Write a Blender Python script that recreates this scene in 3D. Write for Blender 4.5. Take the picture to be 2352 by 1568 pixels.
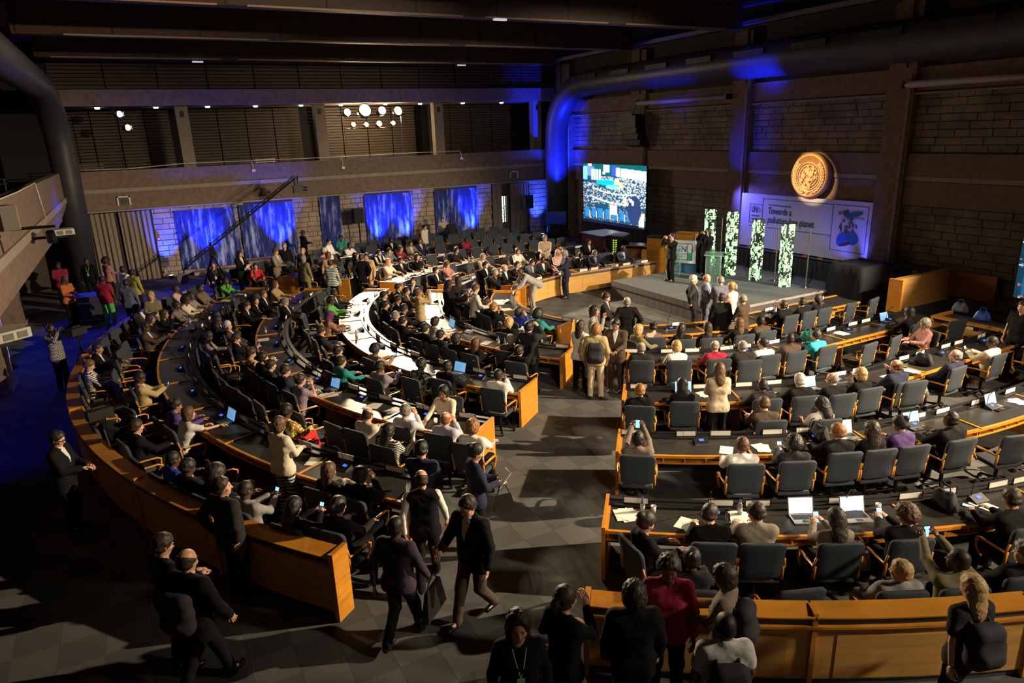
import bpy, math, random
import numpy as np
from mathutils import Vector, Matrix
for o_ in list(bpy.data.objects): bpy.data.objects.remove(o_)
random.seed(3); rng=np.random.default_rng(3)
COL=bpy.context.scene.collection
SC=bpy.context.scene
R=math.radians; PI=math.pi
# ---------------- camera ----------------
YAW,PITCH,ROLL,FPX,CAMH=R(27.9),R(16.92),R(2.005),1587.,5.85
_f=Vector((math.sin(YAW)*math.cos(PITCH),math.cos(YAW)*math.cos(PITCH),-math.sin(PITCH)))
_r=Vector((math.cos(YAW),-math.sin(YAW),0)); _d=_f.cross(_r)
_r2=_r*math.cos(ROLL)+_d*math.sin(ROLL); _d2=-_r*math.sin(ROLL)+_d*math.cos(ROLL)
cd=bpy.data.cameras.new('camera'); cam=bpy.data.objects.new('camera',cd); COL.objects.link(cam)
M3=Matrix((_r2,-_d2,-_f)).transposed()
cam.matrix_world=Matrix.Translation((0,0,CAMH))@M3.to_4x4()
cd.sensor_width=36; cd.sensor_fit='HORIZONTAL'; cd.lens=FPX/2352*36; cd.clip_start=.05; cd.clip_end=200
SC.camera=cam
SC.view_settings.view_transform='Standard'; SC.view_settings.look='None'; SC.view_settings.gamma=1
SC.view_settings.use_curve_mapping=False; SC.view_settings.exposure=0.35
w=bpy.data.worlds.new('world'); SC.world=w; w.use_nodes=True
w.node_tree.nodes['Background'].inputs[0].default_value=(.35,.4,1,1); w.node_tree.nodes['Background'].inputs[1].default_value=.0015
# ---------------- lights ----------------
WARM=(1,.77,.50); WARM2=(1,.84,.62); BLUE=(.006,.02,1)
def aim(o,t):
    o.rotation_euler=(Vector(t)-o.location).to_track_quat('-Z','Y').to_euler()
def spot(loc,tgt,pw,col,ang=60,blend=.5,rad=.15,name='spot_light'):
    l=bpy.data.lights.new(name,'SPOT'); l.energy=pw; l.color=col; l.spot_size=R(ang); l.spot_blend=blend; l.shadow_soft_size=rad
    o=bpy.data.objects.new(name,l); COL.objects.link(o); o.location=loc; aim(o,tgt); return o
def area(loc,tgt,pw,col,sx,sy,name='area_light'):
    l=bpy.data.lights.new(name,'AREA'); l.shape='RECTANGLE'; l.size=sx; l.size_y=sy; l.energy=pw; l.color=col
    o=bpy.data.objects.new(name,l); COL.objects.link(o); o.location=loc; aim(o,tgt); return o
# stage lamps on the back gallery (eight visible lamps)
for (x,z,p) in [(9.95,7.0,1),(10.85,7.08,1.6),(11.73,7.05,1.2),(12.57,7.02,1.2)]:
    spot((x,35.05,z),(10.5+(x-11)*.6,14,0),5500*p,WARM,50,.6,.12)
# key lamps from the gallery on the near right side of the hall
spot((19.5,1.0,8.3),(5.0,15,0),25000,WARM,62,.7,.10)
spot((20.6,4.0,6.0),(14,22,0),11000,WARM2,40,.7,.10)
# warm lamps from the near gallery, behind and right of the camera
spot((11.0,-5.0,8.8),(12.5,8,0),5500,WARM,52,.8,.25)
spot((14,-4.8,8.6),(6.8,3.4,.5),5000,WARM2,34,.9,.5)
area((18.3,35.4,3.4),(18.3,35.3,1.0),25,(.85,1,.9),.8,.3)  # added light outside the window slit to brighten its leaves
spot((2,-5,8.8),(12,20,0),2500,WARM2,40,.9,.5)
# added fill spots: faint warm wash towards the back wall and left gallery
spot((18,8,8.8),(8,34,2),3600,WARM,44,.9,.3)
spot((18,8,8.8),(-3,20,4.2),550,WARM,40,.9,.3)
# emblem spot
spot((16.4,19.4,6.9),(21.6,17.40,3.98),2700,(1,.66,.34),16.5,.35,.03)
spot((19.5,21.5,3.0),(21.6,20.6,5.0),420,BLUE,40,1,.05)
spot((18.5,20.0,2.5),(21.7,19.6,4.2),260,BLUE,26,1,.05)
# stage light
spot((14.0,12.0,8.8),(18.5,17.6,.6),1300,(.95,.97,1),45,.7,.15)
# blue wall uplights
for (x,y) in [(.95,34.3),(2.75,34.1),(5.95,33.8),(10.9,34.25),(12.35,34.25),(16.2,34.25),(20.35,34.1)]:
    spot((x,y,.2),(x,34.95,3.4),2300,(.02,.06,1),58,1,.05)
spot((19.4,30.8,1.6),(21.0,33.6,6.0),8000,BLUE,50,.8,.1)
spot((18.6,26.0,3.0),(21.0,24.5,7.9),700,BLUE,40,.9,.1)
spot((19.6,18.6,4.5),(21.0,19.5,7.8),3500,BLUE,40,.9,.1)
spot((21.0,21.2,3.4),(21.6,19.9,2.4),300,(.12,.12,1),90,.9,.1)
spot((21.0,14.9,.95),(21.6,15.4,1.8),170,(.12,.12,1),90,.9,.1)
# blue wash over the left aisle
spot((-1.0,33,6.5),(-1.7,25,0),2600,BLUE,38,.9,.2)
spot((1.0,33,6.5),(1.8,29.5,0),1800,BLUE,50,.9,.2)
spot((-6.5,14,2.6),(-2.8,17.0,0),350,BLUE,60,.9,.2)

spot((15.5,19.5,7.8),(21.6,19.6,2.3),500,(.10,.10,1),22,.9,.1)

# added point lights imitate spill of the stage lamps on the gallery
for x_ in (10.3,11.9):
    l_=bpy.data.lights.new('lamp_spill','POINT'); l_.energy=170; l_.color=(1,.75,.42); l_.shadow_soft_size=.15
    o_=bpy.data.objects.new('lamp_spill',l_); COL.objects.link(o_); o_.location=(x_,35.75,6.75)

# ---------------- materials ----------------
MATS={}
def mat(name,col,rough=.7,metal=0.,emit=0.,noise=.12,scale=6.,bump=0.,ecol=None,trans=0.,sheen=0.,spec=.5,coord='Object'):
    if name in MATS: return MATS[name]
    m=bpy.data.materials.new(name); m.use_nodes=True; nt=m.node_tree; b=nt.nodes['Principled BSDF']
    b.inputs['Roughness'].default_value=rough; b.inputs['Metallic'].default_value=metal
    b.inputs['Specular IOR Level'].default_value=spec
    c=(*col,1)
    if emit:
        b.inputs['Emission Color'].default_value=(*(ecol or col),1); b.inputs['Emission Strength'].default_value=emit
    if trans: b.inputs['Transmission Weight'].default_value=trans
    if noise:
        tc=nt.nodes.new('ShaderNodeTexCoord'); n=nt.nodes.new('ShaderNodeTexNoise'); n.inputs['Scale'].default_value=scale; n.inputs['Detail'].default_value=3
        nt.links.new(tc.outputs[coord],n.inputs['Vector'])
        mr=nt.nodes.new('ShaderNodeMapRange'); mr.inputs['From Min'].default_value=.3; mr.inputs['From Max'].default_value=.7
        mr.inputs['To Min'].default_value=1-noise; mr.inputs['To Max'].default_value=1+noise
        nt.links.new(n.outputs['Fac'],mr.inputs['Value'])
        mx=nt.nodes.new('ShaderNodeVectorMath'); mx.operation='SCALE'; mx.inputs[0].default_value=col
        nt.links.new(mr.outputs[0],mx.inputs['Scale']); nt.links.new(mx.outputs[0],b.inputs['Base Color'])
        if bump:
            bp=nt.nodes.new('ShaderNodeBump'); bp.inputs['Strength'].default_value=bump; bp.inputs['Distance'].default_value=.02
            nt.links.new(n.outputs['Fac'],bp.inputs['Height']); nt.links.new(bp.outputs[0],b.inputs['Normal'])
    else: b.inputs['Base Color'].default_value=c
    MATS[name]=m; return m
def pattern(name,c1,c2,kind,scale):
    if name in MATS: return MATS[name]
    m=mat(name,c1,.8,noise=0); nt=m.node_tree; b=nt.nodes['Principled BSDF']
    tc=nt.nodes.new('ShaderNodeTexCoord')
    if kind=='stripe':
        t=nt.nodes.new('ShaderNodeTexWave'); t.bands_direction='Z'; t.inputs['Scale'].default_value=scale; t.inputs['Distortion'].default_value=.6; f=t.outputs['Fac']
    elif kind=='check':
        t=nt.nodes.new('ShaderNodeTexChecker'); t.inputs['Scale'].default_value=scale; f=t.outputs['Fac']
    elif kind=='zigzag':
        t=nt.nodes.new('ShaderNodeTexWave'); t.bands_direction='Z'; t.inputs['Scale'].default_value=scale; t.inputs['Distortion'].default_value=2.5; t.inputs['Detail Scale'].default_value=1.5; f=t.outputs['Fac']
    else:
        t=nt.nodes.new('ShaderNodeTexVoronoi'); t.inputs['Scale'].default_value=scale; f=t.outputs['Distance']
    nt.links.new(tc.outputs['Object'],t.inputs['Vector'])
    r=nt.nodes.new('ShaderNodeValToRGB'); r.color_ramp.interpolation='CONSTANT'
    r.color_ramp.elements[0].color=(*c1,1); r.color_ramp.elements[1].color=(*c2,1); r.color_ramp.elements[1].position=.5 if kind!='vor' else .42
    nt.links.new(f,r.inputs[0]); nt.links.new(r.outputs[0],b.inputs['Base Color']); return m
def wood(name,col,rough=.32,sc=(1,1,14),dark=.72):
    if name in MATS: return MATS[name]
    m=mat(name,col,rough,noise=0); nt=m.node_tree; b=nt.nodes['Principled BSDF']
    tc=nt.nodes.new('ShaderNodeTexCoord'); mp=nt.nodes.new('ShaderNodeMapping'); mp.inputs['Scale'].default_value=sc
    n=nt.nodes.new('ShaderNodeTexNoise'); n.inputs['Scale'].default_value=1.6; n.inputs['Detail'].default_value=5
    nt.links.new(tc.outputs['Object'],mp.inputs[0]); nt.links.new(mp.outputs[0],n.inputs['Vector'])
    r=nt.nodes.new('ShaderNodeValToRGB'); r.color_ramp.elements[0].position=.35; r.color_ramp.elements[1].position=.65
    r.color_ramp.elements[0].color=(*[c*dark for c in col],1); r.color_ramp.elements[1].color=(*col,1)
    nt.links.new(n.outputs['Fac'],r.inputs[0]); nt.links.new(r.outputs[0],b.inputs['Base Color']); return m
def vcolmat(name,emit=0.,rough=.8):
    m=bpy.data.materials.new(name); m.use_nodes=True; nt=m.node_tree; b=nt.nodes['Principled BSDF']; b.inputs['Roughness'].default_value=rough
    a=nt.nodes.new('ShaderNodeVertexColor'); a.layer_name='Col'
    if emit: nt.links.new(a.outputs[0],b.inputs['Emission Color']); b.inputs['Emission Strength'].default_value=emit; b.inputs['Base Color'].default_value=(.01,.01,.01,1)
    else: nt.links.new(a.outputs[0],b.inputs['Base Color'])
    return m
WOOD=wood('orange_wood',(.66,.27,.03)); WOODD=wood('brown_wood',(.30,.12,.03)); WOODF=wood('panel_wood',(.64,.34,.09),.4,(1,1,9),.8)
DARKTOP=mat('dark_leather',(.035,.033,.03),.30,scale=30,spec=.2); BLK=mat('black_plastic',(.006,.006,.007),.5,noise=0); BLKM=mat('black_metal',(.012,.012,.012),.35,.6,noise=0)
CHROME=mat('chrome',(.5,.5,.5),.25,1,noise=0); WHITE=mat('white_plastic',(.75,.73,.68),.5,noise=0); PAPER=mat('white_paper',(.8,.78,.72),.8,noise=.03)
FAB=mat('blue_grey_fabric',(.028,.037,.05),.85,scale=60,bump=.1); STRIP=mat('slate_strip',(.05,.06,.075),.6,noise=0)
CONC=mat('raw_concrete',(.19,.135,.10),.9,scale=5,noise=.2,bump=.5); CONCL=mat('light_concrete',(.30,.255,.20),.85,scale=7,noise=.12,bump=.2)
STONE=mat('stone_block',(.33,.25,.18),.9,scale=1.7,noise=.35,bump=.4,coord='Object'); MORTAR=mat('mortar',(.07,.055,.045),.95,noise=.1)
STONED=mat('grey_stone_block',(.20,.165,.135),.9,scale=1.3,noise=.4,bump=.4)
CARPA=mat('carpet_light',(.098,.098,.094),.95,scale=160,noise=.25); CARPB=mat('carpet_dark',(.070,.072,.071),.95,scale=160,noise=.25)
LOUV=wood('louvre_wood',(.075,.05,.032),.6); CEIL=mat('black_ceiling',(.012,.01,.012),.9,noise=0); BEAMW=wood('beam_wood',(.05,.027,.018),.6)
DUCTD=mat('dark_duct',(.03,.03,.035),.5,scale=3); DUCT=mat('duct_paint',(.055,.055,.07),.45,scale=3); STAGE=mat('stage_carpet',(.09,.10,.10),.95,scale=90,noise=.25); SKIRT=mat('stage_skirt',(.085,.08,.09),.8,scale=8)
CURT=mat('curtain_cloth',(.22,.18,.15),.9,scale=20); GOLD=mat('gold_emblem',(.9,.66,.36),.35,.35,noise=.08); BLKCLOTH=mat('black_cloth',(.018,.019,.024),.85,scale=12,bump=.3)
GLASS=mat('clear_acrylic',(.55,.8,.75),.06,noise=0,trans=.86)
GLASS.node_tree.nodes['Principled BSDF'].inputs['IOR'].default_value=1.12
# ---------------- helpers ----------------
def link(o,parent=None):
    COL.objects.link(o)
    if parent: o.parent=parent
    return o
class MB:
    def __init__(s): s.v=[];s.f=[];s.m=[];s.mi=0
    def add(s,vs,fs,mi=None):
        n=len(s.v); s.v+= [tuple(v) for v in vs]; s.f+=[tuple(i+n for i in f) for f in fs]; s.m+=[s.mi if mi is None else mi]*len(fs); return s
    def hexa(s,p,mi=None): return s.add(p,[(0,3,2,1),(4,5,6,7),(0,1,5,4),(1,2,6,5),(2,3,7,6),(3,0,4,7)],mi)
    def box(s,x0,x1,y0,y1,z0,z1,mi=None,M=None):
        p=[(x0,y0,z0),(x1,y0,z0),(x1,y1,z0),(x0,y1,z0),(x0,y0,z1),(x1,y0,z1),(x1,y1,z1),(x0,y1,z1)]
        if M: p=[M@Vector(q) for q in p]
        return s.hexa(p,mi)
    def tube(s,pts,r,n=8,mi=None,cap=True,flat=1.):
        pts=[Vector(p) for p in pts]; rs=r if isinstance(r,(list,tuple)) else [r]*len(pts); rings=[]
        up0=None
        for i,p in enumerate(pts):
            t=(pts[min(i+1,len(pts)-1)]-pts[max(i-1,0)]).normalized()
            u=t.cross(Vector((0,0,1))) if up0 is None else up0-t*up0.dot(t)
            if u.length<1e-3: u=t.cross(Vector((1,0,0)))
            u.normalize(); up0=u; w_=t.cross(u)
            rings.append([p+(u*math.cos(2*PI*k/n)+w_*math.sin(2*PI*k/n)*flat)*rs[i] for k in range(n)])
        vs=[q for rg in rings for q in rg]; fs=[]
        for i in range(len(pts)-1):
            for k in range(n): fs.append((i*n+k,i*n+(k+1)%n,(i+1)*n+(k+1)%n,(i+1)*n+k))
        if cap: fs.append(tuple(range(n))[::-1]); fs.append(tuple((len(pts)-1)*n+k for k in range(n)))
        return s.add(vs,fs,mi)
    def lathe(s,prof,n=16,mi=None,M=None):
        vs=[];fs=[]
        for (r,z) in prof:
            for k in range(n):
                q=Vector((r*math.cos(2*PI*k/n),r*math.sin(2*PI*k/n),z)); vs.append(M@q if M else q)
        for i in range(len(prof)-1):
            for k in range(n): fs.append((i*n+k,i*n+(k+1)%n,(i+1)*n+(k+1)%n,(i+1)*n+k))
        return s.add(vs,fs,mi)
    def ell(s,c,r,n=10,m=6,mi=None,M=None):
        prof=[(max(1e-4,math.sin(PI*i/m)),-math.cos(PI*i/m)) for i in range(m+1)]
        T=Matrix.Translation(c)@Matrix.Diagonal((*r,1)); return s.lathe(prof,n,mi,(M@T) if M else T)
    def mesh(s,name,mats,smooth=False,bev=0,obj_slots=False):
        me=bpy.data.meshes.new(name); me.from_pydata(s.v,[],s.f)
        ms=mats if isinstance(mats,(list,tuple)) else [mats]
        for m in ms: me.materials.append(m)
        if len(ms)>1: me.polygons.foreach_set('material_index',s.m)
        if smooth: me.polygons.foreach_set('use_smooth',[True]*len(me.polygons))
        if bev:
            import bmesh
            bm=bmesh.new(); bm.from_mesh(me)
            bmesh.ops.bevel(bm,geom=bm.edges[:]+bm.verts[:],offset=bev,segments=2,affect='EDGES',profile=.5,clamp_overlap=True); bm.to_mesh(me); bm.free()
        me.update(); return me
    def build(s,name,mats,parent=None,smooth=False,bev=0):
        o=bpy.data.objects.new(name,s.mesh(name,mats,smooth,bev)); return link(o,parent)
def inst(name,me,parent=None,loc=None,rz=None,mats=None):
    o=bpy.data.objects.new(name,me); link(o,parent)
    if loc is not None: o.location=loc
    if rz is not None: o.rotation_euler=(0,0,rz)
    if mats:
        for i,m in enumerate(mats):
            if m is not None: o.material_slots[i].link='OBJECT'; o.material_slots[i].material=m
    return o
def empty(name,loc=(0,0,0),rz=0.):
    o=bpy.data.objects.new(name,None); link(o); o.location=loc; o.rotation_euler=(0,0,rz); o.empty_display_size=.1; return o
def tag(o,label,cat,group=None):
    o['label']=label; o['category']=cat
    if group: o['group']=group
    return o
def struct(o): o['kind']='structure'; return o
def stuff(o): o['kind']='stuff'; return o
ORD='first second third fourth fifth sixth seventh eighth ninth tenth eleventh twelfth thirteenth fourteenth fifteenth sixteenth seventeenth eighteenth nineteenth twentieth twenty-first twenty-second twenty-third twenty-fourth twenty-fifth twenty-sixth twenty-seventh twenty-eighth twenty-ninth thirtieth'.split()
# ---------------- hall layout ----------------
OX,OY=13.6,17.15
RP=[3.95,6.2,8.55,10.8,13.1]
BN={'F':'far block','L':'left block','R':'right block'}
def pos(r,s):
    if s<0: return OX-s,OY+r,-90.
    if s>PI*r: return OX+s-PI*r,OY-r,90.
    th=s/r+PI/2
    return OX+r*math.cos(th),OY+r*math.sin(th),(math.degrees(th)+180)%360
def rs(r,s_ref,r_ref):   # same ray, other radius
    if s_ref<0: return s_ref
    if s_ref>PI*r_ref: return PI*r+(s_ref-PI*r_ref)
    return s_ref*r/r_ref
def arcbox(mb,rr,r0,r1,s0,s1,z0,z1,mi=None,seg=.35,z1b=None):
    n=max(1,int(abs(s1-s0)/seg)) ; z1b=z1 if z1b is None else z1b
    cr=[]
    if s0<0<s1: cr=[0.]
    if s0<PI*rr<s1: cr=[PI*rr]
    ss=sorted([s0+(s1-s0)*k/n for k in range(n+1)]+cr)
    P=[]
    for s in ss:
        a=pos(r0,rs(r0,s,rr)); b=pos(r1,rs(r1,s,rr)); P.append([(a[0],a[1],z0),(b[0],b[1],z0),(b[0],b[1],z1b),(a[0],a[1],z1)])
    for i in range(len(P)-1):
        a,b=P[i],P[i+1]; fs=[(0,4,5,1),(1,5,6,2),(2,6,7,3),(3,7,4,0)]
        if i==0: fs.append((0,1,2,3))
        if i==len(P)-2: fs.append((7,6,5,4))
        mb.add(a+b,fs,mi)
CHAIRS=[
(10.56, 21.05, 308, 'F', 0, 0, 1),
(11.17, 21.44, 300, 'F', 0, 1, 1),
(11.83, 21.75, 291, 'F', 0, 2, 1),
(12.52, 21.96, 283, 'F', 0, 3, 1),
(13.09, 22.05, 276, 'F', 0, 4, 1),
(14.24, 22.8, -90, 'F', 0, 5, 1),
(14.81, 22.08, -90, 'F', 0, 6, 1),
(15.48, 22.08, -90, 'F', 0, 7, 1),
(16.18, 22.4, -87, 'F', 0, 8, 0),
(16.87, 22.08, -90, 'F', 0, 9, 1),
(8.86, 15.22, 22, 'L', 0, 0, 1),
(8.55, 15.73, 16, 'L', 0, 1, 1),
(8.28, 16.68, 5, 'L', 0, 2, 1),
(8.29, 17.27, 359, 'L', 0, 3, 1),
(8.0, 17.92, 352, 'L', 0, 4, 1),
(8.27, 18.5, 346, 'L', 0, 5, 1),
(8.31, 19.14, 339, 'L', 0, 6, 1),
(9.2, 19.82, 336, 'L', 0, 7, 0),
(10.58, 12.61, 56, 'R', 0, 0, 1),
(11.02, 12.12, 63, 'R', 0, 1, 1),
(11.6, 11.86, 69, 'R', 0, 2, 1),
(12.39, 11.63, 78, 'R', 0, 3, 1),
(13.02, 11.54, 84, 'R', 0, 4, 1),
(14.62, 12.22, 90, 'R', 0, 5, 1),
(15.32, 12.22, 90, 'R', 0, 6, 1),
(15.92, 12.22, 90, 'R', 0, 7, 1),
(16.87, 12.15, 98, 'R', 0, 8, 0),
(17.83, 12.15, 102, 'R', 0, 9, 0),
(9.06, 22.71, 309, 'F', 1, 0, 1),
(9.8, 23.24, 302, 'F', 1, 1, 1),
(10.49, 24.14, 301, 'F', 1, 2, 0),
(11.6, 24.05, 286, 'F', 1, 3, 1),
(12.36, 24.7, 291, 'F', 1, 4, 0),
(13.29, 24.32, 272, 'F', 1, 5, 1),
(14.15, 24.8, -103, 'F', 1, 6, 0),
(15.01, 24.8, -91, 'F', 1, 7, 0),
(15.88, 24.8, -78, 'F', 1, 8, 0),
(16.75, 24.33, -90, 'F', 1, 9, 1),
(7.0, 12.81, 33, 'L', 1, 0, 1),
(7.18, 13.61, 29, 'L', 1, 1, 1),
(6.41, 13.89, 24, 'L', 1, 2, 1),
(6.17, 14.45, 20, 'L', 1, 3, 1),
(5.99, 15.04, 15, 'L', 1, 4, 1),
(5.85, 15.64, 11, 'L', 1, 5, 1),
(6.31, 16.31, 7, 'L', 1, 6, 1),
(5.71, 16.86, 2, 'L', 1, 7, 1),
(5.71, 17.48, 358, 'L', 1, 8, 1),
(6.08, 18.05, 353, 'L', 1, 9, 1),
(5.85, 18.7, 349, 'L', 1, 10, 1),
(6.3, 19.21, 344, 'L', 1, 11, 1),
(6.19, 19.88, 340, 'L', 1, 12, 1),
(7.02, 20.17, 335, 'L', 1, 13, 1),
(7.0, 20.86, 331, 'L', 1, 14, 1),
(7.6, 21.31, 222, 'L', 1, 15, 1),
(9.26, 11.43, 53, 'R', 1, 0, 1),
(9.9, 11.0, 59, 'R', 1, 1, 1),
(10.63, 10.61, 66, 'R', 1, 2, 1),
(11.08, 10.2, 70, 'R', 1, 3, 1),
(11.68, 10.23, 75, 'R', 1, 4, 1),
(12.33, 10.08, 80, 'R', 1, 5, 1),
(13.16, 9.96, 86, 'R', 1, 6, 1),
(14.05, 9.58, 94, 'R', 1, 7, 0),
(14.95, 9.58, 101, 'R', 1, 8, 0),
(15.85, 9.25, 152, 'R', 1, 9, 1),
(16.42, 9.95, 90, 'R', 1, 10, 1),
(17.5, 9.58, 79, 'R', 1, 11, 0),
(7.22, 24.85, 309, 'F', 2, 0, 0),
(8.15, 25.23, 304, 'F', 2, 1, 1),
(8.72, 25.47, 300, 'F', 2, 2, 1),
(9.5, 25.75, 295, 'F', 2, 3, 1),
(9.97, 26.47, 284, 'F', 2, 4, 0),
(10.67, 26.71, 288, 'F', 2, 5, 0),
(11.48, 26.44, 283, 'F', 2, 6, 1),
(12.13, 27.04, 281, 'F', 2, 7, 0),
(12.89, 27.12, 260, 'F', 2, 8, 0),
(13.65, 27.15, -98, 'F', 2, 9, 0),
(14.39, 27.15, -96, 'F', 2, 10, 0),
(15.13, 27.15, -78, 'F', 2, 11, 0),
(15.86, 27.15, -83, 'F', 2, 12, 0),
(16.6, 27.15, -100, 'F', 2, 13, 0),
(17.34, 27.15, -82, 'F', 2, 14, 0),
(5.82, 11.64, 35, 'L', 2, 0, 1),
(5.18, 12.69, 28, 'L', 2, 1, 1),
(4.69, 13.09, 24, 'L', 2, 2, 1),
(4.04, 13.46, 21, 'L', 2, 3, 1),
(4.37, 14.79, 14, 'L', 2, 4, 1),
(3.54, 15.2, 11, 'L', 2, 5, 1),
(3.7, 16.17, -4, 'L', 2, 6, 0),
(3.69, 17.1, 0, 'L', 2, 7, 1),
(3.68, 17.92, 359, 'L', 2, 8, 0),
(4.16, 18.67, 351, 'L', 2, 9, 1),
(3.96, 19.6, 335, 'L', 2, 10, 0),
(4.61, 20.31, 341, 'L', 2, 11, 1),
(5.06, 21.37, 334, 'L', 2, 12, 1),
(5.07, 22.28, 315, 'L', 2, 13, 0),
(5.53, 22.96, 335, 'L', 2, 14, 0),
(7.62, 9.42, 52, 'R', 2, 0, 1),
(8.41, 9.15, 57, 'R', 2, 1, 1),
(9.71, 8.45, 66, 'R', 2, 2, 1),
(10.38, 8.18, 70, 'R', 2, 3, 1),
(11.0, 7.89, 74, 'R', 2, 4, 1),
(11.66, 7.82, 78, 'R', 2, 5, 1),
(12.51, 7.68, 83, 'R', 2, 6, 1),
(14.03, 7.62, 90, 'R', 2, 7, 1),
(15.51, 7.62, 90, 'R', 2, 8, 1),
(16.7, 7.28, 82, 'R', 2, 9, 0),
(5.59, 26.42, 324, 'F', 3, 0, 0),
(6.25, 26.95, 317, 'F', 3, 1, 0),
(6.94, 27.43, 297, 'F', 3, 2, 0),
(7.67, 27.87, 312, 'F', 3, 3, 0),
(8.63, 27.83, 295, 'F', 3, 4, 1),
(9.14, 28.05, 292, 'F', 3, 5, 1),
(9.67, 28.26, 289, 'F', 3, 6, 1),
(10.55, 29.27, 284, 'F', 3, 7, 1),
(11.14, 29.4, 281, 'F', 3, 8, 1),
(12.12, 29.31, 278, 'F', 3, 9, 0),
(13.08, 28.92, 273, 'F', 3, 10, 1),
(13.79, 29.4, -85, 'F', 3, 11, 0),
(14.5, 29.4, -98, 'F', 3, 12, 0),
(15.22, 29.4, -78, 'F', 3, 13, 0),
(15.93, 29.4, -85, 'F', 3, 14, 0),
(16.65, 29.4, -77, 'F', 3, 15, 0),
(17.36, 29.4, -79, 'F', 3, 16, 0),
(4.07, 10.22, 36, 'L', 3, 0, 1),
(3.6, 10.92, 32, 'L', 3, 1, 1),
(2.69, 11.58, 21, 'L', 3, 2, 0),
(2.25, 12.53, 18, 'L', 3, 3, 0),
(2.35, 13.66, 17, 'L', 3, 4, 1),
(2.14, 14.42, 13, 'L', 3, 5, 1),
(2.02, 14.97, 11, 'L', 3, 6, 1),
(1.93, 15.52, 8, 'L', 3, 7, 1),
(1.87, 16.12, 5, 'L', 3, 8, 1),
(1.35, 16.89, -8, 'L', 3, 9, 0),
(1.75, 17.68, 357, 'L', 3, 10, 1),
(1.15, 18.31, 355, 'L', 3, 11, 1),
(1.81, 19.04, 351, 'L', 3, 12, 1),
(1.37, 19.72, 348, 'L', 3, 13, 1),
(1.5, 20.3, 345, 'L', 3, 14, 1),
(2.35, 21.3, 340, 'L', 3, 15, 1),
(2.76, 21.75, 337, 'L', 3, 16, 1),
(3.13, 22.6, 333, 'L', 3, 17, 1),
(3.68, 23.62, 327, 'L', 3, 18, 1),
(6.34, 7.87, 52, 'R', 3, 0, 1),
(7.49, 6.81, 59, 'R', 3, 1, 1),
(8.18, 6.48, 63, 'R', 3, 2, 1),
(8.99, 6.31, 67, 'R', 3, 3, 1),
(9.51, 6.1, 70, 'R', 3, 4, 1),
(10.04, 5.92, 72, 'R', 3, 5, 1),
(10.84, 5.67, 76, 'R', 3, 6, 1),
(11.72, 5.3, 71, 'R', 3, 7, 0),
(12.65, 5.19, 73, 'R', 3, 8, 0),
(4.01, 28.02, 320, 'F', 4, 0, 0),
(4.61, 28.53, 308, 'F', 4, 1, 0),
(5.24, 29.0, 300, 'F', 4, 2, 0),
(5.9, 29.44, 302, 'F', 4, 3, 0),
(6.58, 29.84, 305, 'F', 4, 4, 0),
(7.28, 30.2, 283, 'F', 4, 5, 0),
(8.08, 30.34, 293, 'F', 4, 6, 1),
(8.68, 30.79, 303, 'F', 4, 7, 0),
(9.37, 31.02, 274, 'F', 4, 8, 0),
(10.17, 30.81, 284, 'F', 4, 9, 1),
(10.79, 31.38, 288, 'F', 4, 10, 0),
(11.52, 31.5, 288, 'F', 4, 11, 0),
(12.26, 31.59, 262, 'F', 4, 12, 0),
(13.0, 31.64, 280, 'F', 4, 13, 0),
(13.74, 31.65, -94, 'F', 4, 14, 0),
(14.46, 31.65, -88, 'F', 4, 15, 0),
(15.19, 31.65, -104, 'F', 4, 16, 0),
(15.91, 31.65, -103, 'F', 4, 17, 0),
(16.63, 31.65, -99, 'F', 4, 18, 0),
(17.36, 31.65, -77, 'F', 4, 19, 0),
(2.18, 8.91, 36, 'L', 4, 0, 1),
(1.86, 9.38, 33, 'L', 4, 1, 1),
(0.67, 11.04, 17, 'L', 4, 2, 0),
(0.14, 13.02, 17, 'L', 4, 3, 1),
(-0.02, 13.56, 15, 'L', 4, 4, 1),
(-0.41, 15.71, 6, 'L', 4, 5, 1),
(-0.68, 17.9, 364, 'L', 4, 6, 0),
(-0.18, 20.04, 348, 'L', 4, 7, 1),
(-0.12, 21.03, 344, 'L', 4, 8, 1),
(0.22, 21.53, 342, 'L', 4, 9, 1),
(0.62, 22.61, 337, 'L', 4, 10, 1),
(0.85, 23.13, 335, 'L', 4, 11, 1),
(1.1, 23.64, 333, 'L', 4, 12, 1),
(1.61, 24.52, 328, 'L', 4, 13, 1),
(2.34, 25.6, 323, 'L', 4, 14, 1),
(4.9, 5.8, 352, 'R', 4, 0, 1),
(5.64, 5.54, 56, 'R', 4, 1, 1),
(6.11, 5.23, 58, 'R', 4, 2, 1),
(6.89, 4.77, 62, 'R', 4, 3, 1),
(7.66, 4.39, 65, 'R', 4, 4, 1),
(9.09, 3.81, 71, 'R', 4, 5, 1),
(3.23, 28.81, 299, 'F', 5, 0, 0),
(3.82, 29.3, 321, 'F', 5, 1, 0),
(4.42, 29.76, 295, 'F', 5, 2, 0),
(5.05, 30.2, 299, 'F', 5, 3, 0),
(5.7, 30.6, 304, 'F', 5, 4, 0),
(6.37, 30.97, 309, 'F', 5, 5, 0),
(7.05, 31.31, 290, 'F', 5, 6, 0),
(7.75, 31.61, 304, 'F', 5, 7, 0),
(8.47, 31.88, 290, 'F', 5, 8, 0),
(9.2, 32.12, 281, 'F', 5, 9, 0),
(9.93, 32.31, 278, 'F', 5, 10, 0),
(10.68, 32.47, 272, 'F', 5, 11, 0),
(11.43, 32.6, 266, 'F', 5, 12, 0),
(12.19, 32.69, 265, 'F', 5, 13, 0),
(12.95, 32.74, 278, 'F', 5, 14, 0),
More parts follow.
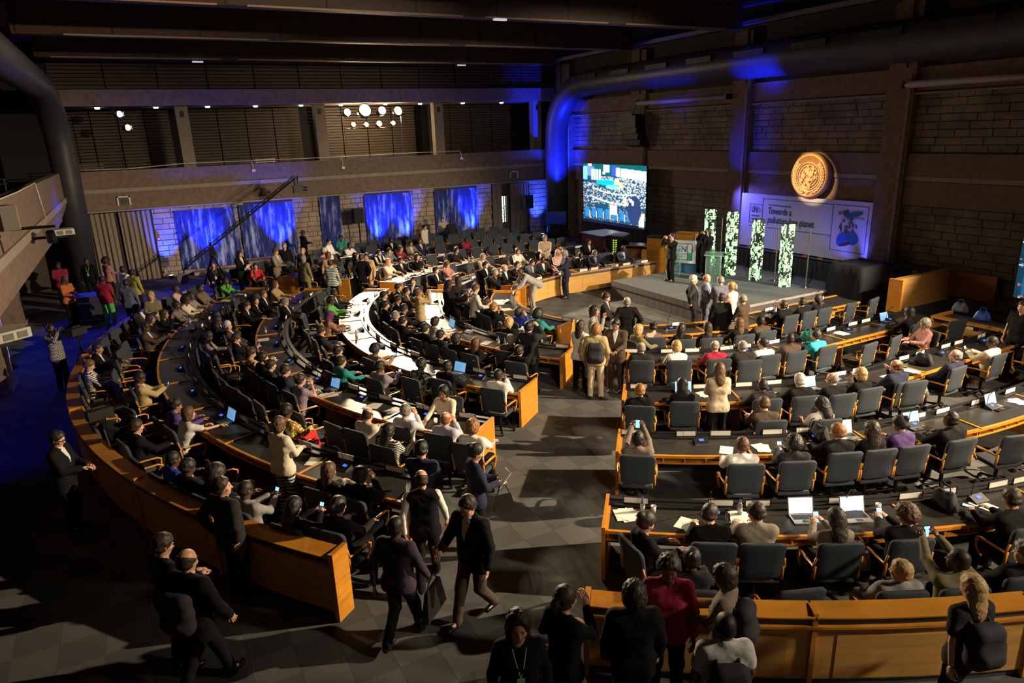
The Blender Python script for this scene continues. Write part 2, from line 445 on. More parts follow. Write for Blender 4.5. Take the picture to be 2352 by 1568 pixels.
(13.71, 32.75, -76, 'F', 5, 15, 0),
(14.45, 32.75, -99, 'F', 5, 16, 0),
(15.18, 32.75, -103, 'F', 5, 17, 0),
(15.91, 32.75, -76, 'F', 5, 18, 0),
(16.65, 32.75, -89, 'F', 5, 19, 0),
(1.7, 8.24, 37, 'L', 5, 0, 1),
(1.26, 8.62, 35, 'L', 5, 1, 1),
(0.77, 9.39, 31, 'L', 5, 2, 1),
(0.39, 10.05, 28, 'L', 5, 3, 1),
(0.13, 10.56, 26, 'L', 5, 4, 1),
(-0.12, 11.08, 24, 'L', 5, 5, 1),
(-0.41, 11.92, 18, 'L', 5, 6, 0),
(-0.6, 12.8, 17, 'L', 5, 7, 1),
(-1.04, 13.87, 13, 'L', 5, 8, 1),
(-1.15, 14.72, 2, 'L', 5, 9, 0),
(-1.27, 15.57, 9, 'L', 5, 10, 0),
(-1.33, 16.43, 12, 'L', 5, 11, 0),
(-1.4, 17.29, 359, 'L', 5, 12, 1),
(-1.33, 18.58, 355, 'L', 5, 13, 1),
(-1.17, 19.45, 350, 'L', 5, 14, 0),
(-1.01, 20.31, 346, 'L', 5, 15, 0),
(-0.8, 21.17, 332, 'L', 5, 16, 0),
(-0.54, 22.0, 353, 'L', 5, 17, 0),
(-0.28, 22.85, 338, 'L', 5, 18, 1),
(0.21, 23.73, 334, 'L', 5, 19, 1),
(0.55, 24.45, 318, 'L', 5, 20, 0),
(0.92, 25.16, 328, 'L', 5, 21, 1),
(1.52, 25.96, 324, 'L', 5, 22, 0),
(4.82, 4.99, 54, 'R', 5, 0, 1),
(5.75, 4.43, 68, 'R', 5, 1, 0),
(6.67, 3.85, 62, 'R', 5, 2, 1),
(7.26, 3.55, 65, 'R', 5, 3, 1),
(8.03, 3.33, 68, 'R', 5, 4, 1),
(2.61, 22.99, 331, 'E', 3, 0, 0),
(2.33, 22.44, 351, 'E', 3, 1, 0),
(2.08, 21.87, 349, 'E', 3, 2, 0),
(1.16, 17.65, 373, 'E', 3, 3, 0),
(1.22, 15.8, 5, 'E', 3, 4, 0),
(1.31, 15.18, 9, 'E', 3, 5, 0),
(1.42, 14.57, 19, 'E', 3, 6, 0),
(1.56, 13.97, 14, 'E', 3, 7, 0),
(1.74, 13.37, 11, 'E', 3, 8, 0),
(-0.55, 19.55, 347, 'E', 4, 0, 0),
(-0.64, 18.94, 342, 'E', 4, 1, 0),
(-0.75, 17.08, -4, 'E', 4, 2, 0),
(-0.73, 16.46, 18, 'E', 4, 3, 0),
(-0.52, 14.61, 25, 'E', 4, 4, 0),
(-0.4, 14.01, 17, 'E', 4, 5, 0),
(10.08, 12.56, 2, 'X', 0, 'person in olive coat, right block, at the first row start', 1),
(9.02, 7.74, 64, 'X', 0, 'person in dark brown jacket, right block, behind the third row', 1),
(9.8, 7.28, 69, 'X', 0, 'person in white blouse, right block, behind the third row', 1),
(2.34, 28.95, 272, 'X', 0, 'person in black sweater and, sitting beside the crane tripod', 1),
(3.74, 28.06, 272, 'X', 0, 'person in bright red jacket, sitting before the blue panel', 1),
(1.83, 12.03, 24, 'X', 0, 'person in yellow floral blouse, left block, behind the fourth row', 1),
(2.93, 11.13, 29, 'X', 0, 'person in white shirt with, left block, behind the fourth row', 1),
(3.12, 10.28, 33, 'X', 0, 'person in black and white, left block, behind the fourth row', 1),
(4.31, 9.62, 39, 'X', 0, 'person in black and white, left block, at the fourth row end', 1),
(4.52, 11.36, 222, 'X', 0, 'person in cream blouse, facing, between left block rows', 1),
(3.55, 20.99, 339, 'X', 0, 'person in black suit, left block, behind the third row', 1),
(3.39, 14.35, 15, 'X', 0, 'person in teal sweater, left block, behind the third row', 1),
(7.88, 14.88, 22, 'X', 0, 'person in black top, left block, behind the first row', 1),
(10.87, 22.39, 298, 'X', 0, 'person in black suit, far block first row left end', 1),
(13.37, 22.53, 272, 'X', 0, 'person in orange top and, far block, behind the first row', 1),
(14.84, 23.49, 270, 'X', 0, 'person in cream shirt, far block, behind the first row', 1),
(12.67, 7.59, 75, 'X', 0, 'tan canvas handbag', 1)]
PEOPLE=[
(10.08, 12.56, 2, 0, 'S1', 0, 'bb', 'blond', 'L', 's', 'olive', 'black', 'person in olive coat, blond bob, right block, at the first row start', ''),
(10.58, 12.61, 56, 0, 'S2', 0, 'bn', 'black', 'L', 's', 'pink', 'black', 'person in pale pink top, right block first row, first from the aisle', ''),
(11.02, 12.12, 63, 0, 'S1', -1, 'lg', 'black', 'M', 's', 'black', 'black', 'person in black top, long black hair, right block first row, second from the aisle', ''),
(11.6, 11.86, 69, 0, 'S1', 0, 'lg', 'dark', 'M', 's', 'black', 'black', 'person in black top, long dark hair, right block first row, third from the aisle', ''),
(12.39, 11.63, 78, 0, 'S1', 0, 'lg', 'brown', 'L', 's', 'black', 'black', 'person in dark top, long brown hair, right block first row, fourth from the aisle', ''),
(13.02, 11.54, 84, 0, 'S1', 0, 'sv', 'black', 'D', 'j', 'brown', 'black', 'person in brown suit, close-cropped head, right block first row, fifth from the aisle', ''),
(14.62, 12.22, 90, 0, 'S3', 0, 'sh', 'dark', 'L', 'j', 'black', 'black', 'person in black suit, short dark hair, right block first row, sixth from the aisle', ''),
(15.32, 12.22, 90, 0, 'S1', -1, 'sh', 'black', 'L', 'j', 'black', 'black', 'person in black suit, short black hair, right block first row, seventh from the aisle', ''),
(15.92, 12.22, 90, 0, 'S1', 1, 'lg', 'dark', 'L', 's', 'black', 'black', 'person in black top, long dark hair, right block first row, eighth from the aisle', ''),
(9.26, 11.43, 53, 0, 'S1', 0, 'bd', 'grey', 'L', 'j', 'charcoal', 'black', 'person in charcoal suit, receding grey hair, right block second row, first from the aisle', ''),
(9.9, 11.0, 59, 0, 'S2', 0, 'bb', 'blond', 'L', 's', 'white', 'black', 'person in white jacket, blond bob, right block second row, second from the aisle', ''),
(10.63, 10.61, 66, 0, 'S1', -1, 'bd', 'grey', 'L', 's', 'crimson', 'black', 'person in crimson jacket, receding grey hair, right block second row, third from the aisle', ''),
(11.08, 10.2, 70, 0, 'S2', 0, 'bd', 'grey', 'L', 'j', 'charcoal', 'black', 'person in charcoal suit, receding grey hair, right block second row, fourth from the aisle', ''),
(11.68, 10.23, 75, 0, 'S1', 1, 'sh', 'black', 'L', 's', 'white', 'black', 'person in white shirt, short black hair, right block second row, fifth from the aisle', ''),
(12.33, 10.08, 80, 0, 'S1', 0, 'sv', 'black', 'D', 'j', 'brown', 'black', 'person in dark brown suit, close-cropped head, right block second row, sixth from the aisle', ''),
(13.16, 9.96, 86, 0, 'S7', 1, 'sh', 'dark', 'L', 's', 'turquoise', 'black', 'person in turquoise jacket, short dark hair, right block second row, seventh from the aisle', ''),
(16.42, 9.95, 90, 0, 'S1', 0, 'sc', 'black', 'M', 's', 'black', 'black', 'person in black hooded coat, black headscarf, right block second row, eleventh from the aisle', ''),
(7.62, 9.42, 52, 0, 'S3', 0, 'sh', 'ginger', 'L', 'j', 'black', 'black', 'person in black suit, short ginger hair, right block third row, first from the aisle', ''),
(8.41, 9.15, 57, 0, 'S2', 0, 'sc', 'black', 'D', 's', 'black', 'black', 'person in black top, black headscarf, right block third row, second from the aisle', ''),
(9.71, 8.45, 66, 0, 'S1', 0, 'sv', 'black', 'D', 's', 'charcoal', 'black', 'person in dark grey coat, close-cropped head, right block third row, third from the aisle', ''),
(10.38, 8.18, 70, 0, 'S1', 0, 'sh', 'white', 'L', 's', 'black', 'black', 'person in black hooded jacket, short white hair, right block third row, fourth from the aisle', ''),
(11.0, 7.89, 74, 0, 'S2', 1, 'bd', 'grey', 'L', 'j', 'black', 'black', 'person in black suit, receding grey hair, right block third row, fifth from the aisle', ''),
(11.66, 7.82, 78, 0, 'S3', 0, 'bb', 'blond', 'L', 'd', 'black', 'black', 'person in black dress, blond bob, right block third row, sixth from the aisle', ''),
(12.51, 7.68, 83, 0, 'S3', 1, 'bd', 'brown', 'L', 'j', 'navy', 'black', 'person in navy suit, receding brown hair, right block third row, seventh from the aisle', ''),
(14.03, 7.62, 90, 0, 'S0', 1, 'bd', 'grey', 'L', 'j', 'navy', 'black', 'person in navy suit, receding grey hair, right block third row, eighth from the aisle', ''),
(15.51, 7.62, 90, 0, 'S4', 1, 'sv', 'black', 'D', 's', 'cream', 'black', 'person in cream embroidered shirt, close-cropped head, right block third row, ninth from the aisle', ''),
(15.85, 9.25, 152, 0, 'S6', 0, 'bb', 'grey', 'L', 's', 'rose', 'black', 'person in grey and rose jacket, grey bob, right block second row, tenth from the aisle', ''),
(9.02, 7.74, 64, 0, 'S2', 0, 'sh', 'brown', 'L', 's', 'brown', 'black', 'person in dark brown jacket, short brown hair, right block, behind the third row', ''),
(9.8, 7.28, 69, 0, 'S6', 1, 'cl', 'black', 'M', 't', 'white', 'black', 'person in white blouse, long curly black hair, right block, behind the third row', ''),
(6.34, 7.87, 52, 0, 'S5', 0, 'sh', 'black', 'D', 's', 'tweed', 'black', 'person in brown tweed jacket, short black hair, right block fourth row, first from the aisle', ''),
(7.49, 6.81, 59, 0, 'S1', 0, 'sh', 'brown', 'M', 's', 'white', 'black', 'person in white shirt, short brown hair, right block fourth row, second from the aisle', ''),
(8.18, 6.48, 63, 0, 'S4', 0, 'cu', 'black', 'D', 's', 'charcoal', 'black', 'person in dark grey top, curly black hair, right block fourth row, third from the aisle', ''),
(8.99, 6.31, 67, 0, 'S1', 1, 'sh', 'ginger', 'L', 'j', 'black', 'black', 'person in black suit, short ginger hair, right block fourth row, fourth from the aisle', ''),
(9.51, 6.1, 70, 0, 'S1', 0, 'cl', 'dark', 'L', 's', 'black', 'black', 'person in black cardigan, long curly dark hair, right block fourth row, fifth from the aisle', ''),
(10.04, 5.92, 72, 0, 'S2', 1, 'bn', 'black', 'M', 's', 'purple', 'black', 'person in purple patterned blouse, right block fourth row, sixth from the aisle', ''),
(10.84, 5.67, 76, 0, 'S1', 0, 'sh', 'black', 'D', 'j', 'black', 'black', 'person in black suit, short black hair, right block fourth row, seventh from the aisle', ''),
(4.9, 5.8, 352, 0, 'S6', 0, 'bn', 'dark', 'L', 's', 'black', 'black', 'person in black top, dark hair tied up, right block fifth row, first from the aisle', ''),
(5.64, 5.54, 56, 0, 'S2', -1, 'sh', 'dark', 'L', 's', 'black', 'black', 'person in black pleated top, short dark hair, right block fifth row, second from the aisle', ''),
(6.11, 5.23, 58, 0, 'S2', 1, 'sh', 'dark', 'L', 'j', 'taupe', 'black', 'person in taupe suit, short dark hair, right block fifth row, third from the aisle', ''),
(6.89, 4.77, 62, 0, 'S4', 0, 'lg', 'dark', 'L', 's', 'taupe', 'black', 'person in grey top, long dark hair, right block fifth row, fourth from the aisle', ''),
(7.66, 4.39, 65, 0, 'S4', 1, 'cu', 'brown', 'L', 's', 'black', 'black', 'person in black jacket, curly brown hair, right block fifth row, fifth from the aisle', ''),
(9.09, 3.81, 71, 0, 'S2', 0, 'sh', 'dark', 'M', 's', 'black', 'black', 'person in black jacket, short dark hair, right block fifth row, sixth from the aisle', ''),
(6.67, 3.85, 62, 0, 'S0', 1, 'sh', 'blond', 'L', 'j', 'grey', 'black', 'person in grey suit, short blond hair, right block back row, third from the aisle', ''),
(7.26, 3.55, 65, 0, 'S5', 1, 'sv', 'black', 'D', 's', 'olive', 'black', 'person in olive knitted vest, close-cropped head, right block back row, fourth from the aisle', ''),
(8.03, 3.33, 68, 0, 'S0', 1, 'cu', 'grey', 'L', 'j', 'black', 'black', 'person in black suit, curly grey hair, right block back row, fifth from the aisle', ''),
(4.82, 4.99, 54, 0, 'S1', 0, 'bn', 'black', 'D', 's', 'charcoal', 'black', 'person in dark grey top, right block back row, first from the aisle', ''),
(8.84, 8.69, 62, 0, 'T1', 0, 'lg', 'brown', 'L', 's', 'beige', 'black', 'person in beige jacket, long brown hair, standing between right block rows', ''),
(3.54, 4.4, 62, 0, 'T0', 0, 'cu', 'dark', 'L', 'j', 'black', 'black', 'person in dark blue suit, curly dark hair, standing behind the right parapet end', ''),
(4.08, 4.53, 232, 0, 'T0', 0, 'cu', 'dark', 'D', 's', 'crimson', 'black', 'person in dark red jacket, curly dark hair, facing the camera beside the right parapet', ''),
(4.51, 4.19, 122, 0, 'T1', 0, 'bb', 'dark', 'M', 's', 'tweed', 'black', 'person in patterned top and black backpack, dark bob, leaning at the right parapet', 'backpack'),
(3.99, 3.68, 62, 0, 'T0', 0, 'sv', 'black', 'D', 't', 'palegrey', 'black', 'person in pale grey t-shirt and black rucksack, at the bottom edge before the right parapet', 'backpack'),
(6.32, 2.84, 72, 0, 'T2', 0, 'lg', 'blond', 'L', 't', 'charcoal', 'black', 'person in grey off-shoulder top, long blond hair, at the bottom right corner', 'backpack'),
(2.37, 4.55, 247, 0, 'T0', 0, 'cl', 'dark', 'L', 's', 'black', 'black', 'person in black top and green lanyard, facing the camera at bottom centre', 'lanyard'),
(2.92, 4.65, 12, 0, 'T6', 0, 'pt', 'dark', 'L', 's', 'black', 'black', 'person in black sweater, dark ponytail, beside the right parapet end, bottom centre', ''),
(-0.16, 7.2, 42, 0, 'T2', 0, 'bd', 'dark', 'L', 'j', 'black', 'black', 'person in black suit with black backpack, receding dark hair, at the bottom left', 'backpack'),
(-0.36, 7.7, 22, 0, 'T1', 0, 'sh', 'dark', 'L', 's', 'black', 'black', 'person in black jacket, short dark hair, behind the bald person at bottom left', ''),
(0.41, 8.79, 32, 0, 'T5', -1, 'sh', 'dark', 'L', 'j', 'charcoal', 'black', 'person in charcoal suit, short dark hair, standing before the left parapet', ''),
(-1.65, 11.93, 342, 0, 'T1', 0, 'sh', 'black', 'L', 'j', 'black', 'black', 'person in black suit and glasses, short black hair, standing alone at the far left', 'glasses,phone'),
(1.99, 6.78, 42, 0, 'T2', 0, 'sv', 'black', 'D', 's', 'plum', 'black', 'person in dark plum coat, close-cropped head, walking past the left parapet end', 'bag,lanyard'),
(2.67, 7.68, 67, 0, 'T2', 0, 'bd', 'dark', 'L', 'v', 'white', 'black', 'person in black waistcoat over white shirt, receding dark hair, walking up the central aisle', ''),
(2.92, 6.73, 207, 0, 'T7', 0, 'sh', 'dark', 'L', 'j', 'black', 'brown', 'person in black jacket over blue sweater, walking to the camera in the central aisle', 'glasses,cup'),
(3.59, 8.01, 352, 0, 'T1', 0, 'bn', 'black', 'L', 's', 'navy', 'black', 'person in loose dark top, black hair tied up, standing in the central aisle', 'papers,handbag'),
(2.99, 8.51, 47, 0, 'T1', 0, 'sh', 'black', 'L', 's', 'navy', 'black', 'person in navy sweater, short black hair, standing behind the waistcoated person', ''),
(8.43, 12.6, 32, 0, 'T1', 0, 'lg', 'dark', 'L', 's', 'white', 'black', 'person in white jacket, long dark hair, standing in the central group', ''),
(8.47, 12.04, 52, 0, 'T0', 0, 'cu', 'ginger', 'L', 's', 'khaki', 'beige', 'person in khaki coat with black backpack, standing in the central group, back to camera', 'backpack'),
(9.04, 12.07, 222, 0, 'T1', 0, 'sh', 'black', 'M', 'j', 'brown', 'black', 'person in brown suit, short black hair, in the central group, facing the camera', ''),
(9.33, 13.35, 317, 0, 'T6', 0, 'lg', 'black', 'M', 's', 'grey', 'black', 'person in grey top, long black hair, talking in the central group', ''),
(10.44, 14.4, 317, 0, 'T1', 0, 'sh', 'dark', 'L', 'j', 'charcoal', 'black', 'person in charcoal suit with red tie, short dark hair, standing on the open floor', 'tie'),
(10.56, 13.65, 57, 0, 'T5', 0, 'bd', 'grey', 'L', 'j', 'black', 'black', 'person in black suit, receding grey hair, standing on the open floor, back to camera', ''),
(13.17, 20.61, 172, 0, 'T1', 0, 'bb', 'grey', 'L', 's', 'navy', 'navy', 'person in navy jacket holding papers, grey bob, before the far block front desk', 'papers'),
(7.4, 13.1, 32, 0, 'T3', 0, 'sh', 'black', 'L', 'j', 'charcoal', 'black', 'person in dark suit, short black hair, standing among the left block rows', ''),
(13.81, 14.72, 322, 0, 'T5', 0, 'sh', 'white', 'L', 'j', 'charcoal', 'black', 'person in dark grey suit, short white hair, first from left before the stage', ''),
(14.24, 14.7, 302, 0, 'T1', 0, 'bd', 'ginger', 'L', 'j', 'slate', 'black', 'person in slate blue suit, receding ginger hair, second from left before the stage', ''),
(14.21, 14.11, 72, 0, 'T1', 0, 'sh', 'grey', 'L', 'j', 'slate', 'black', 'person in slate grey suit, short grey hair, back to camera before the stage', ''),
(13.93, 13.4, 102, 0, 'T1', 0, 'pt', 'blond', 'L', 's', 'pink', 'black', 'person in pale pink blouse, blond ponytail, before the stage', ''),
(12.86, 12.72, 62, 0, 'T0', 0, 'sh', 'dark', 'L', 'j', 'black', 'black', 'person in black suit, short dark hair, nearest of the group before the stage', ''),
(13.15, 12.26, 102, 0, 'T1', 0, 'sh', 'grey', 'L', 's', 'brown', 'black', 'person in brown leather jacket, short grey hair, rightmost of the group before the stage', ''),
(16.29, 18.6, 172, 0.55, 'T3', 0, 'sh', 'black', 'L', 's', 'black', 'black', 'person in black jacket taking a photo, short black hair, behind the clear lectern on stage', 'camera'),
(17.91, 18.56, 187, 0.55, 'T3', 0, 'lg', 'black', 'L', 'j', 'black', 'black', 'person in black jacket over white shirt with camera, long black hair, standing on the stage', 'camera'),
(11.43, 20.03, 172, 0, 'T4', 0, 'sh', 'dark', 'D', 'j', 'grey', 'black', 'person in grey suit, short dark hair, bending over the far front desk end', ''),
(8.86, 15.22, 22, 0, 'S1', 0, 'af', 'black', 'D', 's', 'teal', 'black', 'person in blue-green printed top, round afro hair, left block first row, first from the aisle', ''),
(-2.86, 30.46, 272, 0, 'T1', 0, 'sh', 'black', 'D', 't', 'crimson', 'black', 'person in red t-shirt, short black hair, under the left gallery', ''),
(-2.45, 27.18, 312, 0, 'T1', 0, 'sc', 'brown', 'D', 's', 'orange', 'black', 'person in orange-brown top, brown headscarf, crouching under the left gallery', ''),
(-1.95, 30.86, 252, 0, 'T0', 0, 'sh', 'black', 'D', 's', 'black', 'black', 'person in black top with lanyard, short black hair, by the duct at far left', 'lanyard'),
(-1.32, 30.7, 32, 0, 'T1', 0, 'af', 'black', 'D', 's', 'rose', 'black', 'person in rose pink shirt, round afro hair, before the left curtain', ''),
(-1.32, 26.3, 62, 0, 'T0', 0, 'sv', 'black', 'D', 't', 'crimson', 'green', 'person in red top and green trousers, close-cropped head, before the left curtain, nearer the camera', ''),
(-0.71, 28.01, 32, 0, 'T0', 0, 'sh', 'black', 'D', 's', 'white', 'black', 'person in white shirt, short black hair, before the left curtain', ''),
(-0.43, 27.29, 42, 0, 'T0', 0, 'sv', 'black', 'D', 'str', 'yellow', 'black', 'person in yellow and black striped shirt, close-cropped head, before the left curtain', ''),
(-0.63, 25.09, 62, 0, 'T0', 0, 'sv', 'black', 'D', 's', 'slate', 'black', 'person in blue-grey coat, close-cropped head, at far left behind the left block', ''),
(-2.29, 19.82, 322, 0, 'T3', 0, 'sv', 'black', 'D', 'chk', 'grey', 'black', 'person in grey plaid shirt with headphones, close-cropped head, operating a camera at the left', 'headphones'),
(-0.01, 22.29, 272, 0, 'T1', 0, 'lg', 'blond', 'L', 's', 'olive', 'tan', 'person in olive jacket and red scarf, standing at the left block back row', 'papers'),
(3.28, 28.53, 302, 0, 'T1', 0, 'lg', 'dark', 'L', 'j', 'black', 'black', 'person in black blazer over white blouse, long dark hair, standing before the blue panel', 'papers'),
(2.34, 28.95, 272, 0, 'S0', 0, 'bb', 'dark', 'L', 's', 'black', 'black', 'person in black sweater and white lanyard, dark bob, sitting beside the crane tripod', 'lanyard'),
(3.74, 28.06, 272, 0, 'S1', 0, 'lg', 'dark', 'L', 's', 'red', 'black', 'person in bright red jacket, long dark hair, sitting before the blue panel', ''),
(0.92, 25.16, 328, 0, 'S0', 1, 'sv', 'black', 'D', 's', 'rosewhite', 'black', 'person in pinkish white shirt, close-cropped head, left block back row, twenty-second from the aisle', ''),
(1.61, 24.52, 328, 0, 'S0', 0, 'sv', 'black', 'D', 's', 'tweed', 'black', 'person in patterned grey shirt, close-cropped head, left block fifth row, fourteenth from the aisle', ''),
(1.1, 23.64, 333, 0, 'S1', 0, 'lg', 'black', 'D', 's', 'grey', 'black', 'person in grey cardigan, long black hair, left block fifth row, thirteenth from the aisle', ''),
(2.34, 25.6, 323, 0, 'S3', 0, 'sh', 'black', 'D', 's', 'green', 'black', 'person in bright green shirt, short black hair, left block fifth row, fifteenth from the aisle', ''),
(0.21, 23.73, 334, 0, 'S0', 0, 'sv', 'black', 'D', 's', 'charcoal', 'black', 'person in dark striped top, close-cropped head, left block back row, twentieth from the aisle', ''),
(-0.28, 22.85, 338, 0, 'S0', 0, 'lg', 'black', 'M', 's', 'white', 'black', 'person in white blouse, long black hair, left block back row, nineteenth from the aisle', ''),
(-0.12, 21.03, 344, 0, 'S1', 0, 'lg', 'dark', 'M', 's', 'black', 'black', 'person in black top, long dark hair, left block fifth row, ninth from the aisle', ''),
(0.22, 21.53, 342, 0, 'S3', 0, 'lg', 'dark', 'M', 's', 'black', 'black', 'person in black cardigan, long dark hair, left block fifth row, tenth from the aisle', ''),
(0.62, 22.61, 337, 0, 'S1', 0, 'sh', 'black', 'D', 'chk', 'grey', 'black', 'person in black and white checked dress, left block fifth row, eleventh from the aisle', ''),
(0.85, 23.13, 335, 0, 'S2', 0, 'af', 'black', 'D', 's', 'cream', 'black', 'person in cream blouse, round afro hair, left block fifth row, twelfth from the aisle', ''),
(-0.18, 20.04, 348, 0, 'S4', 0, 'sv', 'black', 'D', 'j', 'brown', 'black', 'person in brown jacket over cream shirt, left block fifth row, eighth from the aisle', ''),
(1.5, 20.3, 345, 0, 'S1', 0, 'sh', 'black', 'D', 'j', 'black', 'black', 'person in black suit, short black hair, left block fourth row, fifteenth from the aisle', ''),
(1.37, 19.72, 348, 0, 'S2', 0, 'sh', 'black', 'D', 's', 'black', 'black', 'person in black jacket, short black hair, left block fourth row, fourteenth from the aisle', ''),
(1.15, 18.31, 355, 0, 'S6', 0, 'sh', 'black', 'D', 's', 'taupe', 'black', 'person in taupe cardigan, short black hair, left block fourth row, twelfth from the aisle', ''),
(1.81, 19.04, 351, 0, 'S0', -1, 'sh', 'white', 'L', 'j', 'brown', 'black', 'person in brown suit, short white hair, left block fourth row, thirteenth from the aisle', ''),
(2.35, 21.3, 340, 0, 'S2', 0, 'sh', 'dark', 'L', 'j', 'black', 'black', 'person in black suit, short dark hair, left block fourth row, sixteenth from the aisle', ''),
(1.75, 17.68, 357, 0, 'S4', 0, 'sh', 'dark', 'L', 'j', 'black', 'black', 'person in black suit, short dark hair, left block fourth row, eleventh from the aisle', ''),
(-1.33, 18.58, 355, 0, 'S1', 0, 'sv', 'black', 'M', 'j', 'black', 'black', 'person in black jacket, close-cropped head, left block back row, fourteenth from the aisle', ''),
(-1.4, 17.29, 359, 0, 'S6', 0, 'bn', 'brown', 'L', 'str', 'black', 'black', 'person in black and white striped top, left block back row, thirteenth from the aisle', ''),
(-0.41, 15.71, 6, 0, 'S4', 0, 'sh', 'black', 'D', 'j', 'khaki', 'black', 'person in brown tan jacket, short black hair, left block fifth row, sixth from the aisle', ''),
(-1.04, 13.87, 13, 0, 'S4', 0, 'lg', 'brown', 'L', 's', 'black', 'black', 'person in black sweater, long brown hair, left block back row, ninth from the aisle', ''),
(-0.6, 12.8, 17, 0, 'S1', 0, 'sh', 'dark', 'L', 'j', 'black', 'black', 'person in black suit, short dark hair, left block back row, eighth from the aisle', ''),
(-0.02, 13.56, 15, 0, 'S2', 0, 'bn', 'black', 'M', 's', 'indigo', 'black', 'person in indigo cardigan, black hair tied up, left block fifth row, fifth from the aisle', ''),
(0.14, 13.02, 17, 0, 'S7', 0, 'lg', 'brown', 'L', 't', 'palegrey', 'black', 'person in grey t-shirt, arm stretched out, left block fifth row, fourth from the aisle', ''),
(-0.12, 11.08, 24, 0, 'S1', 0, 'sv', 'black', 'D', 's', 'blue', 'black', 'person in blue shirt, close-cropped head, left block back row, sixth from the aisle', ''),
(0.13, 10.56, 26, 0, 'S4', 0, 'sh', 'black', 'D', 'j', 'black', 'black', 'person in black suit, short black hair, left block back row, fifth from the aisle', ''),
(0.39, 10.05, 28, 0, 'S1', 0, 'af', 'black', 'D', 'j', 'black', 'black', 'person in black suit with white collar, left block back row, fourth from the aisle', ''),
(0.77, 9.39, 31, 0, 'S4', 0, 'sv', 'black', 'D', 's', 'grey', 'black', 'person in light grey shirt, close-cropped head, left block back row, third from the aisle', ''),
(2.35, 13.66, 17, 0, 'S3', 0, 'bn', 'dark', 'L', 't', 'mauve', 'black', 'person in grey satin dress, left block fourth row, fifth from the aisle', ''),
(1.83, 12.03, 24, 0, 'S6', 0, 'sh', 'black', 'D', 'flo', 'yellow', 'red', 'person in yellow floral blouse, short black hair, left block, behind the fourth row', ''),
(1.4, 10.51, 32, 0, 'T1', 0, 'bb', 'brown', 'L', 's', 'cream', 'zigzag', 'person in cream jacket and zigzag trousers, brown bob, standing in the left block', ''),
(2.93, 11.13, 29, 0, 'S2', 0, 'bd', 'dark', 'L', 's', 'cream', 'black', 'person in white shirt with draped sweater, receding dark hair, left block, behind the fourth row', ''),
(3.12, 10.28, 33, 0, 'S6', 0, 'lg', 'black', 'M', 'str', 'black', 'black', 'person in black and white striped blouse, long black hair, left block, behind the fourth row', ''),
(3.6, 10.92, 32, 0, 'S3', 0, 'sh', 'grey', 'L', 's', 'silver', 'black', 'person in pale silver shirt, short grey hair, left block fourth row, second from the aisle', ''),
(4.07, 10.22, 36, 0, 'S3', 0, 'bd', 'ginger', 'L', 's', 'bluewhite', 'black', 'person in pale striped shirt, receding ginger hair, left block fourth row, first from the aisle', ''),
(1.86, 9.38, 33, 0, 'S1', 0, 'lg', 'brown', 'L', 's', 'charcoal', 'black', 'person in dark patterned top, long brown hair, left block fifth row, second from the aisle', ''),
(2.18, 8.91, 36, 0, 'S3', 0, 'sh', 'black', 'D', 's', 'black', 'black', 'person in black suit, short black hair, left block fifth row, first from the aisle', ''),
(4.31, 9.62, 39, 0, 'S1', 0, 'cu', 'ginger', 'L', 't', 'white', 'black', 'person in black and white sleeveless top, left block, at the fourth row end', ''),
(4.52, 11.36, 222, 0, 'S1', 0, 'bb', 'black', 'M', 's', 'cream', 'black', 'person in cream blouse, facing the camera, black bob, between left block rows', ''),
(1.26, 8.62, 35, 0, 'S4', 0, 'lg', 'black', 'L', 's', 'black', 'black', 'person in black sweater, long black hair, left block back row, second from the aisle', ''),
(1.7, 8.24, 37, 0, 'S1', 0, 'pt', 'black', 'M', 's', 'charcoal', 'black', 'person in dark grey sweater, black ponytail, left block back row, first from the aisle', ''),
(4.04, 13.46, 21, 0, 'S4', 0, 'sv', 'black', 'D', 's', 'mauve', 'black', 'person in mauve and white printed shirt, left block third row, fourth from the aisle', ''),
(3.68, 23.62, 327, 0, 'S1', 0, 'bb', 'brown', 'L', 's', 'khaki', 'black', 'person in tan blouse, brown bob, left block fourth row, nineteenth from the aisle', ''),
(3.13, 22.6, 333, 0, 'S1', 0, 'sh', 'brown', 'L', 'j', 'black', 'black', 'person in dark suit, short brown hair, left block fourth row, eighteenth from the aisle', ''),
(2.76, 21.75, 337, 0, 'S1', -1, 'sh', 'dark', 'L', 'j', 'black', 'black', 'person in black suit, short dark hair, left block fourth row, seventeenth from the aisle', ''),
(3.55, 20.99, 339, 0, 'S6', 0, 'sh', 'grey', 'L', 'j', 'black', 'black', 'person in black suit, short grey hair, left block, behind the third row', ''),
(1.87, 16.12, 5, 0, 'S4', 0, 'bn', 'dark', 'L', 's', 'tan', 'black', 'person in tan sweater, dark hair tied up, left block fourth row, ninth from the aisle', ''),
(1.93, 15.52, 8, 0, 'S3', 0, 'sh', 'black', 'L', 's', 'black', 'black', 'person in black jacket, short black hair, left block fourth row, eighth from the aisle', ''),
(2.02, 14.97, 11, 0, 'S1', 0, 'bn', 'black', 'L', 's', 'navy', 'black', 'person in dark blue top with teal hairband, left block fourth row, seventh from the aisle', ''),
(2.14, 14.42, 13, 0, 'S2', 0, 'sh', 'dark', 'L', 's', 'navy', 'black', 'person in dark navy jacket, short dark hair, left block fourth row, sixth from the aisle', ''),
(3.54, 15.2, 11, 0, 'S1', 0, 'sh', 'black', 'L', 'j', 'black', 'black', 'person in black suit, short black hair, left block third row, sixth from the aisle', ''),
(3.39, 14.35, 15, 0, 'S1', 0, 'sh', 'dark', 'L', 's', 'teal', 'black', 'person in teal sweater, short dark hair, left block, behind the third row', ''),
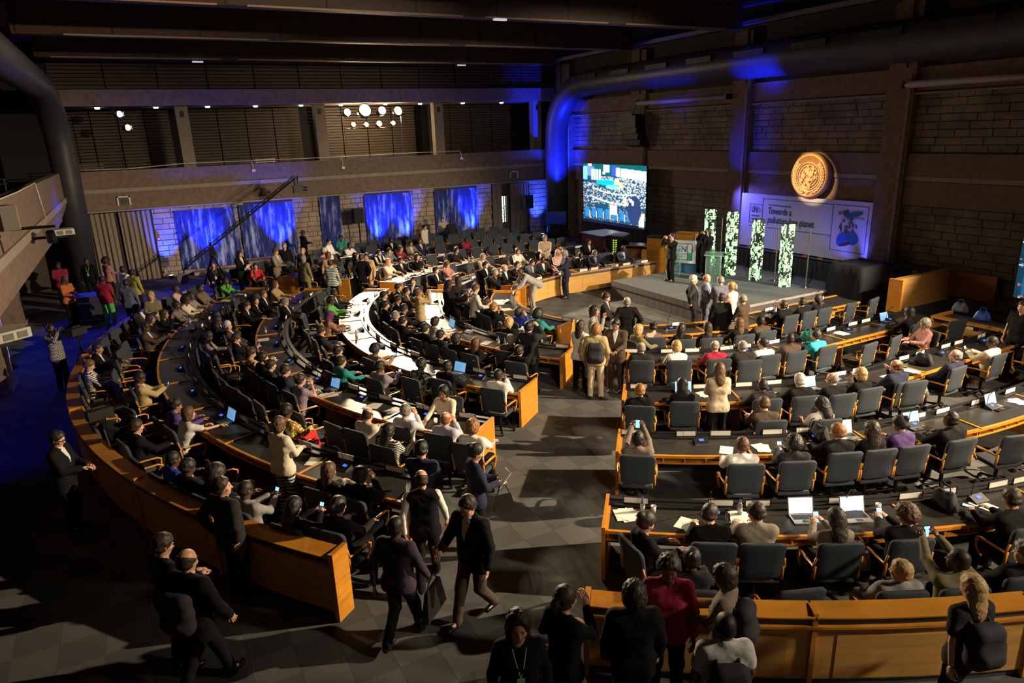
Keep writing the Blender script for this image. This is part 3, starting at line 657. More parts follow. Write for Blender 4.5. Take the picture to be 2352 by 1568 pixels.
(3.69, 17.1, 0, 0, 'S6', 0, 'sh', 'dark', 'L', 'j', 'charcoal', 'black', 'person in charcoal suit, hand at ear, left block third row, eighth from the aisle', ''),
(4.16, 18.67, 351, 0, 'S2', 0, 'sc', 'purple', 'D', 'flo', 'purple', 'black', 'person in purple and orange printed dress, left block third row, tenth from the aisle', ''),
(4.61, 20.31, 341, 0, 'S2', 0, 'sh', 'black', 'D', 's', 'green', 'black', 'person in dark green jacket, short black hair, left block third row, twelfth from the aisle', ''),
(5.06, 21.37, 334, 0, 'S1', 0, 'sv', 'black', 'D', 'j', 'charcoal', 'black', 'person in charcoal suit, close-cropped head, left block third row, thirteenth from the aisle', ''),
(6.19, 19.88, 340, 0, 'S1', 0, 'sh', 'black', 'L', 'j', 'black', 'black', 'person in black suit, short black hair, left block second row, thirteenth from the aisle', ''),
(5.85, 18.7, 349, 0, 'S1', 0, 'sh', 'black', 'L', 'j', 'black', 'black', 'person in black suit, short black hair, left block second row, eleventh from the aisle', ''),
(5.71, 17.48, 358, 0, 'S3', 0, 'sh', 'grey', 'L', 'j', 'black', 'black', 'person in black suit, short grey hair, left block second row, ninth from the aisle', ''),
(5.71, 16.86, 2, 0, 'S1', 0, 'sh', 'black', 'L', 'j', 'black', 'black', 'person in black suit, short black hair, left block second row, eighth from the aisle', ''),
(5.85, 15.64, 11, 0, 'S1', 0, 'sh', 'black', 'L', 'j', 'black', 'black', 'person in black suit, short black hair, left block second row, sixth from the aisle', ''),
(7.0, 20.86, 331, 0, 'S1', 0, 'sh', 'dark', 'L', 'j', 'black', 'black', 'person in black suit, short dark hair, left block second row, fifteenth from the aisle', ''),
(7.6, 21.31, 222, 0, 'S0', 0, 'sh', 'dark', 'L', 'j', 'navy', 'black', 'person in navy suit over white shirt, left block second row, sixteenth from the aisle', ''),
(7.02, 20.17, 335, 0, 'S1', 0, 'sh', 'black', 'L', 'j', 'brown', 'black', 'person in dark brown suit, short black hair, left block second row, fourteenth from the aisle', ''),
(6.64, 18.0, 352, 0, 'T3', 0, 'sh', 'brown', 'M', 's', 'khaki', 'black', 'person in khaki coat filming with a phone, short brown hair, in the left block front', 'phone'),
(8.31, 19.14, 339, 0, 'S5', 0, 'sh', 'black', 'L', 's', 'lilac', 'black', 'person in lilac shirt, short black hair, left block first row, seventh from the aisle', ''),
(7.7, 18.42, 302, 0, 'T1', 0, 'lg', 'black', 'D', 's', 'black', 'black', 'person in black dress, long black hair, between the left and far blocks', ''),
(8.25, 18.93, 72, 0, 'T0', 0, 'lg', 'dark', 'L', 's', 'charcoal', 'black', 'person in dark grey coat, long dark hair, between the left and far blocks', ''),
(8.0, 17.92, 352, 0, 'S1', 0, 'sh', 'black', 'L', 'j', 'charcoal', 'black', 'person in charcoal suit, short black hair, left block first row, fifth from the aisle', ''),
(8.27, 18.5, 346, 0, 'S1', 0, 'sh', 'dark', 'M', 'j', 'black', 'black', 'person in black suit and tie, left block first row, sixth from the aisle', 'tie'),
(8.07, 17.41, 352, 0, 'T7', 0, 'sh', 'brown', 'L', 's', 'palegrey', 'black', 'person in pale grey shirt, short brown hair, reaching across the front desk end', ''),
(8.29, 17.27, 359, 0, 'S2', 0, 'sh', 'dark', 'L', 'j', 'black', 'black', 'person in black suit, short dark hair, left block first row, fourth from the aisle', ''),
(8.28, 16.68, 5, 0, 'S3', 0, 'sh', 'ginger', 'L', 'j', 'black', 'black', 'person in black suit, short ginger hair, left block first row, third from the aisle', ''),
(6.3, 19.21, 344, 0, 'S2', 0, 'sh', 'black', 'M', 'j', 'black', 'black', 'person in black suit, short black hair, left block second row, twelfth from the aisle', ''),
(6.08, 18.05, 353, 0, 'S2', 0, 'sh', 'black', 'M', 'j', 'black', 'black', 'person in black suit, short black hair, left block second row, tenth from the aisle', ''),
(6.31, 16.31, 7, 0, 'S2', 0, 'bb', 'black', 'L', 't', 'grey', 'black', 'person in grey sleeveless top, black bob, left block second row, seventh from the aisle', ''),
(5.99, 15.04, 15, 0, 'S3', 0, 'sh', 'black', 'L', 'j', 'charcoal', 'black', 'person in charcoal suit, short black hair, left block second row, fifth from the aisle', ''),
(6.17, 14.45, 20, 0, 'S1', 0, 'bb', 'black', 'L', 's', 'black', 'black', 'person in black top, black bob, left block second row, fourth from the aisle', ''),
(6.41, 13.89, 24, 0, 'S1', 0, 'lg', 'brown', 'L', 's', 'black', 'black', 'person in black lace top, long brown hair, left block second row, third from the aisle', ''),
(7.0, 12.81, 33, 0, 'S5', 0, 'sh', 'black', 'L', 'j', 'black', 'black', 'person in black suit with raised phone, left block second row, first from the aisle', ''),
(5.18, 12.69, 28, 0, 'S1', 0, 'sv', 'black', 'D', 'j', 'black', 'black', 'person in black suit, close-cropped head, left block third row, second from the aisle', ''),
(4.37, 14.79, 14, 0, 'S4', 0, 'cu', 'black', 'D', 'chk', 'tan', 'black', 'person in tan checked blouse, curly black hair, left block third row, fifth from the aisle', ''),
(4.69, 13.09, 24, 0, 'S2', 0, 'sh', 'black', 'D', 'flo', 'grey', 'black', 'person in black and white printed top, left block third row, third from the aisle', ''),
(8.55, 15.73, 16, 0, 'S3', 0, 'bb', 'dark', 'L', 's', 'blue', 'black', 'person in royal blue jacket, dark bob, left block first row, second from the aisle', ''),
(7.88, 14.88, 22, 0, 'S4', 0, 'bb', 'blond', 'L', 's', 'black', 'black', 'person in black top, blond bob, left block, behind the first row', ''),
(7.18, 13.61, 29, 0, 'S1', 0, 'sv', 'grey', 'D', 'j', 'brown', 'black', 'person in brown suit, close-cropped head, left block second row, second from the aisle', ''),
(5.82, 11.64, 35, 0, 'S3', 0, 'sv', 'black', 'D', 's', 'white', 'black', 'person in white shirt, close-cropped head, left block third row, first from the aisle', ''),
(10.17, 30.81, 284, 0, 'S1', 0, 'sv', 'black', 'D', 'j', 'black', 'black', 'person in black suit, close-cropped head, far block fifth row, tenth from the aisle', ''),
(10.55, 29.27, 284, 0, 'S1', 0, 'sh', 'dark', 'M', 'j', 'taupe', 'black', 'person in grey jacket over white shirt, far block fourth row, eighth from the aisle', ''),
(9.67, 28.26, 289, 0, 'S2', 0, 'cl', 'brown', 'L', 'chk', 'crimson', 'black', 'person in red plaid shirt, far block fourth row, seventh from the aisle', ''),
(11.14, 29.4, 281, 0, 'S0', 0, 'sh', 'dark', 'M', 'j', 'navy', 'black', 'person in navy suit, short dark hair, far block fourth row, ninth from the aisle', ''),
(12.01, 31.26, 302, 0, 'T2', 0, 'sh', 'black', 'L', 's', 'cream', 'black', 'person in cream jacket with red backpack, short black hair, walking along the back wall', 'redpack'),
(8.63, 27.83, 295, 0, 'S1', 0, 'sh', 'dark', 'L', 'v', 'white', 'black', 'person in white shirt and black waistcoat, far block fourth row, fifth from the aisle', ''),
(9.14, 28.05, 292, 0, 'S1', 0, 'sh', 'dark', 'L', 'chk', 'grey', 'black', 'person in grey patterned jacket, short dark hair, far block fourth row, sixth from the aisle', ''),
(8.15, 25.23, 304, 0, 'S1', 0, 'bb', 'blond', 'L', 's', 'cream', 'black', 'person in cream blouse, blond bob, far block third row, second from the aisle', ''),
(8.72, 25.47, 300, 0, 'S1', 0, 'sh', 'black', 'M', 'j', 'black', 'black', 'person in black suit and tie, bearded, far block third row, third from the aisle', 'tie'),
(9.5, 25.75, 295, 0, 'S3', 0, 'lg', 'dark', 'L', 's', 'black', 'black', 'person in black sweater, long dark hair, far block third row, fourth from the aisle', ''),
(7.2, 24.82, 232, 0, 'T0', 0, 'sh', 'black', 'M', 'j', 'tan', 'black', 'person in tan jacket, short black hair, standing at the far aisle', ''),
(9.06, 22.71, 309, 0, 'S1', 0, 'sh', 'black', 'L', 'j', 'black', 'black', 'person in black suit, short black hair, far block second row, first from the aisle', ''),
(9.8, 23.24, 302, 0, 'S4', 0, 'bb', 'brown', 'L', 't', 'rose', 'black', 'person in rose printed blouse, brown bob, far block second row, second from the aisle', ''),
(11.48, 26.44, 283, 0, 'S2', 0, 'lg', 'dark', 'L', 's', 'charcoal', 'black', 'person in dark jacket, long dark hair, far block third row, seventh from the aisle', ''),
(13.08, 28.92, 273, 0, 'S2', 0, 'sv', 'black', 'D', 's', 'crimson', 'black', 'person in dark red jacket, close-cropped head, far block fourth row, eleventh from the aisle', ''),
(11.6, 24.05, 286, 0, 'S1', 0, 'sc', 'greysc', 'L', 's', 'beige', 'black', 'person in beige coat and grey headscarf, far block second row, fourth from the aisle', ''),
(10.87, 22.39, 298, 0, 'S1', 0, 'sh', 'black', 'L', 'j', 'black', 'black', 'person in black suit, short black hair, far block first row left end', ''),
(10.56, 21.05, 308, 0, 'S3', 0, 'sh', 'grey', 'L', 'j', 'charcoal', 'black', 'person in charcoal suit, hand at mouth, far block first row, first from the aisle', ''),
(11.17, 21.44, 300, 0, 'S1', 0, 'bd', 'grey', 'L', 'j', 'black', 'black', 'person in black suit, receding grey hair, far block first row, second from the aisle', ''),
(11.83, 21.75, 291, 0, 'S1', 0, 'sh', 'black', 'L', 'j', 'black', 'black', 'person in black suit and glasses, far block first row, third from the aisle', 'glasses'),
(13.29, 24.32, 272, 0, 'S1', 0, 'bb', 'brown', 'L', 's', 'white', 'black', 'person in white blouse, brown bob, far block second row, sixth from the aisle', ''),
(12.52, 21.96, 283, 0, 'S2', 0, 'sh', 'dark', 'L', 'j', 'slate', 'black', 'person in slate grey suit, short dark hair, far block first row, fourth from the aisle', ''),
(13.37, 22.53, 272, 0, 'S1', 0, 'bb', 'brown', 'L', 's', 'orange', 'black', 'person in orange top and glasses, brown bob, far block, behind the first row', 'glasses'),
(13.09, 22.05, 276, 0, 'S1', 0, 'sv', 'black', 'D', 'j', 'charcoal', 'black', 'person in charcoal suit, close-cropped head, far block first row, fifth from the aisle', ''),
(14.43, 24.08, 232, 0, 'T1', 0, 'sh', 'grey', 'L', 's', 'beige', 'black', 'person in light grey jacket, short grey hair, standing in the far block', ''),
(14.24, 22.8, 270, 0, 'S1', 0, 'sc', 'pinksc', 'M', 's', 'pink', 'black', 'person in pink headscarf and cream top, far block first row, sixth from the aisle', ''),
(14.84, 23.49, 270, 0, 'S1', 0, 'bd', 'dark', 'M', 's', 'cream', 'black', 'person in cream shirt, receding dark hair, far block, behind the first row', ''),
(16.75, 24.33, 270, 0, 'S1', 0, 'sh', 'black', 'M', 'j', 'black', 'black', 'person in black suit, short black hair, far block second row, tenth from the aisle', ''),
(14.81, 22.08, 270, 0, 'S3', 0, 'sh', 'black', 'D', 'j', 'black', 'black', 'person in black suit and tie, far block first row, seventh from the aisle', 'tie'),
(15.48, 22.08, 270, 0, 'S1', 0, 'sh', 'grey', 'L', 'j', 'navy', 'black', 'person in navy suit and glasses, far block first row, eighth from the aisle', 'glasses'),
(16.87, 22.08, 270, 0, 'S1', 0, 'bd', 'black', 'D', 'j', 'slate', 'black', 'person in slate suit and glasses, far block first row, tenth from the aisle', 'glasses'),
(4.55, 28.12, 322, 0, 'T1', 0, 'sh', 'brown', 'L', 'j', 'taupe', 'black', 'person in taupe jacket, short brown hair, leftmost of the back aisle group', ''),
(5.21, 29.77, 252, 0, 'T0', 0, 'sh', 'grey', 'L', 's', 'black', 'black', 'person in black shirt with badge, short grey hair, in the back aisle group', ''),
(5.56, 27.93, 232, 0, 'T0', 0, 'sh', 'blond', 'L', 's', 'charcoal', 'black', 'person in dark grey jacket, short blond hair, in the back aisle group', ''),
(5.2, 26.11, 32, 0, 'T0', 0, 'sh', 'grey', 'L', 'j', 'olive', 'black', 'person in olive grey suit, short grey hair, in the back aisle group, back to camera', ''),
(6.21, 27.0, 302, 0, 'T0', 0, 'sh', 'white', 'L', 's', 'rose', 'black', 'person in rose grey shirt, short white hair, in the back aisle group', ''),
(6.06, 25.87, 72, 0, 'T0', 0, 'bb', 'brown', 'L', 's', 'tan', 'black', 'person in tan top, brown bob, in the back aisle group', ''),
(5.73, 24.23, 52, 0, 'T0', 0, 'bn', 'dark', 'M', 'str', 'teal', 'black', 'person in white and teal striped top, dark hair tied up, in the back aisle', ''),
(6.76, 33.46, 12, 0, 'T1', 0, 'sv', 'black', 'D', 's', 'black', 'black', 'person in black jacket, close-cropped head, against the stone wall', ''),  # dark standing figure close to the stone wall
(7.07, 29.86, 322, 0, 'T1', 0, 'sh', 'black', 'L', 's', 'white', 'black', 'person in white shirt, short black hair, before the narrow blue panel', ''),
(7.8, 30.54, 242, 0, 'T1', 0, 'sh', 'black', 'D', 't', 'teal', 'black', 'person in teal t-shirt, short black hair, before the narrow blue panel', 'lanyard'),
(8.08, 30.34, 293, 0, 'S1', 0, 'sv', 'black', 'D', 's', 'white', 'black', 'person in white shirt, bearded, close-cropped head, far block fifth row, seventh from the aisle', ''),
(6.99, 25.47, 352, 0, 'T0', 0, 'sh', 'black', 'L', 'j', 'black', 'black', 'person in black suit, short black hair, in the far aisle', ''),
(7.01, 24.75, 52, 0, 'T5', 0, 'sh', 'dark', 'L', 'j', 'black', 'black', 'person in long black suit, short dark hair, in the far aisle, back to camera', ''),
(13.86, 33.38, 252, 0, 'T1', 0, 'sv', 'brown', 'L', 's', 'beige', 'black', 'person in light jacket holding papers, close-cropped head, before the right blue panel', 'papers'),
(13.83, 32.2, 67, 0, 'T0', 0, 'sv', 'black', 'D', 's', 'charcoal', 'black', 'person in dark coat, close-cropped head, before the right blue panel, back to camera', ''),
(17.35, 7.93, 172, 0, 'T0', 0, 'sh', 'dark', 'L', 't', 'black', 'black', 'person in black t-shirt, at the right edge, short dark hair, by the side desk', '')]
PLATES=[
(10.99, 20.09, 312, 'F', 0, 0),
(12.2, 20.82, 291, 'F', 0, 1),
(13.29, 21.07, 275, 'F', 0, 2),
(14.27, 21.08, -90, 'F', 0, 3),
(14.77, 21.08, -90, 'F', 0, 4),
(15.7, 21.08, -90, 'F', 0, 5),
(16.27, 21.08, -90, 'F', 0, 6),
(17.11, 21.08, -90, 'F', 0, 7),
(10.42, 22.45, 301, 'F', 1, 0),
(10.77, 22.64, 297, 'F', 1, 1),
(11.95, 23.11, 285, 'F', 1, 2),
(12.69, 23.26, 278, 'F', 1, 3),
(14.76, 23.33, -90, 'F', 1, 4),
(15.57, 23.33, -90, 'F', 1, 5),
(16.24, 23.33, -90, 'F', 1, 6),
(17.11, 23.33, -90, 'F', 1, 7),
(8.41, 23.92, 308, 'F', 2, 0),
(9.02, 24.35, 302, 'F', 2, 1),
(9.47, 24.61, 299, 'F', 2, 2),
(10.16, 24.96, 294, 'F', 2, 3),
(10.7, 25.17, 290, 'F', 2, 4),
(11.42, 25.4, 285, 'F', 2, 5),
(11.92, 25.51, 281, 'F', 2, 6),
(13.27, 25.67, 272, 'F', 2, 7),
(14.81, 25.68, -90, 'F', 2, 8),
(16.27, 25.68, -90, 'F', 2, 9),
(17.12, 25.68, -90, 'F', 2, 10),
(8.73, 26.77, 297, 'F', 3, 0),
(9.3, 27.04, 293, 'F', 3, 1),
(10.06, 27.33, 289, 'F', 3, 2),
(11.35, 27.69, 282, 'F', 3, 3),
(11.89, 27.79, 279, 'F', 3, 4),
(13.28, 27.93, 272, 'F', 3, 5),
(14.2, 27.93, -90, 'F', 3, 6),
(14.79, 27.93, -90, 'F', 3, 7),
(15.64, 27.93, -90, 'F', 3, 8),
(16.23, 27.93, -90, 'F', 3, 9),
(17.11, 27.93, -90, 'F', 3, 10),
(9.08, 29.43, 290, 'F', 4, 0),
(9.69, 29.63, 287, 'F', 4, 1),
(14.3, 30.23, -90, 'F', 4, 2),
(14.78, 30.23, -90, 'F', 4, 3),
(15.62, 30.23, -90, 'F', 4, 4),
(16.23, 30.23, -90, 'F', 4, 5),
(17.14, 30.23, -90, 'F', 4, 6),
(5.52, 6.86, 52, 'R', 4, 0),
(6.47, 6.19, 57, 'R', 4, 1),
(6.89, 5.92, 59, 'R', 4, 2),
(7.9, 5.38, 64, 'R', 4, 3),
(8.82, 4.97, 69, 'R', 4, 4),
(9.33, 4.79, 71, 'R', 4, 5),
(10.15, 4.53, 75, 'R', 4, 6),
(10.57, 4.43, 77, 'R', 4, 7),
(6.88, 8.72, 51, 'R', 3, 0),
(7.63, 8.17, 56, 'R', 3, 1),
(8.12, 7.87, 59, 'R', 3, 2),
(8.89, 7.45, 64, 'R', 3, 3),
(9.42, 7.21, 67, 'R', 3, 4),
(11.53, 6.57, 79, 'R', 3, 5),
(12.1, 6.48, 82, 'R', 3, 6),
(13.0, 6.39, 87, 'R', 3, 7),
(14.05, 6.37, 90, 'R', 3, 8),
(14.86, 6.37, 90, 'R', 3, 9),
(8.38, 10.4, 52, 'R', 2, 0),
(9.42, 9.71, 61, 'R', 2, 1),
(10.19, 9.33, 66, 'R', 2, 2),
(10.78, 9.1, 71, 'R', 2, 3),
(11.53, 8.88, 76, 'R', 2, 4),
(12.27, 8.72, 81, 'R', 2, 5),
(12.79, 8.66, 85, 'R', 2, 6),
(14.26, 8.62, 90, 'R', 2, 7),
(14.83, 8.62, 90, 'R', 2, 8),
(15.79, 8.62, 90, 'R', 2, 9),
(16.29, 8.62, 90, 'R', 2, 10),
(17.21, 8.62, 90, 'R', 2, 11),
(9.69, 12.36, 51, 'R', 1, 0),
(10.4, 11.86, 59, 'R', 1, 1),
(10.89, 11.59, 64, 'R', 1, 2),
(11.67, 11.28, 72, 'R', 1, 3),
(12.11, 11.15, 76, 'R', 1, 4),
(12.92, 11.01, 84, 'R', 1, 5),
(14.33, 10.97, 90, 'R', 1, 6),
(14.91, 10.97, 90, 'R', 1, 7),
(15.75, 10.97, 90, 'R', 1, 8),
(16.27, 10.97, 90, 'R', 1, 9),
(12.15, 13.5, 68, 'R', 0, 0),
(14.25, 13.22, 90, 'R', 0, 1),
(15.22, 13.22, 90, 'R', 0, 2),
(17.35, 13.22, 90, 'R', 0, 3),
(10.0, 15.58, 24, 'L', 0, 0),
(9.68, 16.87, 4, 'L', 0, 1),
(9.81, 18.19, 345, 'L', 0, 2),
(10.37, 19.39, 325, 'L', 0, 3),
(8.56, 13.57, 35, 'L', 1, 0),
(8.02, 14.5, 25, 'L', 1, 1),
(7.64, 15.52, 15, 'L', 1, 2),
(7.45, 16.58, 5, 'L', 1, 3),
(7.44, 17.66, 355, 'L', 1, 4),
(7.62, 18.72, 345, 'L', 1, 5),
(7.99, 19.74, 335, 'L', 1, 6),
(8.53, 20.68, 325, 'L', 1, 7),
(6.64, 12.22, 35, 'L', 2, 0),
(6.09, 13.11, 28, 'L', 2, 1),
(5.65, 14.06, 21, 'L', 2, 2),
(5.33, 15.05, 14, 'L', 2, 3),
(5.14, 16.08, 7, 'L', 2, 4),
(5.07, 17.12, 0, 'L', 2, 5),
(5.13, 18.16, 353, 'L', 2, 6),
(5.32, 19.19, 346, 'L', 2, 7),
(5.63, 20.18, 339, 'L', 2, 8),
(6.06, 21.14, 332, 'L', 2, 9),
(6.6, 22.03, 325, 'L', 2, 10),
(4.79, 10.93, 35, 'L', 3, 0),
(4.25, 11.79, 30, 'L', 3, 1),
(3.79, 12.69, 24, 'L', 3, 2),
(3.41, 13.63, 19, 'L', 3, 3),
(3.12, 14.61, 14, 'L', 3, 4),
(2.93, 15.6, 8, 'L', 3, 5),
(2.83, 16.61, 3, 'L', 3, 6),
(2.83, 17.63, 357, 'L', 3, 7),
(2.92, 18.64, 352, 'L', 3, 8),
(3.11, 19.63, 347, 'L', 3, 9),
(3.39, 20.61, 341, 'L', 3, 10),
(3.76, 21.55, 336, 'L', 3, 11),
(4.22, 22.46, 330, 'L', 3, 12),
(4.76, 23.32, 325, 'L', 3, 13),
(2.91, 9.61, 35, 'L', 4, 0),
(2.37, 10.45, 31, 'L', 4, 1),
(1.89, 11.33, 26, 'L', 4, 2),
(1.48, 12.24, 22, 'L', 4, 3),
(1.14, 13.18, 18, 'L', 4, 4),
(0.87, 14.14, 13, 'L', 4, 5),
(0.68, 15.13, 9, 'L', 4, 6),
(0.56, 16.12, 5, 'L', 4, 7),
(0.52, 17.12, 0, 'L', 4, 8),
(0.56, 18.12, 356, 'L', 4, 9),
(0.67, 19.11, 351, 'L', 4, 10),
(0.86, 20.09, 347, 'L', 4, 11),
(1.12, 21.06, 343, 'L', 4, 12),
(1.45, 22.0, 338, 'L', 4, 13),
(1.86, 22.92, 334, 'L', 4, 14),
(2.33, 23.8, 329, 'L', 4, 15),
(2.87, 24.64, 325, 'L', 4, 16)]
CONSOLES=[
(16.41, 21.3, -90, 'F', 0, 3),
(14.82, 21.3, -90, 'F', 0, 2),
(13.21, 21.28, 275, 'F', 0, 1),
(11.62, 20.8, 298, 'F', 0, 0),
(16.41, 23.55, -90, 'F', 1, 4),
(14.82, 23.55, -90, 'F', 1, 3),
(13.22, 23.54, 273, 'F', 1, 2),
(11.62, 23.24, 288, 'F', 1, 1),
(10.14, 22.54, 303, 'F', 1, 0),
(16.24, 25.9, -90, 'F', 2, 4),
(14.33, 25.9, -90, 'F', 2, 3),
(12.39, 25.82, 278, 'F', 2, 2),
(10.5, 25.33, 291, 'F', 2, 1),
(8.76, 24.44, 304, 'F', 2, 0),
(16.27, 28.15, -90, 'F', 3, 5),
(14.42, 28.15, -90, 'F', 3, 4),
(12.54, 28.1, 276, 'F', 3, 3),
(10.68, 27.76, 285, 'F', 3, 2),
(8.91, 27.1, 295, 'F', 3, 1),
(7.28, 26.15, 305, 'F', 3, 0),
(16.29, 30.45, -90, 'F', 4, 6),
(14.47, 30.45, -90, 'F', 4, 5),
(12.63, 30.41, 274, 'F', 4, 4),
(10.81, 30.15, 282, 'F', 4, 3),
(9.03, 29.64, 290, 'F', 4, 2),
(7.34, 28.89, 298, 'F', 4, 1),
(5.78, 27.91, 306, 'F', 4, 0),
(9.75, 18.69, 338, 'L', 0, 1),
(9.5, 16.52, 9, 'L', 0, 0),
(7.95, 20.15, 332, 'L', 1, 3),
(7.29, 18.24, 350, 'L', 1, 2),
(7.27, 16.22, 8, 'L', 1, 1),
(7.87, 14.3, 26, 'L', 1, 0),
(6.1, 21.65, 329, 'L', 2, 5),
(5.32, 19.98, 341, 'L', 2, 4),
(4.91, 18.18, 353, 'L', 2, 3),
(4.89, 16.34, 5, 'L', 2, 2),
(5.25, 14.54, 17, 'L', 2, 1),
(5.98, 12.85, 29, 'L', 2, 0),
(4.32, 23.06, 328, 'L', 3, 7),
(3.51, 21.52, 337, 'L', 3, 6),
(2.94, 19.88, 346, 'L', 3, 5),
(2.65, 18.16, 355, 'L', 3, 4),
(2.62, 16.42, 4, 'L', 3, 3),
(2.88, 14.7, 13, 'L', 3, 2),
(3.39, 13.05, 22, 'L', 3, 1),
(4.17, 11.49, 31, 'L', 3, 0),
(2.44, 24.39, 327, 'L', 4, 8),
(1.54, 22.75, 335, 'L', 4, 7),
(0.87, 21.01, 343, 'L', 4, 6),
(0.46, 19.19, 351, 'L', 4, 5),
(0.3, 17.32, 359, 'L', 4, 4),
(0.41, 15.46, 7, 'L', 4, 3),
(0.78, 13.63, 15, 'L', 4, 2),
(1.4, 11.86, 23, 'L', 4, 1),
(2.26, 10.21, 31, 'L', 4, 0),
(11.83, 13.39, 65, 'R', 0, 0),
(13.56, 13.0, 89, 'R', 0, 1),
(15.26, 13.0, 90, 'R', 0, 2),
(16.95, 13.0, 90, 'R', 0, 3),
(10.41, 11.6, 60, 'R', 1, 0),
(11.99, 10.96, 75, 'R', 1, 1),
(13.67, 10.75, 90, 'R', 1, 2),
(15.32, 10.75, 90, 'R', 1, 3),
(16.97, 10.75, 90, 'R', 1, 4),
(8.96, 9.73, 58, 'R', 2, 0),
(10.45, 8.99, 69, 'R', 2, 1),
(12.06, 8.54, 80, 'R', 2, 2),
(13.72, 8.4, 90, 'R', 2, 3),
(15.35, 8.4, 90, 'R', 2, 4),
(16.98, 8.4, 90, 'R', 2, 5),
(7.69, 7.87, 57, 'R', 3, 0),
(9.38, 6.99, 67, 'R', 3, 1),
(11.2, 6.41, 77, 'R', 3, 2),
(13.1, 6.16, 87, 'R', 3, 3),
(14.98, 6.15, 90, 'R', 3, 4),
(16.86, 6.15, 90, 'R', 3, 5),
(6.26, 6.06, 56, 'R', 4, 0),
(7.87, 5.15, 64, 'R', 4, 1),
(9.59, 4.47, 72, 'R', 4, 2),
(11.39, 4.03, 80, 'R', 4, 3),
(13.23, 3.86, 88, 'R', 4, 4),
(15.06, 3.85, 90, 'R', 4, 5),
(16.89, 3.85, 90, 'R', 4, 6)]
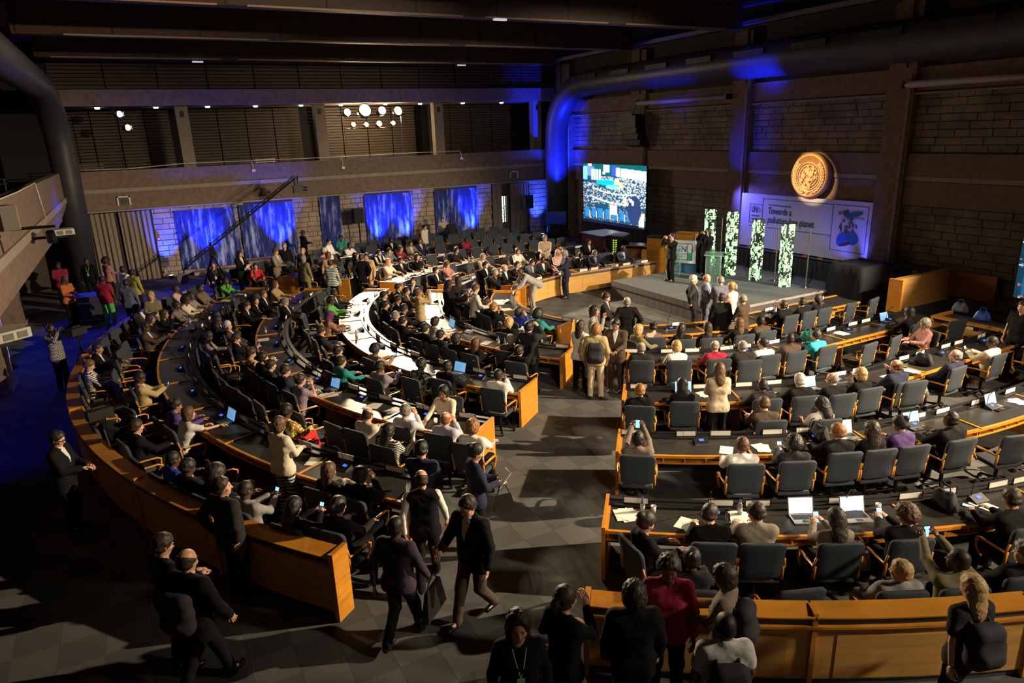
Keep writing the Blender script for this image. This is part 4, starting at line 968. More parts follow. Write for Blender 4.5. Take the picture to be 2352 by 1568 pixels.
PROPS=[
('laptopb', 5.65, 13.39, 25, 0, 'open laptop with blue-lit screen, left block third row', 0.74),
('laptopb', 6.98, 16.96, 2, 0, 'open laptop with blue-lit screen, left block second row', 0.74),
('laptopb', 2.99, 13.97, 17, 0, 'open laptop with dim blue screen, left block fourth row', 0.74),
('laptopb', 0.82, 13.33, 17, 0, 'open laptop beside the long-haired person in grey t-shirt', 0.74),
('laptopb', 11.22, 8.52, 75, 0, 'open laptop with blue page, right block third row', 0.74),
('laptopb', 8.94, 9.68, 58, 0, 'open laptop before the headscarf wearer, right block third row', 0.74),
('laptopw', 9.89, 6.75, 70, 0, 'open laptop with pale screen, right block fourth row', 0.74),
('laptopb', 11.2, 6.37, 77, 0, 'open laptop with pale page right of the purple blouse', 0.74),
('laptopw', 7.19, 5.39, 61, 0, 'bright laptop beside the long-haired person, right block fifth row', 0.74),
('laptopw', 7.8, 5.05, 64, 0, 'silver laptop with white page, right block fifth row', 0.74),
('laptopb', 13.19, 6.12, 88, 0, 'open laptop on the fourth row desk near the right edge', 0.74),
('laptopb', 16.85, 10.71, 90, 0, 'open laptop on the second row desk, far right end', 0.74),
('papers', 5.25, 6.74, 51, 4, 'fanned white papers hanging over the fifth row desk start, right block', 0.74),
('papers', 7.88, 7.45, 59, 1, 'white sheet left of the white-shirted person, fourth row right block', 0.74),
('papers', 8.41, 7.24, 62, 2, 'white sheet right of the white-shirted person, fourth row right block', 0.74),
('papers', 5.77, 6.08, 55, 2, 'notebook pages on the fifth row desk, right block', 0.74),
('papers', 6.5, 5.86, 58, 4, 'large open papers between two people, right block fifth row', 0.74),
('papers', 13.78, 6.11, 90, 3, 'white papers at the right edge, fourth row right block', 0.74),
('papers', 9.53, 4.41, 72, 1, 'single sheet on the fifth row desk near the right edge', 0.74),
('papers', 9.32, 9.47, 61, 3, 'white sheets beside the beige jacket, third row right block', 0.74),
('papers', 13.01, 8.16, 86, 1, 'white sheet right of the navy suit, third row right block', 0.74),
('papers', 14.99, 10.71, 90, 3, 'printed sheets on the second row desk behind the turquoise jacket', 0.74),
('papers', 2.89, 13.67, 18, 4, 'papers before the grey dress, left block fourth row', 0.74),
('papers', 3.47, 12.53, 24, 4, 'bright papers on the fourth row desk, left block', 0.74),
('papers', 3.76, 12.08, 27, 5, 'bright papers right of the first stack, left block fourth row', 0.74),
('papers', 7.27, 15.09, 18, 1, 'single bright sheet on the second row desk, left block', 0.74),
('papers', 1.91, 10.73, 29, 1, 'printed grid sheet on the fifth row desk, left block', 0.74),
('papers', 5.42, 20.36, 339, 4, 'white papers at the far end of the bright desk', 0.74),
('papers', 4.74, 18.12, 354, 4, 'white papers on the bright curved desk, left block third row', 0.74),
('papers', 4.71, 15.67, 9, 4, 'white papers before the checked blouse, third row left block', 0.74),
('papers', 9.59, 18.92, 336, 4, 'pile of papers at the far front desk end', 0.74),
('papers', 9.45, 18.65, 340, 5, 'scattered papers on the first row desk, left block', 0.74),
('papers', 9.25, 17.86, 351, 5, 'more scattered papers on the first row desk, left block', 0.74),
('papers', 6.95, 16.77, 3, 4, 'papers beside the laptop, left block second row', 0.74),
('papers', 2.17, 24.45, 327, 4, 'papers on the fifth row desk before the cream blouse', 0.74),
('papers', 2.69, 25.2, 324, 4, 'white papers on the fifth row desk before the green shirt', 0.74),
('papers', 1.03, 22.22, 338, 1, 'white sheet on the fifth row desk, left block far end', 0.74),
('papers', 0.69, 21.31, 342, 1, 'white sheet next to a bottle, fifth row left block', 0.74),
('papers', 3.05, 21.09, 340, 2, 'white sheet on the fourth row desk, left block', 0.74),
('papers', 2.46, 18.8, 352, 2, 'white sheet on the fourth row desk, lower, left block', 0.74),
('papers', 7.89, 23.94, 310, 3, 'white papers on the far block third row end', 0.74),
('papers', 13.87, 8.14, 90, 2, 'white sheet on the fourth row desk near the right edge', 0.74),
('bottle', 7.44, 14.78, 21, 0, 'water bottle on the second row desk, left block', 0.74),
('bottle', 7.49, 14.53, 23, 0, 'second water bottle beside it, second row left block', 0.74),
('bottle', 4.6, 17.48, 358, 0, 'dark upright bottle on the bright curved desk', 0.74),
('bottle', 10.86, 13.69, 52, 0, 'water bottle on the first row desk start, right block', 0.74),
('bottle', 5.49, 6.68, 52, 0, 'patterned flask on the fifth row desk, right block', 0.74),
('bottle', 6.56, 5.93, 58, 0, 'clear bottle between two people, right block fifth row', 0.74),
('bottle', 15.3, 13.06, 90, 0, 'water bottle on the first row desk, right block', 0.74),
('bottle', 15.77, 13.06, 90, 0, 'second water bottle, first row right block', 0.74),
('bottle', 0.87, 21.82, 340, 0, 'clear water bottle, fifth row left block', 0.74),
('bottle', 2.6, 19.36, 349, 0, 'steel bottle on the fourth row desk, left block', 0.74),
('bottle', 7.54, 14.5, 24, 0, 'third water bottle, second row left block', 0.74),
('bottle', 13.82, 28.09, 270, 0, 'water bottle in the far block, third row', 0.74),
('bottle', 11.87, 25.99, 281, 0, 'water bottle in the far block, second visible', 0.74),
('bottle', 9.53, 25.19, 297, 0, 'water bottle beside the suited person, far block third row', 0.74),
('bottle', 17.81, 23.81, 270, 0, 'water bottle at the right end, far block second row', 0.74),
('cup', 5.61, 6.59, 53, 0, 'white paper cup on the fifth row desk, right block', 0.74),
('cup', 8.22, 5.04, 66, 0, 'coffee cup beside the curly-haired person, right block fifth row', 0.74),
('phone', 9.33, 4.47, 71, 0, 'lit smartphone on the fifth row desk near the right edge', 0.74),
('phone', 5.86, 6.02, 55, 0, 'dark smartphone beside the notebook, fifth row right block', 0.74),
('bag', 13.03, 7.78, 87, 1, 'tan canvas handbag standing on a chair between third and fourth rows, right block', 0.48),
('bag', 13.26, 7.63, 88, 5, 'denim jacket heap on the chair beside the tan handbag', 0.48),
('bag', 13.73, 10.71, 90, 3, 'green cloth bag on the second row desk, right block', 0.74),
('bag', 18.58, 9.36, 90, 2, 'blue nylon bag lying on the side desk', 0.8),
('bag', 19.0, 10.15, 90, 5, 'grey bag on the side desk, behind the cup', 0.8),
('bag', 9.02, 4.62, 70, 0, 'black bag heap on the fifth row desk near the right edge', 0.74),
('bag', 14.37, 8.26, 90, 0, 'black bag on the third row desk, right block', 0.74),
('bag', 9.43, 6.93, 68, 0, 'black bag on the fourth row desk, right block', 0.74),
('bag', 7.29, 4.63, 63, 4, 'rose-brown leather bag beside the blond person in grey suit', 0.48)]
UPLIGHTS=[(.95,34.35,0),(2.75,34.15,0),(5.95,33.9,0),(10.9,34.3,0),(12.35,34.3,0),(16.2,34.3,0),(20.35,34.2,0)]
# ================= ROOM =================
YB=34.9; XR=21.9; XL=-8.
fl=MB(); fl.box(XL,XR+.6,-6,YB+.4,-.2,-.012); FLOOR=struct(fl.build('floor',MORTAR))
# carpet tiles: 300 nearest ones that show, the rest joined
def tile_mesh(n,m):
    b=MB(); e=.0015
    b.add([(-.25,-.25,-.012),(.25,-.25,-.012),(.25,.25,-.012),(-.25,.25,-.012),(-.25+e,-.25+e,0),(.25-e,-.25+e,0),(.25-e,.25-e,0),(-.25+e,.25-e,0)],[(4,5,6,7),(0,1,5,4),(1,2,6,5),(2,3,7,6),(3,0,4,7)]); return b.mesh(n,m)
TM=[tile_mesh('carpet_tile_a',CARPA),tile_mesh('carpet_tile_b',CARPB)]
cand=[]; 
Mi=cam.matrix_world.inverted()
def inview(x,y,z,m=1.02):
    q=Mi@Vector((x,y,z))
    return q.z<-.5 and abs(q.x/q.z*FPX)<1176*m and abs(q.y/q.z*FPX)<784*m
for i in range(-17,44):
    for j in range(-12,70):
        x=.55+i*.5; y=.18+j*.5
        if XL<x<XR and -6<y<YB: cand.append((x,y,(i+j)%2))
rr_=lambda x,y: math.hypot(x-OX,y-OY)
vis=sorted([c for c in cand if inview(c[0],c[1],0,1.0)],key=lambda c:(c[0]**2+c[1]**2)+ (40 if 4<rr_(c[0],c[1])<13 and not(-8<c[0]<6) else 0)+(60 if rr_(c[0],c[1])<15.3 and c[0]<1.2 else 0))
near=set(vis[:300])
rest=[MB(),MB()]
for c in cand:
    if c in near: inst('carpet_tile',TM[c[2]],FLOOR,(c[0],c[1],0))
    else:
        b=rest[0]; x,y=c[0],c[1]; e=.0015
        b.add([(x-.25,y-.25,-.012),(x+.25,y-.25,-.012),(x+.25,y+.25,-.012),(x-.25,y+.25,-.012),(x-.25+e,y-.25+e,0),(x+.25-e,y-.25+e,0),(x+.25-e,y+.25-e,0),(x-.25+e,y+.25-e,0)],[(4,5,6,7),(0,1,5,4),(1,2,6,5),(2,3,7,6),(3,0,4,7)],c[2])
stuff(rest[0].build('carpet_tiling',[CARPA,CARPB],FLOOR))
# blocks (stone) laid on walls
def blocks(parent,regions,to3,mtl,bw,bh,cap,vis_ok,dep=.05):
    """regions: (a0,a1,z0,z1); to3(a,z,d)->point, d = out of wall"""
    cells=[]
    for (a0,a1,z0,z1) in regions:
        nz=max(1,round((z1-z0)/bh)); hz=(z1-z0)/nz
        for k in range(nz):
            a=a0-(random.random()*bw)
            while a<a1:
                w_=bw*random.choice((.75,1,1,1.25,1.5)); u0=max(a,a0)+.006; u1=min(a+w_,a1)-.006
                if u1-u0>.06: cells.append((u0,u1,z0+k*hz+.007,z0+(k+1)*hz-.007,dep*random.uniform(.6,1.25)))
                a+=w_
    order=sorted(cells,key=lambda c:(not vis_ok(c),random.random()*0+c[0]*0-(c[1]-c[0])*0,math.dist(to3((c[0]+c[1])/2,c[2],0),(0,0,6))))
    rest=MB()
    for n,c in enumerate(order):
        u0,u1,z0,z1,d=c; e=.008
        p=[to3(u0,z0,0),to3(u1,z0,0),to3(u1,z1,0),to3(u0,z1,0),to3(u0+e,z0+e,d),to3(u1-e,z0+e,d),to3(u1-e,z1-e,d),to3(u0+e,z1-e,d)]
        fs=[(4,5,6,7),(0,1,5,4),(1,2,6,5),(2,3,7,6),(3,0,4,7)]
        if n<cap: b=MB(); b.add(p,fs); b.build('stone_block',mtl,parent)
        else: rest.add(p,fs)
    if rest.v: stuff(rest.build('stone_blocks',mtl,parent))
# ---- back wall
b=MB(); b.box(XL,17.5,YB,YB+.3,-.1,3.15); b.box(19.9,XR+.3,YB,YB+.3,-.1,3.15); b.box(17.5,18.1,YB,YB+.3,-.1,3.15); b.box(18.5,19.9,YB,YB+.3,-.1,3.15); b.box(18.1,18.5,YB,YB+.3,-.1,.9); b.box(18.1,18.5,YB,YB+.3,2.4,3.15)
WB=struct(b.build('wall_back',MORTAR))
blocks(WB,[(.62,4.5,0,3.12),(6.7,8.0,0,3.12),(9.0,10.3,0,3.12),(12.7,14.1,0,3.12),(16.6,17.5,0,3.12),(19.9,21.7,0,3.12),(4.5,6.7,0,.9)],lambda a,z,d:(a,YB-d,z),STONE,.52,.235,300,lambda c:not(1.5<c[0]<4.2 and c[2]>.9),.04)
# window slit with daylight between curtains
b=MB(); b.box(18.1,18.5,YB+.1,YB+.12,.9,2.4); g=b.mesh('pane',mat('window_glass',(.9,.95,.93),.02,noise=0,trans=1.))
WN=struct(empty('window_1',(0,0,0))); inst('pane',g,WN)
b=MB()
for x0 in (18.07,18.28,18.48): b.box(x0,x0+.035,YB+.02,YB+.09,.9,2.4)
b.box(18.07,18.51,YB+.02,YB+.09,.88,.93); b.box(18.07,18.51,YB+.02,YB+.09,2.38,2.42); b.build('window_frame',BLKM,WN)
b=MB()
for k in range(26):
    a=random.uniform(.95,1.9); b.ell((random.uniform(18.0,18.6),YB+.35+random.uniform(0,.3),a),(.05,.02,.03),6,4)
sb=MB(); sb.box(17.6,19.0,YB+.9,YB+.95,.3,3.0); so=sb.build('daylight_sky',mat('daylight',(.8,.95,.85),.9,noise=0,emit=2.2,ecol=(.8,.95,.82))); tag(so,'bright daylight outside the narrow window in the back wall','daylight')
b2=b
o=stuff(b2.build('foliage',mat('leaf_green',(.25,.65,.12),.8,noise=.3)));tag(o,'green leaves outside the narrow window in the back wall','plant')
# ---- back balcony: parapet, upper beam, columns, louvres
b=MB()
b.box(-2.4,XR-.2,YB-.10,YB+.12,3.15,3.92); b.box(-2.4,XR-.2,YB-.04,YB+.12,3.92,4.08); b.box(-2.4,XR-.2,YB-.10,YB+.12,4.08,4.80)
b.box(-2.4,XR-.2,YB+.12,YB+4,3.15,3.5); GB=struct(b.build('wall_gallery_back',CONC))
b=MB(); b.box(-2.4,XR-.2,YB-.115,YB-.03,3.90,4.06); struct(b.build('trim_1',CONCL))
b=MB(); b.box(-2.4,XR-.2,YB-.30,YB-.02,3.10,3.16); struct(b.build('trim_2',CONCL))
b=MB(); b.box(-2.4,XR-.2,YB+.0,YB+.6,7.42,8.07); b.box(-2.4,XR-.2,YB+.6,YB+4,7.42,7.6); struct(b.build('wall_beam_back',CONC))
for n,x in enumerate((2.57,8.72,14.96,21.0)):
    b=MB(); b.box(x-.26,x+.26,YB+.75,YB+1.2,3.5,7.42); b.box(x-.07,x+.07,YB+.7,YB+.76,6.95,7.2,1); o=b.build('concrete_column',[CONCL,BLK]); o['kind']='structure'
b=MB(); b.box(-8,XR,YB+3.9,YB+4.1,3.4,9.4); b.box(-8,XR,YB+.3,YB+.5,8.07,9.5); WL=struct(b.build('wall_upper_back',CEIL))
for n,(x0,x1) in enumerate([(-2.2,2.2),(3.0,8.3),(9.1,14.6),(15.4,20.7)]):
    for q in range(4):
        xa=x0+(x1-x0)*q/4; xb=x0+(x1-x0)*(q+1)/4-.05; t=MB()
        for k in range(26): z=3.75+k*.14; t.hexa([(xa,YB+3.3,z),(xb,YB+3.3,z),(xb,YB+3.37,z+.03),(xa,YB+3.37,z+.03),(xa,YB+3.3,z+.1),(xb,YB+3.3,z+.1),(xb,YB+3.33,z+.12),(xa,YB+3.33,z+.12)])
        t.build('louvre_panel',LOUV,WL)
t_=[]
for q in range(12):
    xa=-2.2+q*2; t=MB()
    for k in range(8): t.box(xa,xa+1.95,YB+.22,YB+.28,8.12+k*.15,8.12+k*.15+.11)
    t.build('louvre_panel',LOUV,WL)
# small downlights under the upper beam
dm=MB(); dm.lathe([(.001,.0),(.09,.0),(.10,.03),(.10,.06)],12); DLM=dm.mesh('downlight_can',[mat('downlight_glow',(1,1,1),.3,noise=0,emit=9,ecol=(.75,.9,1))])
for k,x in enumerate((-.7,1.6,3.75,5.9,8.0,10.03,12.3,14.3,16.7,19.2,21.3)):
    o=inst('downlight',DLM,None,(x,YB+.42+ (1.2 if k%2 else 1.0),7.36)); tag(o,f'small cool ceiling downlight over the back gallery, {ORD[k]} from the left','light','gallery downlights')
# cable and rail on the parapet
def cable(name,pts,r,m,label=None,cat='cable'):
    t=MB(); t.tube(pts,r,6); o=t.build(name,m,None,True)
    if label: tag(o,label,cat)
    return o
cable('parapet_cable',[(-2.3,YB-.05,4.9),(0,YB-.05,4.85),(2.2,YB-.05,4.96),(8,YB-.05,4.93),(13.6,YB-.05,4.95),(15.7,YB-.05,4.93)],.016,WHITE,'white cable run lying along the top of the back gallery parapet')
for k,(x,dz) in enumerate([(5.1,.35),(9.3,.45),(15.7,.3)]):
    t=MB(); t.tube([(x,YB-.12,4.9),(x+.05,YB-.13,4.9-dz*.5),(x+.04,YB-.13,4.9-dz)],.018,6); t.box(x-.03,x+.13,YB-.17,YB-.11,4.9-dz-.1,4.9-dz)
    tag(t.build('cable_drop',WHITE),['short white cable drop with a socket above the blue lit panel','short white cable drop below the stage lamps','short white cable drop at the right end of the gallery'][k],'cable')
for k,x in enumerate((-.35,18.9)):
    t=empty('wall_sign',(x,YB-.13,3.52)); f=MB(); f.box(-.26,.26,-.03,0,.15,.2); f.box(-.26,-.2,-.03,0,-.17,.2); f.box(.2,.26,-.03,0,-.17,.2); f.build('frame',WHITE,t); f=MB(); f.box(-.2,.2,-.015,0,-.17,.15); f.lathe([(.05,0),(.09,0),(.09,.02),(.05,.02),(.05,0)],14,0,Matrix.Translation((0,-.02,-.02))@Matrix.Rotation(PI/2,4,'X')); f.build('sign_face',mat('sign_grey',(.08,.08,.08),.5,noise=0),t)
    tag(t,['small white-framed box sign on the left of the gallery front','small white-framed box sign on the right of the gallery front'][k],'sign')
# ---- right wall
b=MB(); b.box(XR,XR+.4,-6,YB+.3,-.2,9.4); WR=struct(b.build('wall_right',MORTAR))
pil=[(33.2,34.4),(26.8,27.9),(20.5,21.4),(13.9,14.8),(7.2,8.2)]
for (y0,y1) in pil:
    t=MB(); t.box(XR-.28,XR,y0,y1,-.05,9.2); o=struct(t.build('concrete_pillar',CONC)); 
    t=MB(); t.tube([(XR-.31,y0+.12,.3),(XR-.31,y0+.12,7.1)],.045,8); t.build('pipe',CONCL,o)
t=MB(); t.box(XR-.16,XR,-6,YB,3.16,3.9); t.box(XR-.16,XR,-6,YB,4.06,4.76); t.box(XR-.10,XR,-6,YB,3.9,4.06); o=struct(t.build('wall_band_right',CONC))
t=MB(); t.box(XR-.175,XR-.09,-6,YB,3.92,4.06); struct(t.build('trim_3',CONCL))
t=MB(); t.box(XR-.14,XR,-6,YB,6.62,7.3); struct(t.build('wall_beam_right',CONC))
t=MB(); t.tube([(XR-.2,-6,6.54),(XR-.2,YB,6.54)],.03,8); tag(t.build('conduit_pipe',CONCL),'long pale conduit pipe along the right wall below the big duct','pipe')
gaps=[(27.9,33.2),(21.4,26.8),(14.8,20.5),(8.2,13.9)]
reg=[(a,b_,4.78,6.6) for a,b_ in gaps]+[(a,b_,.0,3.14) for a,b_ in gaps if a!=14.8]+[(14.8,20.5,0,1.1)]
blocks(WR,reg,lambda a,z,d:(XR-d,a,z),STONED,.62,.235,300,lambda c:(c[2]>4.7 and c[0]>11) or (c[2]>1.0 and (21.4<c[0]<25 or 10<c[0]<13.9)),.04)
t=MB(); t.box(XR-.02,XR,-6,7.2,-.1,9.2); 
struct(t.build('wall_right_near',CONC))
for k,(y0,y1,z) in enumerate([(21.5,27.2,6.88),(9.0,14.1,6.8)]):
    t=empty('screen_housing',(XR-.45,(y0+y1)/2,z)); q=MB(); h=(y1-y0)/2; q.tube([(0,-h,0),(0,h,0)],.1,12); q.build('roller_case',mat('housing_white',(.42,.36,.40),.5,noise=0),t,True); q=MB(); q.box(-.1,.3,-h-.03,-h+.03,-.1,.1); q.box(-.1,.3,h-.03,h+.03,-.1,.1); q.build('bracket',BLKM,t)
    tag(t,['long white roller screen housing above the video wall bays','long white roller screen housing at the upper right'][k],'screen')
# clerestory posts + dark upper wall
for k,y in enumerate((34.2,27.4,20.9,14.4)):
    t=MB(); t.box(XR-.35,XR-.05,y-.2,y+.2,7.3,9.25); struct(t.build('clerestory_post',CONC))
# ---- ducts (round)
def duct(name,pts,r,lab,m=None):
    t=empty(name,(0,0,0)); q=MB(); q.tube(pts,r,24); q.build('duct_body',m or DUCT,t,True); return tag(t,lab,'duct')
C8=[(21.3+.0,y,8.05) for y in (-6,4,14,24,31)]
bend=[(21.3-.05*k,31+2.6*math.sin(k*PI/12),8.05-2.2*(1-math.cos(k*PI/12))) for k in range(1,7)]
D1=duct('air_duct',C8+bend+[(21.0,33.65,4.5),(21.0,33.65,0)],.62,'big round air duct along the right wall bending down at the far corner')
for k in range(10): q=MB(); q.box(20.66,20.76,29.5-2.6*k,30.9-2.6*k,8.2,8.4); q.build('duct_slot',BLK,D1)
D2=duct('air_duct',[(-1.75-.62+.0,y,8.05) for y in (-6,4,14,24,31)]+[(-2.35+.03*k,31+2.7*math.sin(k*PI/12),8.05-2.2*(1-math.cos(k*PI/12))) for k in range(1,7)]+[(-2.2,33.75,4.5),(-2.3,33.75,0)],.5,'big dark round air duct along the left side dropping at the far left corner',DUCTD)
# ---- ceiling
b=MB(); b.box(XL,XR+.4,-6,YB+4.2,9.9,10.1); struct(b.build('ceiling',CEIL))
for n,y in enumerate((32.3,26.0,19.7,13.4,7.1,.8)):
    t=MB(); t.box(-2.3,20.2,y,y+.45,9.05,9.9); o=struct(t.build('ceiling_beam',BEAMW))
    x=-1.8+ (n%2)*.8; t=MB()
    while x<19: 
        L_=random.choice((4.4,5.2,5.9)); t.box(x,min(x+L_,19.4),y-.03,y+.0,9.03,9.075); x+=L_+.7
    t.build('edge_strip',mat('strip_tan',(.34,.22,.15),.6,noise=0),o)
    t=MB()
    for q in range(9): t.box(-2.2+q*2.5,-2.17+q*2.5,y-.012,y,9.08,9.85)
    t.build('joint_strip',BLK,o)
for k,(x,y,z) in enumerate([(10.3,19.6,9.0),(3.2,32.2,8.95),(14.8,32.2,8.95)]):
    t=MB(); t.box(-.2,.2,-.06,.06,-.05,.0); o=t.build('ceiling_fitting',mat('fitting_lav',(.5,.5,.75),.4,noise=0,emit=.35 if k else .5,ecol=(.45,.4,1) if k else (.8,.75,.9))); o.location=(x,y-.1,z); tag(o,['slim pale ceiling fitting on the nearest visible roof beam','small blue lit fitting on the far roof beam at left','small blue lit fitting on the far roof beam at right'][k],'light')
t=MB(); t.box(20.3,20.45,-6,YB,9.2,9.34); struct(t.build('trim_4',mat('edge_grey',(.12,.12,.16),.6,noise=0)))
# ---- left gallery
GX=-2.4
t=MB()
prof=[(-6,3.02),(26.3,3.02),(33.2,3.55),(33.9,4.85),(-6,4.85)]
t.add([(GX,y,z) for y,z in prof]+[(GX-.25,y,z) for y,z in prof],[(4,3,2,1,0),(5,6,7,8,9)]+[(i,(i+1)%5,(i+1)%5+5,i+5) for i in range(5)])
GL=struct(t.build('wall_gallery_left',CONC))
t=MB(); t.box(GX-.02,GX+.06,-6,33.5,3.70,3.90); struct(t.build('trim_5',CONCL))
t=MB(); t.box(XL,GX-.2,-6,33,3.02,3.3); struct(t.build('ceiling_gallery_left',CONC))
t=MB(); t.box(XL-.2,XL,-6,YB+.3,-.2,10); struct(t.build('wall_left',CONC))
t=MB(); t.box(XL-.2,XR+.4,-6.2,-6,-.2,10); struct(t.build('wall_front',CONC))
for k,(x0,x1,y0,y1,m) in enumerate([(-4.6,-3.5,20.3,21.3,CONC),(-5.0,-4.0,28.2,29.0,CONC)]):
    t=MB(); t.box(x0,x1,y0,y1,0,3.02); o=struct(t.build('concrete_pillar',m)); t=MB(); t.box(x0-.06,x1+.06,y0-.06,y1+.06,0,.12); t.build('plinth',CONCL,o)
cable('gallery_cable',[(GX+.03,6,4.88),(GX+.03,14,4.9),(GX+.04,20,4.87),(GX+.04,24,4.9),(GX+.05,24.2,4.6),(GX+.06,24.6,3.8)],.014,WHITE,'pale cable along the left gallery parapet dropping to the projector')
# ---- stage
SX0,SX1,SY0,SY1,SZ=14.75,21.2,14.6,20.0,.55
t=MB(); t.box(SX0,SX1,SY0,SY1,SZ-.05,SZ); ST=empty('stage',(0,0,0)); t.build('deck',STAGE,ST)
t=MB(); n=60
def wavy(mb,p0,p1,z0,z1,amp,n,mi=None,nx=None,thick=.01):
    p0=Vector(p0);p1=Vector(p1); d=(p1-p0); nrm=Vector((-d.y,d.x)).normalized() if nx is None else Vector(nx)
    vs=[]
    for k in range(n+1):
        q=p0+d*k/n+nrm*amp*math.sin(k*1.9+.7*math.sin(k*.37))
        vs+= [(q.x,q.y,z0),(q.x,q.y,z1)]
    mb.add(vs,[(2*k,2*k+2,2*k+3,2*k+1) for k in range(n)],mi)
wavy(t,(SX0,SY1),(SX0,SY0),.01,SZ-.01,.0015,60); wavy(t,(SX0,SY0),(SX1,SY0),.01,SZ-.01,.0015,60); wavy(t,(SX0,SY1),(SX1,SY1),.01,SZ-.01,.006,40); t.build('skirt',SKIRT,ST)
t=MB(); t.box(SX0-.02,SX0+.0,SY0,SY1,.33,.36); t.build('skirt_seam',BLK,ST)
t=MB(); t.box(SX0,SX1,SY0-.03,SY0,SZ-.07,SZ+.004); t.build('front_edge',mat('edge_tan',(.35,.30,.24),.6),ST)
t=MB(); t.box(SX0+.2,SX1,16.9,16.93,SZ,SZ+.004); t.box(16.6,16.63,SY0,SY1,SZ,SZ+.004); t.build('deck_joint',mat('joint_green',(.16,.22,.17),.6,noise=0),ST)
tag(ST,'low square stage with dark carpet deck and grey cloth skirt','stage')
# ================= FURNITURE =================
def seat_ranges(i):
    r=RP[i]+.33
    fa=[129,132.5,132,131.5,131.5][i]; la=[205,217.3,217.2,217.5,217.8][i]; ra=[229,230.5,230.5,230.5,230.2][i]
    return {'F':(-(4.0),R(fa-90)*r),'L':(R(140-90)*r,R(la-90)*r),'R':(R(ra-90)*r,PI*r+4.6)}
def desk_unit(i,rp,s0,s1,first,last,rr,blk,k):
    T=empty('curved_desk',(0,0,0))
    b=MB(); arcbox(b,rr,rp-.02,rp+.64,s0,s1,.70,.735); b.build('desk_top',DARKTOP,T)
    b=MB(); arcbox(b,rr,rp+.64,rp+.69,s0,s1,.695,.74); b.build('edge_trim',WOOD,T)
    b=MB(); arcbox(b,rr,rp+.22,rp+.67,s0,s1,.585,.605)
    n=6
    for q in range(n+1):
        sa=s0+.02+(s1-s0-.06)*q/n; arcbox(b,rr,rp+.3,rp+.66,sa,sa+.02,.605,.70,seg=9)
    b.build('shelf',WOOD,T)
    b=MB(); arcbox(b,rr,rp-.14,rp-.10,s0+.005,s1-.005,.06,.66); b.build('front_panel',WOODF if i==0 else STRIP,T)
    b=MB(); arcbox(b,rr,rp-.135,rp-.105,s0,s1,.66,.745); b.build('front_strip',STRIP,T)
    b=MB(); arcbox(b,rr,rp-.17,rp-.09,s0,s1,.745,.785); b.build('front_cap',WOOD if i==0 else BLK,T)
    b=MB(); arcbox(b,rr,rp-.09,rp+.05,s0,s1,.735,.765); b.build('plate_ledge',BLK,T)
    b=MB(); arcbox(b,rr,rp-.09,rp+.69,s0,s0+.035,.735,.752,seg=9); b.build('top_divider',WOOD,T)
    b=MB(); arcbox(b,rr,rp-.10,rp+.6,s0+.005,s0+.03,.0,.70,seg=9); b.build('support_panel',WOODD,T)
    if first or last:
        sa,sb=(s0-.05,s0) if first else (s1,s1+.05)
        b=MB(); arcbox(b,rr,rp-.19,rp+.72,sa,sb,.0,.80,seg=9); b.build('end_panel',WOOD,T)
    if i==0 and k%2==1 and blk!='R':
        b=MB(); sm=(s0+s1)/2; arcbox(b,rr,rp-.142,rp-.135,sm,sm+.16,.67,.74); b.build('number_card',PAPER,T)
    tag(T,f"curved wood-edged desk section with dark top, {BN[blk]} {ORD[i]} row, {ORD[k]} from the aisle",'desk',f'desk sections of the {BN[blk]}, {ORD[i]} row')
for i,rp in enumerate(RP):
    rr=rp+.33
    for blk,(a,z) in seat_ranges(i).items():
        n=max(1,round((z-a)/1.95)); L_=(z-a)/n
        for q in range(n):
            k=(n-1-q) if blk in 'FL' else q
            first=q==0 and blk!='F'; last=q==n-1 and blk!='R'
            desk_unit(i,rp,a+q*L_,a+(q+1)*L_,first and blk!='F',last,rr,blk,k)
# parapets behind the back rows
def parapet(r,a,z,blk,lab):
    n=max(1,round((z-a)/2.15)); L_=(z-a)/n
    for q in range(n):
        s0,s1=a+q*L_,a+(q+1)*L_; k=(n-1-q) if blk=='L' else q
        T=empty('wooden_parapet',(0,0,0))
        b=MB(); arcbox(b,r,r-.04,r+.20,s0+.01,s1-.01,.90,.95,seg=.4,z1b=.915); b.build('top_cap',WOOD,T)
        b=MB(); arcbox(b,r,r+.12,r+.155,s0,s1,.80,.90); b.build('dark_strip',STRIP,T)
        b=MB(); arcbox(b,r,r+.12,r+.20,s0,s1,.77,.80); b.build('ledge',WOOD,T)
        b=MB(); arcbox(b,r,r+.08,r+.15,s0+.01,s1-.01,.10,.77); b.build('front_panel',WOODF,T)
        b=MB(); arcbox(b,r,r+.15,r+.158,s0+.25,s1-.25,.12,.66); b.build('inset_panel',WOODF,T)
        b=MB(); arcbox(b,r,r+.0,r+.185,s1-.025,s1+.025,.02,.955,seg=9); b.build('side_divider',WOOD,T)
        b=MB(); arcbox(b,r,r+.06,r+.12,s0,s1,0,.10); b.build('plinth',STRIP,T)
        if (blk=='L' and q==n-1): b=MB(); arcbox(b,r,r-.10,r+.2,s1,s1+.06,.0,.97,seg=9); b.build('end_panel',WOOD,T)
        if (blk=='R' and q==0): b=MB(); arcbox(b,r,r-.06,r+.2,s0-.06,s0,.0,.97,seg=9); b.build('end_panel',WOOD,T)
        tag(T,f"{lab}, {ORD[k]} section from the aisle",'parapet',f'{lab} sections')
parapet(15.32,R(141-90)*15.32,R(218-90)*15.32,'L','curved wooden parapet behind the left block')
parapet(15.36,R(230-90)*15.36,PI*15.36+3.2,'R','curved wooden parapet behind the right block')
